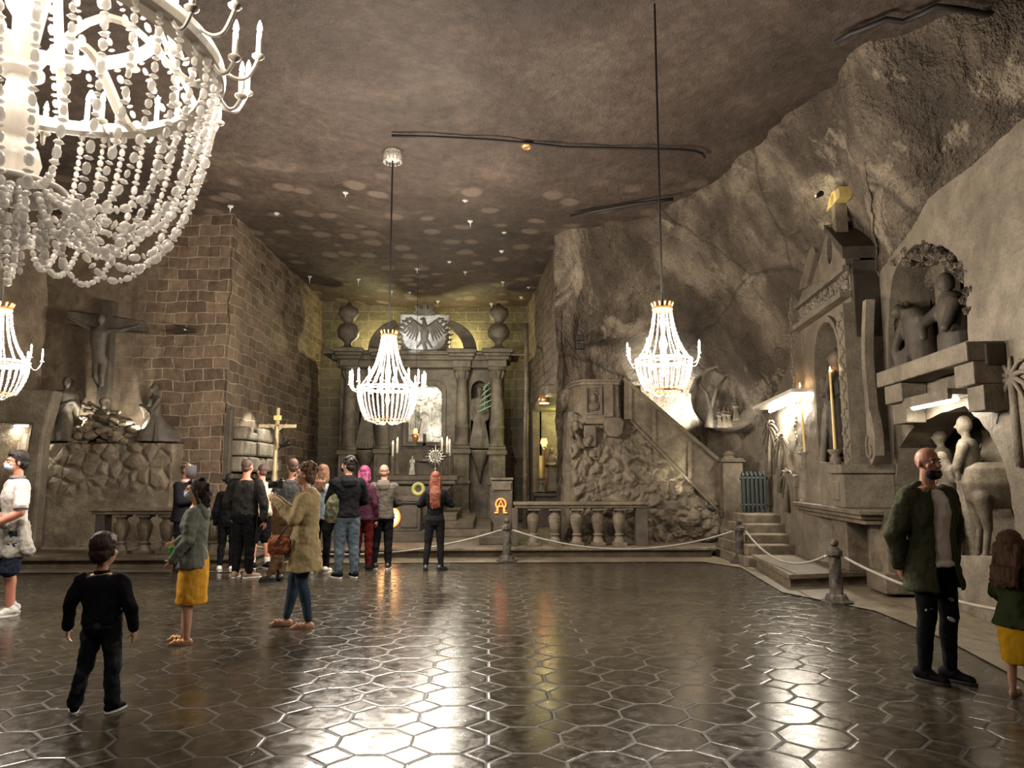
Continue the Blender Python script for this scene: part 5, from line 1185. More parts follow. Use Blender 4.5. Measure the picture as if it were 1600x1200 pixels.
# strip light in the alcove beyond the altar
a, b = at(1190, 650, 15.1), at(1264, 617, 12.5); a.x -= 0.05; fl = thing('fluorescent_lamp', 'fluorescent strip light under the rock lip beyond the right altar', 'lamp', tuple((a+b)/2)); m = MB()
m.cap(a.lerp(b, 0.25), b, 0.03, 0.03, 8); m.build('tube', K['tube_glow'], fl, True, world=True)
d = (b-a).normalized(); up = Vector((0,0,1)); sd = d.cross(up)
m = MB(); a2 = a.lerp(b, 0.2); vs = [a2+up*0.05-sd*0.08, a2+up*0.05+sd*0.3, b+up*0.05+sd*0.3, b+up*0.05-sd*0.08]; m.add(vs + [v+up*0.06 for v in vs], [(0,1,2,3),(7,6,5,4),(0,4,5,1),(1,5,6,2),(2,6,7,3),(3,7,4,0)]); m.build('housing', K['white_metal'], fl, world=True)
mid = a.lerp(b, 0.6); lamp('strip_light', 'AREA', mid + Vector((-0.05,0,-0.06)), 40, (1.0,0.93,0.78), 1.6, target=mid + Vector((0.35,0,-1.5)), sy=0.08)
m = RB(); m.prism([[(-4.4,0.2),(-4.4,3.0),(-1.8,3.0),(-1.8,0.2)], arch_loop(-3.2,-2.3,0.9,2.6)], -0.02, 0.1)
# ================================================================== UPPER NICHE: LEDGE, FIGURES, STRIP LIGHT
NB = 0.38; x0_, z0_ = rp(1370, 607, NB); x1_, z1_ = rp(1511, 563, NB); zt_ = rp(1509, 533, NB)[1]
bl_ = rt('stone_ledge', 'heavy stone ledge on stepped corbels jutting from the right wall under the upper niche', 'ledge', (x0_+x1_)/2, 0, z1_-0.6)
m = RB(); m.box(x0_, x1_, -NB, 0.35, (z0_+z1_)/2, zt_); m.build('beam', K['rock_light'], bl_, world=True, bevel=0.015)
zu = (z0_+z1_)/2
for xs0, xs1, k in ((xR(1380,NB), xR(1406,NB), 0), (x1_-0.42, x1_-0.01, 1)):
    h_ = 0.24; m = RB(); m.box(xs0, xs1, -NB+0.06, 0, zu-h_, zu+0.0); m.box(xs0+(0.08 if k else 0.02), xs1-(0.0 if k else 0.08), -NB+0.14, 0, zu-2*h_-0.03, zu-h_); m.build('corbel', K['rock_light'], bl_, world=True, bevel=0.012)
m = RB(); m.box(xs0-1.0, xs0, -0.05, 0, zu-0.3, zu-0.02); m.build('back_plate', K['stone'], bl_, world=True)
ax, az = rp(1428, 638, 0.2); bx_, bz = rp(1493, 622, 0.2); zl = (az+bz)/2
fl = rt('fluorescent_lamp', 'bright fluorescent strip light under the stone ledge on the right wall', 'lamp', (ax+bx_)/2, -0.2, zl)
m = RB(); m.box(ax-0.1, bx_+0.02, -0.28, 0, zl+0.05, zl+0.12); m.box(ax-0.1, bx_+0.02, -0.29, -0.24, zl+0.0, zl+0.12); m.build('housing', K['rock_light'], fl, world=True)
m = RB(); m.cap((ax, -0.2, zl), (bx_, -0.2, zl), 0.035, 0.035, 8); m.build('tube', K['tube_glow'], fl, True, world=True)
lamp('strip_light', 'AREA', rw((ax+bx_)/2, -0.18, zl-0.05), 6, (1.0,0.93,0.78), abs(bx_-ax), target=rw((ax+bx_)/2, 0.25, zl-1.2), sy=0.06).rotation_euler
zf_ = zt_
x = rp(1434,550,-0.22)[0]; h_ = rp(1434,476,-0.2)[1]-zf_
m = RB(); m.loft([(x,0.28,zf_-0.02,0.26,0.24), (x,0.26,zf_+0.2,0.27,0.24), (x+0.02,0.25,zf_+h_*0.45,0.22,0.18), (x+0.02,0.22,zf_+h_*0.8,0.24,0.17), (x+0.0,0.18,zf_+h_*0.97,0.14,0.13)], 16)
m.cap((x-0.20,0.16,zf_+h_*0.85), (x-0.24,0.02,zf_+h_*0.4), 0.08, 0.06); m.cap((x-0.24,0.02,zf_+h_*0.4), (x-0.22,0.05,zf_+0.08), 0.06, 0.05); m.ell((x-0.08,0.05,zf_+h_*0.95), 0.10,0.12,0.10)
for k in range(5): m.cap((x-0.18+0.06*k,0.06,zf_+h_*0.35), (x-0.22+0.10*k,-0.0,zf_+0.03), 0.03, 0.045, 6)
tag(m.blob('bent_figure', K['stone_dark'], None, vox=0.02, it=2, base=rw(x,0.25,zf_)), 'stone figure bent forward, left of the pair on the ledge in the upper niche', 'statue')
x = rp(1484,500,-0.22)[0]; h_ = rp(1489,418,-0.2)[1]-zf_
m = RB(); m.loft([(x,0.28,zf_-0.02,0.27,0.2), (x,0.28,zf_+h_*0.32,0.26,0.2), (x,0.28,zf_+h_*0.34,0.22,0.17), (x,0.27,zf_+h_*0.6,0.25,0.18), (x,0.26,zf_+h_*0.70,0.20,0.15), (x-0.02,0.25,zf_+h_*0.78,0.10,0.10)], 16); m.ell((x-0.03,0.22,zf_+h_*0.89), 0.10,0.115,0.14)
m.cap((x-0.2,0.2,zf_+h_*0.62), (x-0.27,0.0,zf_+h_*0.45), 0.085, 0.07); m.cap((x-0.27,0.0,zf_+h_*0.45), (x-0.2,-0.02,zf_+h_*0.32), 0.07, 0.055); m.cap((x+0.2,0.2,zf_+h_*0.62), (x+0.24,0.05,zf_+h_*0.35), 0.085, 0.06)
tag(m.blob('seated_figure', K['stone_dark'], None, vox=0.02, it=2, base=rw(x,0.25,zf_)), 'upright stone figure, right of the pair on the ledge in the upper niche', 'statue')
xa_, xb_ = xR(1443,-0.3,450), xR(1455,-0.3,450); m = RB(); m.box(xa_-0.03, xb_+0.06, 0.45, 0.65, zf_, rp(1447,408,-0.4)[1]); tag(m.build('stone_pillar', K['stone'], bevel=0.01, base=rw(xa_,0.5,zf_)), 'plain square stone pillar between the two figures in the upper niche', 'pillar')
m = RB(); xq, zq = rp(1532, 545, 0.15); m.box(x1_+0.02, xq, -0.2, 0.0, zq-0.2, zt_-0.02); tag(m.build('stone_block', K['stone_dark'], bevel=0.02, base=rw(xq,0,zq-0.2)), 'dark stone block at the right end of the ledge', 'stone block')
# ================================================================== LOWER NICHE
zf_ = rp(1500, 866, -0.2)[1]
m = RB(); m.box(xR(1400,0), xR(1586,0), 0.05, 0.95, zf_-0.5, zf_); tag(m.build('wall_niche_floor', K['rock_light'], bevel=0.02), kind='structure')
def nf(px, py, n=-0.35): a = rp(px, py, n); return a
x, z = nf(1465, 690); h_ = rp(1465, 670, -0.35)[1] - zf_
m = RB(); figure(m, (x, 0.4, zf_), h_, face=-0.6, arms='fold', robe=0.24); tag(m.blob('niche_figure', K['rock_light'], None, vox=0.02, it=2, base=rw(x,0.4,zf_)), 'pale bearded stone figure in the lower niche behind the bald man', 'statue')
x = nf(1512, 700, -0.25)[0]; h_ = rp(1512, 650, -0.25)[1] - zf_
m = RB(); figure(m, (x, 0.25, zf_), h_, face=-0.7, arms='fold', robe=0.16); m.ell((x-0.12,0.0,zf_+h_*0.70), 0.07,0.07,0.09); m.cap((x-0.12,0.02,zf_+h_*0.66), (x-0.05,0.08,zf_+h_*0.55), 0.075, 0.06)
tag(m.blob('woman_statue', K['rock_light'], None, vox=0.018, it=2, base=rw(x,0.25,zf_)), 'slender stone woman holding a child in the lower niche, right of the bald man', 'statue')
# donkey, its head lowered towards the wall
x = nf(1552, 780, -0.35)[0]; hd = (rp(1552, 722, -0.35)[1] - zf_)
m = RB(); yb = 0.45
m.loft([(x+0.0,yb+0.02,zf_+hd*0.52,0.16,0.30), (x,yb,zf_+hd*0.60,0.20,0.40), (x,yb,zf_+hd*0.78,0.22,0.44), (x,yb,zf_+hd*0.94,0.17,0.38), (x,yb,zf_+hd,0.06,0.25)], 16)
for dx_, dy_ in ((-0.12,-0.25), (0.12,-0.28), (-0.12,0.22), (0.12,0.22)):
    m.cap((x+dx_, yb+dy_, zf_+hd*0.62), (x+dx_, yb+dy_+0.04, zf_+hd*0.32), 0.10, 0.05); m.cap((x+dx_, yb+dy_+0.04, zf_+hd*0.32), (x+dx_, yb+dy_-0.01, zf_+0.05), 0.045, 0.035); m.cap((x+dx_, yb+dy_-0.01, zf_+0.04), (x+dx_, yb+dy_-0.05, zf_+0.02), 0.045, 0.045)
m.cap((x-0.12,yb-0.0,zf_+hd*0.85), (x-0.50,yb-0.05,zf_+hd*0.98), 0.13, 0.09); m.cap((x-0.50,yb-0.05,zf_+hd*1.0), (x-0.66,yb-0.12,zf_+hd*0.80), 0.09, 0.055)
for s_ in (-1,1): m.cap((x-0.48,yb-0.05+0.05*s_,zf_+hd*1.05), (x-0.44,yb-0.05+0.09*s_,zf_+hd*1.22), 0.03, 0.012, 6)
m.cap((x+0.2,yb+0.1,zf_+hd*0.9), (x+0.25,yb+0.1,zf_+hd*0.45), 0.02, 0.03, 6)
tag(m.blob('donkey_statue', K['stone'], None, vox=0.02, it=2, base=rw(x,yb,zf_)), 'carved stone donkey standing at the right of the lower niche', 'statue')
m = RB(); x = nf(1505, 700, -0.7)[0]; m.prism([arch_loop(x-0.5, x-0.12, zf_+0.2, zf_+1.25)], 0.80, 0.88); m.box(x-0.08, x+0.3, 0.72, 0.9, zf_+0.9, zf_+0.96); m.box(x-0.04, x+0.26, 0.74, 0.9, zf_+0.60, zf_+0.64)
for k in range(4): m.cap((x-0.02+0.085*k,0.80,zf_+0.96), (x-0.02+0.085*k,0.80,zf_+1.2), 0.022, 0.022, 6)
m.box(x-0.08, x+0.3, 0.72, 0.9, zf_+1.2, zf_+1.26); tag(m.build('town_relief', K['rock_light'], bevel=0.01, base=rw(x,0.8,zf_)), 'low relief of arches and small columns at the back of the lower niche', 'relief')
# palm carving on the wall at the far right
m = RB(); c = rp(1580, 590, 0.02)
for k in range(9):
    a = R(-40+32*k); m.tube([(c[0]+0.42*q_*cos(a), -0.02, c[1]+0.42*q_*sin(a)-0.2*q_*q_) for q_ in (0,0.25,0.5,0.75,1)], [0.03,0.03,0.025,0.02,0.01], 5)
m.tube([(c[0],-0.01,c[1]), (c[0]+0.02,-0.01,c[1]-0.9)], 0.05, 6); tag(m.build('palm_relief', K['rock_light'], smooth=True, base=rw(c[0],0,c[1]-0.9)), 'worn palm tree carving at the far right edge of the wall', 'relief')
# ================================================================== BALUSTRADES, ROPES
def baluster(x, y, z0, z1, parent):
    H = z1-z0; m = MB(); r = 0.115
    m.box(x-r*1.15, x+r*1.15, y-r*1.15, y+r*1.15, z0, z0+H*0.09); m.box(x-r*1.1, x+r*1.1, y-r*1.1, y+r*1.1, z1-H*0.07, z1)
    m.lathe([(r*1.0,H*0.09),(r*0.85,H*0.17),(r*0.62,H*0.25),(r*0.85,H*0.27),(r*0.85,H*0.30),(r*0.60,H*0.33),(r*0.85,H*0.45),(r*1.12,H*0.66),(r*1.12,H*0.76),(r*0.75,H*0.84),(r*0.72,H*0.87),(r*1.0,H*0.93)], (x,y,z0), 16)
    return m.build('baluster', K['stone'], parent, world=True, bevel=0.006)
def balustrade(label, Y, pxs, px0, px1, pyt, pyb, posts, top=0.12):
    a, b = at(px0, pyt, Y), at(px1, pyt, Y); zb_ = at(px0, pyb, Y).z
    t = thing('balustrade', label, 'balustrade', ((a.x+b.x)/2, Y, 0.21)); zt_ = a.z
    m = MB(); m.box(a.x, b.x, Y-0.20, Y+0.20, zt_-top*0.55, zt_); m.box(a.x+0.03, b.x-0.03, Y-0.16, Y+0.16, zt_-top, zt_-top*0.55); m.build('top_rail', K['stone'], t, world=True, bevel=0.02)
    for px in pxs: baluster(at(px, 800, Y).x, Y, 0.21, zt_-top, t)
    for p0, p1 in posts: m = MB(); m.box(at(p0,800,Y).x, at(p1,800,Y).x, Y-0.14, Y+0.14, 0.21, zt_-top); m.build('end_post', K['stone_dark'], t, world=True, bevel=0.01)
balustrade('stone balustrade with fat balusters on the platform before the crucifix wall', 13.5, (192, 228, 263, 299, 335, 371), 147, 392, 793, 860, ((156,170), (384,391)))
balustrade('stone balustrade with five urn-shaped balusters in front of the pulpit rock', 14.85, (833.5, 867, 901, 934, 967), 802, 1012, 784, 850, ((800,809), (992,1010)))
K['post'] = rock('veined_dark_salt', (0.018,0.016,0.013), (0.048,0.040,0.031), (0.15,0.125,0.095), 6, 22, 0.5, 0, bd=0.02)
K['rope'] = simple('grey_rope', (0.26,0.24,0.20), 0.8, bump=0.6, bs=120)
def stanchion(px, py, label):
    p = on(px, py); t = thing('rope_post', label, 'rope post', (p.x, p.y, 0.0), 0, 'rope posts')
    m = MB(); m.lathe([(0.20,0),(0.20,0.035),(0.15,0.05),(0.13,0.10),(0.11,0.12)], (0,0,0), 8); m.build('base', K['post'], t)
    m = MB(); vs = []; n = 8; L = 16; prof = []
    for k in range(L+1):
        z = 0.12 + 0.46*k/L
        for i in range(n*2):
            a = 2*pi*i/(n*2) + k*0.16; r = (0.082 - 0.018*k/L) * (1 + 0.10*(i % 4 < 2)); vs.append((r*cos(a), r*sin(a), z))
    N_ = n*2; fs = [(k*N_+i, k*N_+(i+1)%N_, (k+1)*N_+(i+1)%N_, (k+1)*N_+i) for k in range(L) for i in range(N_)]; m.add(vs, fs); m.build('twisted_shaft', K['post'], t, True)
    m = MB(); m.lathe([(0.07,0.57),(0.10,0.60),(0.10,0.65),(0.07,0.67),(0.05,0.70)], (0,0,0), 8); m.ell((0,0,0.745), 0.055, seg=12, rings=8); m.build('finial', K['post'], t)
    for s_ in (-1, 1): m = MB(); m.cap((s_*0.08,0,0.585), (s_*0.125,0,0.575), 0.012, 0.012, 6); m.build('hook', K['silver'], t, True)
    return p
P1 = stanchion(792, 878, 'twisted salt rope post in front of the lectern'); P2 = stanchion(1157, 881, 'twisted salt rope post before the side steps, below the newel'); P3 = stanchion(1308, 943, 'twisted salt rope post standing nearest, before the right altar'); P0 = stanchion(292, 882, 'twisted salt rope post mostly hidden behind the man in the black suit')
def rope(a, b, sag, label):
    a = Vector(a); b = Vector(b); pts = []
    for i in range(25): q = i/24; p = a.lerp(b, q); p.z -= sag*4*q*(1-q); pts.append(p)
    m = MB(); m.tube(pts, 0.017, 8); tag(m.build('rope', K['rope'], smooth=True, base=a), label, 'rope', 'barrier ropes')
hk = lambda p, dx=0, dy=0: Vector((p.x+dx, p.y+dy, 0.575))
rope(hk(P1,0.125), hk(P2,-0.125), 0.33, 'long slack rope between the post by the lectern and the post by the side steps')
rope(hk(P0,0.125), hk(P1,-0.125), 0.42, 'barrier rope running behind the visitors to the post by the lectern')
rope(hk(P0,-0.125), (-9.0,13.0,0.55), 0.40, 'thin slack rope crossing in front of the platform at the far left')
rope(hk(P2,0.10,-0.08), hk(P3,-0.06,0.11), 0.28, 'pale rope between the post by the side steps and the nearest post')
p5 = Vector((5.15,5.7,0.5)); rope(hk(P3,0.08,-0.10), p5, 0.22, 'thick pale rope passing behind the bald man to the right edge')

# broken rock lip over the upper niche
m = RB(); rr = random.Random(31)
for px, py in [(1405,400),(1415,392),(1427,388),(1440,384),(1453,384),(1466,388),(1478,394),(1490,402),(1500,414),(1507,430),(1511,450),(1512,470),(1422,396),(1445,392),(1470,398),(1495,424)]:
    a, b = rp(px, py, 0.0)
    for k in range(5): m.ell((a+rr.uniform(-0.10,0.12), rr.uniform(-0.02,0.35), b+rr.uniform(-0.12,0.05)), rr.uniform(0.05,0.10), 0.12, rr.uniform(0.04,0.08), seg=5, rings=4, rot=Matrix.Rotation(rr.uniform(-1,1), 4, 'Y'))
tag(m.build('trim_1', K['rock_rough']), kind='structure')
# ================================================================== VISITORS
def cloth(name, c, rough=0.85, var=0.12, bump=0.5, pat=None):
    t = NT(name); o = t.obj(); f = t.noise(o, 5, 4); a = tuple(x*(1-var) for x in c); b = tuple(min(1, x*(1+var)) for x in c)
    cc = t.ramp(f, [(0.3, a), (0.7, b)])
    if pat:
        v = t.ramp(t.noise(o, pat[1], 3, 0.6), [(0.50, 0.0), (0.56, 1.0)]); cc = t.mix(v, cc, pat[0])
    mp = t.n('ShaderNodeMapping'); mp.inputs['Scale'].default_value = (1, 1, 0.35); t.l(o, mp.inputs[0])
    h = t.math('ADD', t.noise(mp.outputs[0], 9, 3), t.math('MULTIPLY', t.noise(o, 180, 2), 0.08))
    return t.set(cc, rough, 0, t.bump(h, bump, 0.03), 0.08)
def skinmat(name, c):
    t = NT(name); o = t.obj(); cc = t.ramp(t.noise(o, 12, 3), [(0.3, tuple(x*0.9 for x in c)), (0.7, tuple(min(1, x*1.1) for x in c))])
    t.b.inputs['Subsurface Weight'].default_value = 0.0
    return t.set(cc, 0.5, 0, t.bump(t.noise(o, 90, 2), 0.1, 0.002), 0.4)
def hairmat(name, c):
    t = NT(name); o = t.obj(); mp = t.n('ShaderNodeMapping'); mp.inputs['Scale'].default_value = (1, 1, 0.12); t.l(o, mp.inputs[0])
    n = t.noise(mp.outputs[0], 90, 3); cc = t.ramp(n, [(0.3, tuple(x*0.5 for x in c)), (0.7, tuple(min(1, x*1.5) for x in c))])
    return t.set(cc, 0.6, 0, t.bump(n, 0.8, 0.01), 0.25)
SK1 = skinmat('skin', (0.50,0.27,0.18)); SK2 = skinmat('tanned_skin', (0.36,0.165,0.10)); SK3 = skinmat('ruddy_skin', (0.52,0.22,0.15))
K['eye_white'] = simple('eye_white', (0.6,0.58,0.55), 0.2, bump=0); K['iris'] = simple('dark_iris', (0.03,0.02,0.015), 0.15, bump=0)
K['lip'] = simple('lips', (0.38,0.14,0.11), 0.4, bump=0)
K['mask_blue'] = cloth('blue_mask_cloth', (0.38,0.55,0.66)); K['mask_black'] = cloth('black_mask_cloth', (0.012,0.012,0.015))
def V3(*a): return Vector(a)
def hand(m, w_, d, nrm, s=1.0, curl=0.6):
    """palm, four fingers and a thumb; w_ wrist, d pointing direction, nrm palm side"""
    d = Vector(d).normalized(); nrm = Vector(nrm); nrm = (nrm - d*nrm.dot(d)).normalized(); side = d.cross(nrm)
    pc = w_ + d*0.045*s
    rot = Matrix((side, nrm, d)).transposed().to_4x4()
    m.ell(pc, 0.038*s, 0.017*s, 0.052*s, rot=rot, seg=10, rings=6)
    for k, L in enumerate((0.062, 0.072, 0.067, 0.052)):
        b = w_ + d*0.085*s + side*(-0.028+0.0185*k)*s; c = curl*(0.7+0.15*k)
        d1 = (d*cos(c*0.6) + nrm*sin(c*0.6)); d2 = (d*cos(c*1.5) + nrm*sin(c*1.5))
        e = b + d1*L*0.55*s; m.cap(b - d*0.02*s, e, 0.0092*s, 0.0085*s, 7); m.cap(e, e + d2*L*0.55*s, 0.0085*s, 0.007*s, 7)
    b = w_ + d*0.03*s - side*0.030*s; e = b + (d*0.6 - side*0.75 + nrm*0.35).normalized()*0.038*s
    m.cap(b, e, 0.012*s, 0.010*s, 7); m.cap(e, e + (d*0.9 - side*0.2 + nrm*0.4).normalized()*0.032*s, 0.010*s, 0.008*s, 7)
def person(label, pos, H, face, o, group=None):
    """o: options. Local figure is 1.75 tall facing -y, then scaled to H"""
    s = H/1.75; child = o.get('child', False); vox = o.get('vox', 0.011)
    t = thing('person', label, 'person', (pos.x, pos.y, 0.0), face, group)
    G = Matrix.Scale(s, 4)
    fem = o.get('fem', False); skin = o.get('skin', SK1); hs = 1.42 if child else 1.0
    def mb(): m = MB(); m.T = G.copy(); return m
    sway = Vector(o.get('sway', (0,0,0)))      # shift of the upper body
    zc = 1.635 if not child else 1.55          # head centre
    z_sh = 1.39 if not child else 1.27; z_cr = 0.84 if not child else 0.78
    shw = (0.175 if not fem else 0.155) * o.get('wide', 1.0) * (0.95 if child else 1); bw = o.get('belly', 1.0)
    k_ = z_sh/1.39
    tor = [(0,0.0,0.80*k_,0.12,0.09), (0,0.01,0.90*k_,0.160*bw,0.115*bw), (0,0.0,1.0*k_,0.150*bw if not fem else 0.14,0.11*bw), (0,0,1.10*k_,(0.140 if not fem else 0.118)*bw,0.105*bw), (0,-0.01,1.25*k_,0.160*o.get('wide',1),0.118), (0,0,1.36*k_,0.165*o.get('wide',1),0.105), (0,0,1.42*k_,0.13*o.get('wide',1),0.088), (0,0,1.465*k_,0.07,0.065)]
    tor = [(a+sway.x*min(1,max(0,(z-0.8)/0.6)), b+sway.y*min(1,max(0,(z-0.8)/0.6)), z, rx, ry) for a,b,z,rx,ry in tor]
    hy = o.get('head_yaw', 0.0); hp = o.get('head_pitch', 0.0); nb = V3(0,0.005,1.47*k_) + sway
    HC = Matrix.Translation(V3(0,0,zc) + sway + V3(0, -0.02-0.05*hp, 0))
    HM = HC @ Matrix.Rotation(hy, 4, 'Z') @ Matrix.Rotation(-hp, 4, 'X') @ Matrix.Scale(hs, 4)
    hd = lambda x, y, z: HM @ V3(x, y, z)
    # joints
    fl, fr = o.get('feet', ((0.11, 0.0), (-0.11, 0.0)))
    legs = []
    for sg, f in ((1, fl), (-1, fr)):
        hip = V3(0.085*sg, 0, 0.88*k_); lift = f[2] if len(f) > 2 else 0
        ank = V3(f[0], f[1]+0.02, 0.085+lift); kn = hip.lerp(ank, 0.49) + V3(0, -0.03-o.get('knee', 0.0)*(1 if sg > 0 else 0), 0); legs.append((hip, kn, ank, f, sg))
    arms = []
    A_ = o.get('arms', {})
    for sg, key in ((1,'L'), (-1,'R')):
        sh = V3(shw*sg, 0, z_sh-0.01) + sway
        e_, w2 = A_.get(key, ((0.05, 0.03, -0.29), (0.06, -0.04, -0.54)))
        el = sh + V3(e_[0]*sg, e_[1], e_[2])*k_; wr = sh + V3(w2[0]*sg, w2[1], w2[2])*k_; arms.append((sh, el, wr, sg))
    # ---- body
    m = mb(); m.loft([(a,b,z,rx*0.93,ry*0.93) for a,b,z,rx,ry in tor], 18)
    m.cap(nb - V3(0,0,0.04), hd(0,0.01,-0.05), 0.058*(0.86 if fem else 1), 0.053*(0.86 if fem else 1), 12)
    m.T = G @ HM
    m.ell((0,0.012,0.03), 0.076,0.094,0.092, seg=16, rings=10); m.ell((0,-0.022,-0.035), 0.062,0.072,0.080, seg=16, rings=10)
    m.ell((0,-0.045,-0.085), 0.034,0.036,0.028); m.ell((0,-0.077,0.030), 0.048,0.020,0.014)
    m.cap((0,-0.090,0.018), (0,-0.114,-0.022), 0.009, 0.014, 8); m.ell((0,-0.094,-0.055), 0.024,0.012,0.010)
    for sg in (-1,1): m.ell((0.044*sg,-0.060,-0.022), 0.022,0.02,0.02); m.ell((0.078*sg,0.006,-0.008), 0.009,0.020,0.032)
    m.T = G.copy()
    for sh, el, wr, sg in arms:
        r1 = (0.046 if not fem else 0.036)*o.get('limb',1); 
        m.cap(sh, el, r1, r1*0.82, 12); mid_ = el.lerp(wr, 0.3); m.cap(el, mid_, r1*0.80, r1*0.84, 12); m.cap(mid_, wr, r1*0.84, r1*0.55, 12)
        d = (wr-el).normalized(); nn = A_.get('n'+('L' if sg > 0 else 'R'), (-sg*0.9, -0.2, 0))
        hand(m, wr, d, nn, (1.0 if not fem else 0.88), A_.get('curl', 0.7))
    lg = 0.80 if o['bottom'][0] == 'trousers' else 1.0
    for hip, kn, ank, f, sg in legs:
        m.cap(hip, kn, 0.080*lg, 0.055*lg, 12); c_ = kn.lerp(ank, 0.28) + V3(0,0.012,0); m.cap(kn, c_, 0.053*lg, 0.056*lg, 12); m.cap(c_, ank, 0.056*lg, 0.036, 12)
        a = f[3] if len(f) > 3 else 0.12*sg; dd = V3(sin(a), -cos(a), 0); b = V3(ank.x, ank.y, ank.z-0.055)
        m.cap(b - dd*0.035, b + dd*0.10, 0.032, 0.030, 10); m.cap(b + dd*0.10, b + dd*0.15 + V3(0,0,-0.008), 0.030, 0.020, 10)
    m.blob('body', skin, t, vox=o.get('bvox', vox*0.8)*1.0, it=2)
    # ---- face
    if o.get('face', True):
        for sg in (-1, 1):
            m = mb(); m.T = G @ HM; m.ell((0.031*sg,-0.083,0.008), 0.013,0.010,0.0065, seg=10, rings=6); e = m.build('eye', K['eye_white'], t, True)
            m = mb(); m.T = G @ HM; m.ell((0.031*sg,-0.090,0.008), 0.006,0.0045,0.006, seg=8, rings=6); m.build('iris', K['iris'], e, True)
            if o.get('brow'): m = mb(); m.T = G @ HM; m.cap((0.018*sg,-0.098,0.028), (0.044*sg,-0.086,0.030), 0.0045, 0.003, 6); m.build('eyebrow', o['brow'], t, True)
        m = mb(); m.T = G @ HM; m.cap((-0.018,-0.100,-0.056), (0.018,-0.100,-0.056), 0.006, 0.006, 8); m.build('lips', K['lip'], t, True)
    # ---- hair
    hr = o.get('hair')
    if hr:
        m = mb(); m.T = G @ HM; st, hm = hr[0], hr[1]
        if st == 'stubble': m.ell((0,0.024,0.040), 0.078,0.090,0.086, seg=18, rings=12); m.ell((0,0.052,-0.02), 0.068,0.055,0.06)
        else:
            m.ell((0,0.026,0.048), 0.088,0.096,0.092, seg=18, rings=12); m.ell((0,0.055,-0.015), 0.078,0.062,0.075)
            if st != 'long' : m.ell((0,-0.045,0.088), 0.062,0.045,0.035)
            for sg in (-1,1): m.ell((0.068*sg, 0.015, 0.01), 0.018,0.045,0.05)
        if st == 'curly':
            rr = random.Random(3)
            for k in range(60):
                a = rr.uniform(0,6.28); b = rr.uniform(0.0,1.45); m.ell((0.088*cos(a)*cos(b)*1.0, 0.03+0.094*sin(a)*cos(b), 0.055+0.09*sin(b)), 0.022, seg=7, rings=5)
        if st == 'long':
            L = hr[2]
            m.ell((0,0.0,0.088), 0.070,0.075,0.045)
            m.loft([(0,0.150,-L,0.06,0.022), (0,0.150,-L*0.85,0.09,0.035), (0,0.135,-L*0.5,0.105,0.045), (0,0.075,-0.12,0.092,0.055), (0,0.055,0.0,0.088,0.07), (0,0.04,0.08,0.07,0.06)], 18)
            rr = random.Random(6)
            for k in range(16):
                x = -0.085 + 0.0113*k; m.cap((x*0.9,0.08,0.02), (x*1.0+rr.uniform(-0.02,0.02),0.165+rr.uniform(-0.015,0.01),-L*rr.uniform(0.85,1.05)), 0.020, 0.012, 6)
            for sg in (-1,1): m.cap((0.075*sg,0.01,0.05), (0.092*sg,0.03,-0.10), 0.025, 0.028); m.cap((0.092*sg,0.03,-0.10), (0.085*sg,0.05,-L*0.6), 0.028, 0.015)
        if st == 'pony':
            rr = random.Random(8)
            m.ell((0,0.09,0.09), 0.045,0.04,0.04); pts = [(0.0,0.12,0.05),(0.01,0.135,-0.03),(0.02,0.12,-0.12),(0.03,0.09,-0.22),(0.03,0.07,-0.33)]
            for k in range(4): m.cap(pts[k], pts[k+1], (0.04,0.05,0.052,0.042)[k], (0.05,0.052,0.042,0.018)[k])
            for k in range(40): q_ = rr.random(); i = min(3, int(q_*4)); p = Vector(pts[i]).lerp(Vector(pts[i+1]), q_*4-i); m.ell(p + V3(rr.uniform(-.05,.05), rr.uniform(-.045,.045), rr.uniform(-.04,.04)), 0.018, 0.018, 0.028, seg=7, rings=5)
            for k in range(14): a = -0.2-0.2*k; m.ell((0.086*(1 if k%2 else -1), 0.00+0.005*k, 0.02-0.012*k), 0.014, 0.02, 0.03, seg=6, rings=4)
        m.blob('hair', hm, t, vox=max(0.006, vox*0.6), it=1, fold=0.012, fscale=0.03)
    if o.get('mask'):
        m = mb(); m.T = G @ HM; lo = o.get('mask_low', 0.0)
        m.ell((0,-0.060+lo*0.3,-0.050-lo), 0.063,0.058,0.045, seg=14, rings=8); m.ell((0,-0.085+lo*0.35,-0.038-lo), 0.03,0.036,0.036)
        mk = m.blob('face_mask', K[o['mask']], t, vox=0.007, it=1)
        m = mb(); m.T = G @ HM
        for sg in (-1,1): m.cap((0.058*sg,-0.045,-0.03-lo*0.6), (0.084*sg,0.012,0.012), 0.0025, 0.0025, 5)
        m.build('ear_loop', K[o['mask']], mk, True)
    # ---- trousers / skirt
    bt = o['bottom']; bm = bt[1]
    m = mb()
    grow = bt[2] if len(bt) > 2 else 1.0
    pel = [(0,0.0,0.80*k_,0.135*bw,0.105*bw), (0,0.012,0.90*k_,0.170*bw,0.125*bw), (0,0.0,1.0*k_,0.155*bw,0.118*bw), (0,0,1.035*k_,0.145*bw,0.115*bw)]
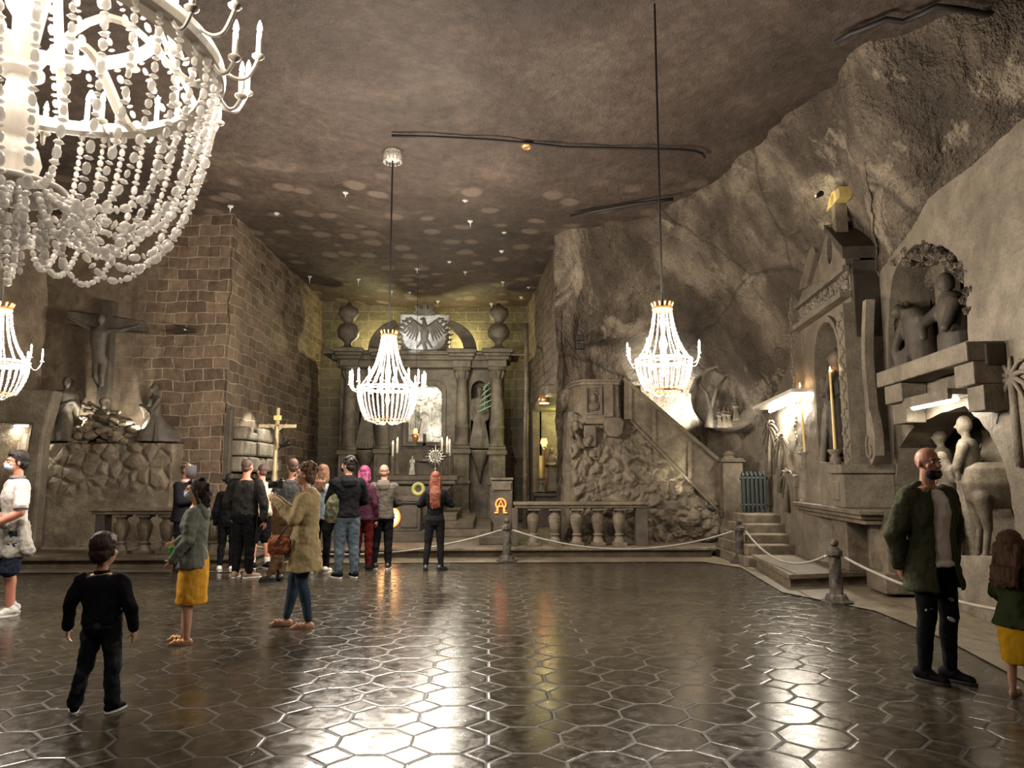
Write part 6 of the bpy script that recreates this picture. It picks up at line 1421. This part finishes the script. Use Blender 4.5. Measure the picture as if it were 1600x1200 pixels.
    if bt[0] == 'skirt':
        z0 = bt[3]; m.loft([(0,0.0,z0,0.175,0.16), (0,0,z0+0.03,0.18,0.165), (0,0.01,0.85*k_,0.185,0.15), (0,0,1.0*k_,0.15,0.12)], 22)
        m.blob('skirt', bm, t, vox=vox, it=2, fold=0.03, fscale=0.12)
    else:
        m.loft([(a,b,z,rx,ry) for a,b,z,rx,ry in pel], 20)
        for hip, kn, ank, f, sg in legs:
            if bt[0] == 'shorts':
                e = hip.lerp(kn, 0.98) ; m.cap(hip, e, 0.096*grow, 0.085*grow, 14)
            else:
                m.cap(hip, kn, 0.098*grow, 0.072*grow, 14); c_ = kn.lerp(ank, 0.35) + V3(0,0.014,0); m.cap(kn, c_, 0.070*grow, 0.066*grow, 14); m.cap(c_, ank + V3(0,0,0.01), 0.066*grow, 0.050*grow*o.get('cuff',1.0), 14)
        m.blob('shorts' if bt[0] == 'shorts' else 'trousers', bm, t, vox=vox, it=3, fold=0.028 if grow > 0.95 else 0.012, fscale=0.07)
    # ---- shoes
    shs = o.get('shoes'); 
    if shs:
        for hip, kn, ank, f, sg in legs:
            a = f[3] if len(f) > 3 else 0.12*sg; dd = V3(sin(a), -cos(a), 0); sd = V3(cos(a), sin(a), 0); b = V3(ank.x, ank.y, ank.z-0.04)
            if shs[0] == 'sandal':
                m = mb(); z0 = b.z-0.044; L0, L1 = -0.065, 0.185; pl = []
                for i in range(16):
                    q_ = 2*pi*i/16; c_ = b + dd*((L0+L1)/2 + (L1-L0)/2*cos(q_)) + sd*(0.044*sin(q_)*(1+0.12*cos(q_))); pl.append((c_.x, c_.y))
                m.add([(x,y,z0) for x,y in pl]+[(x,y,z0+0.022) for x,y in pl], [tuple(range(15,-1,-1)), tuple(range(16,32))]+[(i,(i+1)%16,(i+1)%16+16,i+16) for i in range(16)])
                so = m.build('sandal', shs[2], t)
                m = mb()
                for q1 in (0.03, 0.08, 0.12): 
                    c0 = b + dd*q1; m.tube([c0 - sd*0.043 + V3(0,0,-0.025), c0 - sd*0.025 + V3(0,0,0.012), c0 + V3(0,0,0.022-q1*0.1), c0 + sd*0.025 + V3(0,0,0.012), c0 + sd*0.043 + V3(0,0,-0.025)], 0.009, 6)
                m.build('strap', shs[1], so, True)
            else:
                m = mb(); m.cap(b - dd*0.045 + V3(0,0,0.015), b + dd*0.03 + V3(0,0,0.012), 0.047, 0.046, 12); m.cap(b + dd*0.03, b + dd*0.14 + V3(0,0,-0.012), 0.044, 0.034, 12); m.cap(b - dd*0.01 + V3(0,0,0.05), b + V3(0,0,0.0), 0.044, 0.044, 12)
                so = m.blob('shoe', shs[1], t, vox=0.009, it=2)
                m = mb(); z0 = b.z-0.045; pl = []
                for i in range(16):
                    q_ = 2*pi*i/16; c_ = b + dd*(0.047 + 0.140*cos(q_)) + sd*(0.048*sin(q_)*(1+0.12*cos(q_))); pl.append((c_.x, c_.y))
                m.add([(x,y,z0) for x,y in pl]+[(x,y,z0+0.024) for x,y in pl], [tuple(range(15,-1,-1)), tuple(range(16,32))]+[(i,(i+1)%16,(i+1)%16+16,i+16) for i in range(16)])
                m.build('sole', shs[2], so, bevel=0.004)
    if o.get('socks'):
        for hip, kn, ank, f, sg in legs:
            m = mb(); m.cap(ank, ank.lerp(kn, 0.22), 0.043, 0.050, 12); m.build('sock', o['socks'], t, True)
    # ---- tops
    def top(nm, mat, hem, gr, sleeve, sl_r=1.0, open_=None, fold=0.03, flare=1.0, neck=1.0):
        m = mb(); R_ = []
        for a,b,z,rx,ry in tor:
            if z < 1.46*k_: R_.append((a, b, z, rx*gr+0.006, ry*gr+0.006))
        R_ = [r for r in R_ if r[2] > hem+0.03]
        hx = 0.172*bw*gr*flare; hyy = 0.128*bw*gr*flare; sw = min(1,max(0,(hem-0.8)/0.6))
        if hem < 0.9*k_: R_ = [r for r in R_ if r[2] > 0.85*k_]; R_ = [(sway.x*sw, 0.0, hem, hx, hyy), (sway.x*sw, 0.0, hem+0.03, hx, hyy)] + R_
        else: R_ = [(sway.x*sw, sway.y*sw, hem, R_[0][3]*1.02, R_[0][4]*1.02)] + R_
        R_.append((sway.x, sway.y, 1.445*k_, 0.085*neck, 0.075*neck))
        if open_ is None: m.loft(R_, 22)
        else:
            vs = []; fs = []; n = 22; th = 0.022
            for (cx_, cy_, z, rx, ry) in R_:
                q_ = max(0, (z-1.0*k_)/(0.45*k_)); gp = open_*(1-0.25*q_)
                ang = [-pi/2 + gp + (2*pi-2*gp)*i/n for i in range(n+1)]
                for a in ang: vs.append((cx_+(rx+th*0.6)*cos(a), cy_+(ry+th*0.6)*sin(a), z))
                for a in reversed(ang): vs.append((cx_+(rx-th*0.6)*cos(a), cy_+(ry-th*0.6)*sin(a), z))
            N_ = 2*(n+1)
            for k in range(len(R_)-1):
                for i in range(N_): j = (i+1)%N_; fs.append((k*N_+i, k*N_+j, (k+1)*N_+j, (k+1)*N_+i))
            for k in (0, len(R_)-1):
                for i in range(n): q4 = (k*N_+i, k*N_+i+1, k*N_+N_-2-i, k*N_+N_-1-i); fs.append(q4 if k else tuple(reversed(q4)))
            m.add(vs, fs)
        for sh, el, wr, sg in arms:
            r1 = 0.062*sl_r*(0.88 if fem else 1)*(gr*0.6+0.4)
            if sleeve == 'long':
                m.cap(sh + V3(-0.02*sg,0,0), el, r1*1.05, r1*0.90, 14); m.cap(el, el.lerp(wr, 0.95), r1*0.90, r1*0.66, 14)
            elif sleeve == 'short': m.cap(sh + V3(-0.02*sg,0,0), sh.lerp(el, 0.72), r1*1.08, r1*1.04, 14)
        return m.blob(nm, mat, t, vox=vox, it=3, fold=fold, fscale=0.09)
    for tp in o['tops']: top(*tp[0], **tp[1])
    if o.get('hoodback'):
        m = mb(); m.T = G @ Matrix.Translation(sway)
        m.loft([(0,0.095,1.30*k_,0.06,0.03), (0,0.10,1.35*k_,0.115,0.05), (0,0.085,1.42*k_,0.125,0.065), (0,0.05,1.475*k_,0.105,0.06), (0,0.04,1.50*k_,0.085,0.045)], 18); m.blob('hood', o['hoodback'], t, vox=vox, it=2, fold=0.015)
    if o.get('collar'):
        m = mb(); m.T = G @ Matrix.Translation(sway); rg = [(0.066+0.012*cos(b)*1.0, 0.022*sin(b)) for b in [2*pi*i/8 for i in range(9)]]; m.lathe(rg, (0,-0.002,1.468*k_), 20, caps=False); m.build('collar', o['collar'], t, True)
    ex = o.get('extra')
    if ex: ex(t, mb, dict(arms=arms, legs=legs, hd=hd, HM=HM, G=G, k=k_, sway=sway, s=s))
    return t
def stand(px, pyf, pyt, z=0.0):
    p = on(px, pyf, z); return p, at(px, pyt, p.y).z - z
C = cloth
blk = C('black_cloth', (0.007,0.007,0.008)); white = C('white_cloth', (0.62,0.58,0.55)); jeans_d = C('dark_denim', (0.014,0.016,0.021), pat=((0.04,0.045,0.052), 5)); 
rub_w = simple('white_rubber', (0.62,0.60,0.56), 0.5, bump=0); rub_b = simple('black_rubber', (0.015,0.015,0.016), 0.5, bump=0)
hb = hairmat('black_hair', (0.014,0.011,0.010)); hbr = hairmat('brown_hair', (0.10,0.05,0.028)); hdb = hairmat('dark_brown_hair', (0.026,0.013,0.009)); hred = hairmat('auburn_hair', (0.10,0.028,0.013)); hst = hairmat('stubble', (0.075,0.045,0.035)); hpk = hairmat('pink_hair', (0.13,0.02,0.055))
grey_l = C('light_grey_knit', (0.34,0.32,0.29)); red_c = C('red_cloth', (0.42,0.012,0.018)); navy = C('navy_cloth', (0.018,0.024,0.045))
# 1 man cut by the left edge
p, H = stand(10, 962, 706)
def ex1(t, mb, q):
    m = mb(); k = q['k']; m.loft([(0,0,0.62,0.205,0.165), (0,0.0,0.66,0.21,0.17), (0,0.01,0.88,0.195,0.155), (0,0,1.00,0.175,0.135)], 22)
    m.cap((-0.14,-0.12,1.0), (0.15,-0.13,0.98), 0.04, 0.04); m.cap((0.05,-0.15,0.99), (0.09,-0.17,0.72), 0.035, 0.05)
    m.cap((0.17,0.02,0.98), (0.24,0.08,0.70), 0.05, 0.07); tied = m.blob('tied_cardigan', grey_l, t, vox=0.011, it=3, fold=0.03)
    m = mb(); m.box(-0.03, 0.02, -0.192, -0.15, 0.63, 0.97); m.box(0.02, 0.08, -0.192, -0.13, 0.62, 0.66)
    m = mb(); m.loft([(0.03,-0.178,0.64,0.06,0.03), (0.03,-0.155,0.95,0.035,0.03)], 12); m.build('red_panel', red_c, tied, True)
    m = mb(); m.loft([(-0.07,-0.165,0.60,0.07,0.04), (-0.06,-0.14,0.95,0.06,0.035)], 12); m.build('black_panel', blk, tied, True)
    sh, el, wr, sg = q['arms'][0]; d = (wr-el).normalized(); m = mb(); c = el.lerp(wr, 0.93); m.lathe([(0.034,-0.014),(0.036,0),(0.034,0.014)], c, 16, d); m.lathe([(0.019,0.03),(0.019,0.046)], c, 14, V3(0.9,-0.3,0.2)); m.build('wrist_watch', rub_b, t, True)
    for sh, el, wr, sg in q['arms']:
        m = mb(); m.lathe([(0.069,-0.008),(0.069,0.008)], sh.lerp(el, 0.86), 16, (el-sh)); m.build('sleeve_band', C('grey_band', (0.12,0.12,0.13)), t, True)
person('person at the left edge in white polo shirt, pale blue face mask and dark shorts', p, H, R(-42), dict(vox=0.010, wide=1.12, limb=1.25, skin=SK3, brow=hb, hair=('short', hb), mask='mask_blue', head_yaw=-0.1,
    arms=dict(L=((0.05,-0.02,-0.28), (-0.06,-0.25,-0.42)), R=((0.05,0.0,-0.29), (-0.02,-0.2,-0.47))), feet=((0.11,-0.03), (-0.11,0.05)),
    bottom=('shorts', navy, 1.15), shoes=('trainer', C('white_canvas', (0.66,0.64,0.62)), rub_w), tops=[(('polo_shirt', white, 0.90, 1.06, 'short'), dict(sl_r=1.12, fold=0.02))], collar=C('grey_collar', (0.16,0.17,0.18)), extra=ex1))
# 2 boy from behind
p, H = stand(151, 1112, 829)
person('child seen from behind with short dark hair, black sweater and dark jeans, feet apart', p, H, R(178), dict(child=True, vox=0.009, bvox=0.008, face=False, hair=('short', hdb), sway=(0.04,0,0), feet=((0.20,0.02,0,0.55), (-0.16,0.0,0,-0.25)), wide=1.30, belly=1.12,
    arms=dict(L=((0.09,0.0,-0.27), (0.12,-0.05,-0.52)), R=((0.09,0.0,-0.27), (0.12,-0.05,-0.52))),
    bottom=('trousers', jeans_d, 1.08), cuff=1.3, shoes=('trainer', blk, rub_w), tops=[(('sweater', C('black_knit', (0.008,0.008,0.010)), 0.84, 1.12, 'long'), dict(fold=0.03, neck=1.1, sl_r=1.15))], collar=blk))
# 3 man in the dark suit with a visor
p, H = stand(283, 893, 724)
def ex3(t, mb, q):
    m = mb(); m.T = q['G'] @ q['HM']; vs = []; n = 12
    gl = NT('clear_visor'); gl.b.inputs['Base Color'].default_value = (0.9,0.92,0.95,1); gl.b.inputs['Roughness'].default_value = 0.05; gl.b.inputs['Transmission Weight'].default_value = 0.9; gl.b.inputs['IOR'].default_value = 1.2
    for z in (0.085, -0.10):
        for i in range(n+1): a = -pi + pi*i/n; vs.append((0.098*cos(a), -0.02+0.125*sin(a), z))
    fs = [(i, i+1, i+1+n+1, i+n+1) for i in range(n)]; m.add(vs, fs); v = m.build('face_visor', gl.m, t, True)
    s_ = v.modifiers.new('solid', 'SOLIDIFY'); s_.thickness = 0.003
    m = mb(); m.T = q['G'] @ q['HM']; m.lathe([(0.098,0.07),(0.102,0.07),(0.102,0.095),(0.098,0.095),(0.098,0.07)], (0,0.01,0), 24, caps=False); m.build('visor_band', K['silver'], v, True)
person('person in black suit and clear face visor, arms folded, before the left balustrade', p, H, R(72), dict(vox=0.012, wide=1.12, belly=1.12, skin=SK3, brow=hst, hair=('stubble', hst), head_yaw=0.1,
    arms=dict(L=((0.05,-0.10,-0.25), (-0.18,-0.24,-0.20)), R=((0.05,-0.10,-0.25), (-0.18,-0.22,-0.24))), bottom=('trousers', C('black_suit', (0.010,0.010,0.012)), 1.1), shoes=('shoe', rub_b, rub_b),
    tops=[(('shirt', white, 1.0, 0.98, 'none'), dict(fold=0.0, neck=0.95)), (('suit_jacket', C('black_suit_jacket', (0.010,0.010,0.012)), 0.80, 1.14, 'long'), dict(fold=0.015, open_=0.22, sl_r=1.1))], collar=white, extra=ex3))
# 4 woman in mustard skirt
p, H = stand(296, 1004, 750)
def ex4(t, mb, q):
    m = mb(); m.T = q['G'] @ q['HM']
    for sg in (-1,1): m.ell((0.035*sg, 0.075, 0.125), 0.035,0.03,0.022)
    m.ell((0,0.07,0.12), 0.018); m.build('hair_bow', blk, t, True)
    sh, el, wr, sg = q['arms'][0]
    m = mb(); c = V3(0.09,-0.21,0.99)
    m.ell(c, 0.05,0.028,0.045, seg=12, rings=8); m.ell(c+V3(0.05,0,0.03), 0.03,0.02,0.02); m.build('green_pouch', C('green_plastic', (0.07,0.42,0.05)), t, True)
    m = mb(); m.tube([c, V3(0.02,-0.2,0.9), V3(-0.02,-0.24,0.72)], 0.006, 5); m.build('cord', white, t, True)
    m = mb(); m.cap((0.13,0.02,0.62),(0.13,0.02,0.62),0.01,0.01)
person('person in profile with mustard skirt, grey green jacket, blue mask and gold sandals', p, H, R(-82), dict(vox=0.009, bvox=0.008, fem=True, skin=SK1, brow=hdb, hair=('pony', hdb), mask='mask_blue', feet=((0.10,-0.03), (-0.08,-0.10)),
    arms=dict(L=((0.07,-0.02,-0.27), (0.04,-0.17,-0.48)), R=((0.05,-0.05,-0.26), (-0.05,-0.22,-0.32))),
    bottom=('skirt', C('mustard_cloth', (0.62,0.31,0.035)), 1.0, 0.41), shoes=('sandal', K['gold'], simple('cork_sole', (0.30,0.16,0.08), 0.7)),
    tops=[(('jacket', C('grey_green_jacket', (0.13,0.14,0.115)), 0.80, 1.16, 'long'), dict(fold=0.035, sl_r=1.25, flare=1.10))], hoodback=C('grey_green_hood', (0.12,0.13,0.11)), extra=ex4))
# 5 man in dark camouflage sweatshirt
p, H = stand(378, 903, 718)
camo = C('black_camouflage', (0.014,0.014,0.013), pat=((0.028,0.027,0.023), 9))
tan_shoe = C('beige_suede', (0.36,0.25,0.17))
person('bald person seen from behind in black camouflage sweatshirt with beige trainers', p, H, R(168), dict(vox=0.012, wide=1.25, belly=1.15, face=False, skin=SK3, hair=('stubble', hst), feet=((0.10,0.0,0,0.2), (-0.12,0.0,0,-0.9)),
    bottom=('trousers', blk, 1.12), shoes=('trainer', tan_shoe, rub_w), arms=dict(L=((0.08,0.0,-0.27), (0.04,-0.08,-0.50)), R=((0.08,0.0,-0.27), (0.09,-0.03,-0.54))), tops=[(('sweatshirt', camo, 0.92, 1.15, 'long'), dict(fold=0.03, sl_r=1.2))]))
# 6 hidden person in black beyond him
p, H = stand(353, 893, 741)
person('person in black mostly hidden behind the black camouflage sweatshirt', p, H, R(185), dict(vox=0.014, face=False, hair=('short', hb), bottom=('trousers', blk, 1.0), shoes=('trainer', white, rub_w), tops=[(('sweater', blk, 0.9, 1.1, 'long'), {})]))
# 7 man in white T-shirt and shorts
p, H = stand(404, 889, 726)
def ex7(t, mb, q):
    m = mb(); m.loft([(0.02,0.20,0.88,0.15,0.05), (0.02,0.22,0.95,0.16,0.07), (0.0,0.20,1.2,0.12,0.06), (0.0,0.13,1.38,0.05,0.03)], 16); m.blob('cream_bag', C('cream_cloth', (0.44,0.38,0.27)), t, vox=0.012, it=2, fold=0.03)
person('person in white T-shirt, black shorts and white socks with a cream bag', p, H, R(-135), dict(vox=0.012, wide=1.08, skin=SK3, brow=hst, hair=('stubble', hst), mask='mask_black', feet=((0.10,-0.05,0,0.1), (-0.12,0.05,0,-0.1)),
    bottom=('shorts', blk, 1.15), shoes=('trainer', blk, rub_w), socks=white, arms=dict(L=((0.06,0.0,-0.27), (0.02,-0.16,-0.46)), R=((0.06,0.0,-0.27), (0.02,-0.16,-0.46))), tops=[(('T_shirt', C('cream_white', (0.60,0.55,0.47)), 0.88, 1.08, 'short'), dict(sl_r=1.1))], extra=ex7))
# 8 man in brown trousers behind the beige coat
p, H = stand(440, 908, 717)
person('person in dark grey shirt and brown trousers stepping left behind the beige coat', p, H, R(-160), dict(vox=0.012, wide=1.1, face=False, skin=SK2, hair=('stubble', hst), sway=(-0.10,0.0,0.0), feet=((0.02,-0.05,0,0.2), (0.16,0.02,0,0.9)),
    bottom=('trousers', C('brown_corduroy', (0.075,0.042,0.022)), 1.05), shoes=('shoe', rub_b, rub_b), arms=dict(L=((0.06,0.0,-0.27), (0.02,-0.16,-0.46)), R=((0.08,0.0,-0.27), (0.06,-0.06,-0.52))), tops=[(('shirt', C('dark_grey_shirt', (0.045,0.045,0.045)), 0.90, 1.1, 'short'), dict(sl_r=1.15))]))
# 9 woman in the beige coat with a camera
p, H = stand(472, 980, 726)
def ex9(t, mb, q):
    HMx = q['HM']; c = HMx @ V3(0,-0.235,-0.13)
    m = mb(); m.box(c.x-0.065, c.x+0.065, c.y-0.03, c.y+0.03, c.z-0.045, c.z+0.045); m.box(c.x-0.02, c.x+0.02, c.y-0.02, c.y+0.02, c.z+0.045, c.z+0.065); cm = m.build('camera', rub_b, t, bevel=0.008)
    m = mb(); m.lathe([(0.036,0.0),(0.038,0.06),(0.042,0.11),(0.036,0.115)], (c.x, c.y-0.02, c.z), 18, (0,-1,-0.05)); m.build('camera_lens', K['black'], cm, True)
    m = mb(); b = V3(0.13,-0.25,0.90); m.loft([(b.x,b.y,b.z-0.11,0.05,0.08), (b.x,b.y,b.z-0.09,0.055,0.12), (b.x,b.y,b.z+0.03,0.055,0.125), (b.x,b.y,b.z+0.09,0.04,0.09)], 18); bg = m.build('shoulder_bag', C('flowered_brown_leather', (0.16,0.045,0.02), pat=((0.36,0.17,0.08), 22)), t, True, bevel=0)
    m = mb(); m.tube([b+V3(0.1,0,0.06), V3(0.15,-0.12,1.15), V3(0.08,-0.10,1.38), V3(-0.03,0.08,1.45)], 0.008, 6); m.build('strap', rub_b, bg, True)
person('person walking left in long beige coat holding a camera, with brown flowered shoulder bag', p, H, R(-84), dict(vox=0.009, bvox=0.008, fem=True, wide=1.08, skin=SK1, brow=hdb, hair=('curly', hbr), head_pitch=0.12, head_yaw=0.05, knee=0.02, feet=((0.07,0.05,0,0.1), (-0.09,-0.20,0.01,0.0)),
    arms=dict(L=((0.06,-0.10,-0.22), (-0.10,-0.33,-0.01)), R=((0.06,-0.10,-0.22), (-0.10,-0.33,-0.01)), curl=1.1, nL=(-1,0,0.1), nR=(1,0,0.1)),
    bottom=('trousers', C('blue_jeans', (0.030,0.048,0.072)), 0.94), cuff=0.9, shoes=('sandal', simple('brown_strap', (0.35,0.16,0.09), 0.6), simple('tan_sole', (0.30,0.17,0.10), 0.7)),
    tops=[(('blouse', C('white_blouse', (0.52,0.42,0.34)), 0.92, 1.04, 'none'), dict(fold=0.02)), (('coat', C('beige_coat', (0.30,0.235,0.125)), 0.60, 1.16, 'long'), dict(fold=0.035, sl_r=1.3, flare=1.22, open_=0.42))], hoodback=C('beige_hood', (0.30,0.235,0.125)), extra=ex9))
# 10 woman with long wavy hair behind the beige coat
p, H = stand(500, 895, 727)
person('person with long wavy brown hair and pale blue jacket just behind the beige coat', p, H, R(170), dict(vox=0.013, fem=True, face=False, hair=('long', hbr, 0.30), bottom=('trousers', blk, 0.95), shoes=('trainer', rub_w, rub_w), tops=[(('jacket', C('pale_blue_denim', (0.13,0.16,0.18)), 0.86, 1.12, 'long'), {})]))
# 11 young man, black hoodie and pale jeans
p, H = stand(540, 903, 716)
cam2 = C('olive_camouflage', (0.055,0.060,0.035), pat=((0.13,0.115,0.07), 10))
def ex11(t, mb, q):
    m = mb(); m.loft([(0.20,-0.02,0.80,0.10,0.09), (0.21,-0.02,0.90,0.13,0.11), (0.20,0.0,1.12,0.11,0.10), (0.17,0.0,1.25,0.05,0.05)], 16); m.blob('camouflage_bag', cam2, t, vox=0.012, it=2, fold=0.03)
    m = mb(); m.loft([(0.27,-0.06,0.60,0.03,0.05), (0.28,-0.06,0.70,0.09,0.09), (0.24,-0.05,0.90,0.07,0.07), (0.21,-0.03,1.0,0.02,0.02)], 14); m.blob('black_bag', blk, t, vox=0.012, it=2)
person('person in black hoodie and pale blue jeans, dark curly hair, carrying a camouflage bag', p, H, R(-158), dict(vox=0.011, wide=1.15, hair=('curly', hb), mask='mask_black', head_yaw=0.75, feet=((0.11,-0.02,0,0.4), (-0.12,0.02,0,0.2)),
    bottom=('trousers', C('pale_jeans', (0.075,0.10,0.125)), 1.15), shoes=('trainer', blk, rub_w), arms=dict(L=((0.06,-0.08,-0.26), (0.02,-0.26,-0.30)), R=((0.07,-0.08,-0.26), (0.0,-0.28,-0.32))), tops=[(('hoodie', blk, 0.88, 1.15, 'long'), dict(sl_r=1.2))], hoodback=blk, extra=ex11))
# 12 pink-haired visitor mostly hidden
p, H = stand(566, 892, 729)
person('person with pink hair and dark red trousers half hidden behind the black hoodie', p, H, R(175), dict(vox=0.013, fem=True, face=False, hair=('long', hpk, 0.22), bottom=('trousers', C('dark_red_cloth', (0.06,0.006,0.006)), 1.05), shoes=('trainer', blk, rub_b), tops=[(('jacket', C('plum_jacket', (0.035,0.010,0.018)), 0.84, 1.12, 'long'), {})]))
# 13 man in grey hoodie
p, H = stand(597, 889, 727)
person('person from behind in grey hoodie and black trousers, facing the glowing disc', p, H, R(182), dict(vox=0.011, wide=1.12, face=False, skin=SK3, hair=('stubble', hairmat('light_stubble', (0.22,0.13,0.09))), feet=((0.14,0.0,0,0.8), (-0.10,0.0,0,-0.1)),
    bottom=('trousers', blk, 1.05), shoes=('trainer', rub_b, rub_w), arms=dict(L=((0.07,-0.06,-0.26), (-0.02,-0.22,-0.32)), R=((0.07,-0.06,-0.26), (-0.02,-0.22,-0.32))), tops=[(('hoodie', C('grey_hoodie', (0.070,0.060,0.050)), 0.84, 1.15, 'long'), dict(sl_r=1.2))], hoodback=C('grey_hood', (0.070,0.060,0.050))))
# 14 woman with long auburn hair
p, H = stand(679, 892, 738)
person('person from behind with very long auburn hair, black jacket and leggings', p, H, R(182), dict(vox=0.011, fem=True, face=False, hair=('long', hred, 0.52), feet=((0.16,0.0,0,0.1), (-0.11,0.0,0,-0.7)),
    bottom=('trousers', C('black_leggings', (0.010,0.010,0.011)), 0.95), shoes=('trainer', rub_b, rub_b), socks=white, arms=dict(L=((0.13,-0.05,-0.22), (-0.03,-0.24,-0.16)), R=((0.13,-0.05,-0.22), (-0.03,-0.24,-0.16))), tops=[(('jacket', C('black_jacket', (0.006,0.006,0.007)), 0.98, 1.14, 'long'), dict(sl_r=1.2))]))
# 15 bald man in the olive parka
p, H = stand(1470, 1066, 701)
olive = C('olive_parka_cloth', (0.050,0.052,0.030))
def ex15(t, mb, q):
    m = mb(); m.T = q['G'] @ q['HM']; m.ell((0,-0.052,-0.082), 0.056,0.058,0.042, seg=14, rings=8); m.ell((0,-0.088,-0.050), 0.030,0.014,0.010); m.blob('beard', hst, t, vox=0.006, it=1)
    for sg, z in ((1, 0.62), (1, 0.47), (-1, 0.55)):
        hip, kn, ank, f, s2 = q['legs'][0 if sg > 0 else 1]
        m = mb(); m.ell((kn.x-0.036, kn.y-0.052, z), 0.030,0.006,0.016, seg=10, rings=6, rot=Matrix.Rotation(-0.6, 4, 'Z') @ Matrix.Rotation(0.5*s2, 4, 'Y')); m.build('ripped_patch', white, t, True)
person('bald person with lowered black mask, olive parka, white T-shirt and ripped black jeans', p, H, R(14), dict(vox=0.009, bvox=0.0075, wide=1.12, skin=SK2, brow=hb, head_yaw=-0.05, mask='mask_black', mask_low=0.032, feet=((0.10,-0.02,0,0.35), (-0.09,0.03,0,0.30)),
    arms=dict(L=((0.06,0.03,-0.28), (-0.03,-0.02,-0.50)), R=((0.08,0.06,-0.28), (0.02,0.10,-0.52))),
    bottom=('trousers', C('black_ripped_denim', (0.010,0.011,0.013)), 0.95), cuff=0.95, shoes=('trainer', C('black_canvas', (0.010,0.010,0.011)), rub_b),
    tops=[(('T_shirt', C('white_T_shirt', (0.82,0.78,0.75)), 0.86, 1.06, 'short'), dict(fold=0.02, neck=0.85)), (('parka', olive, 0.68, 1.18, 'long'), dict(fold=0.035, sl_r=1.25, flare=1.10, open_=0.50))], hoodback=olive, extra=ex15))
# 16 girl at the right edge
p, H = stand(1598, 1088, 826)
def ex16(t, mb, q):
    m = mb(); m.ell((-0.20,-0.12,1.02), 0.05,0.035,0.03, seg=12, rings=8); m.build('green_pouch', C('bright_green_plastic', (0.06,0.42,0.06)), t, True)
person('child with long brown hair, olive jacket and yellow skirt cut by the right edge', p, H, R(120), dict(child=True, vox=0.010, fem=True, face=False, hair=('long', hbr, 0.28), feet=((0.08,0.0,0,0.1), (-0.08,-0.02,0,0)),
    arms=dict(L=((0.07,-0.04,-0.24), (0.0,-0.18,-0.34)), R=((0.08,-0.04,-0.24), (0.0,-0.18,-0.34))), bottom=('skirt', C('yellow_cloth', (0.66,0.36,0.02)), 1.0, 0.34), shoes=('sandal', K['wax'], simple('sandal_sole', (0.45,0.32,0.25), 0.7)),
    tops=[(('jacket', C('olive_jacket', (0.045,0.06,0.025)), 0.72, 1.22, 'long'), dict(fold=0.035, sl_r=1.3, flare=1.15))], extra=ex16))
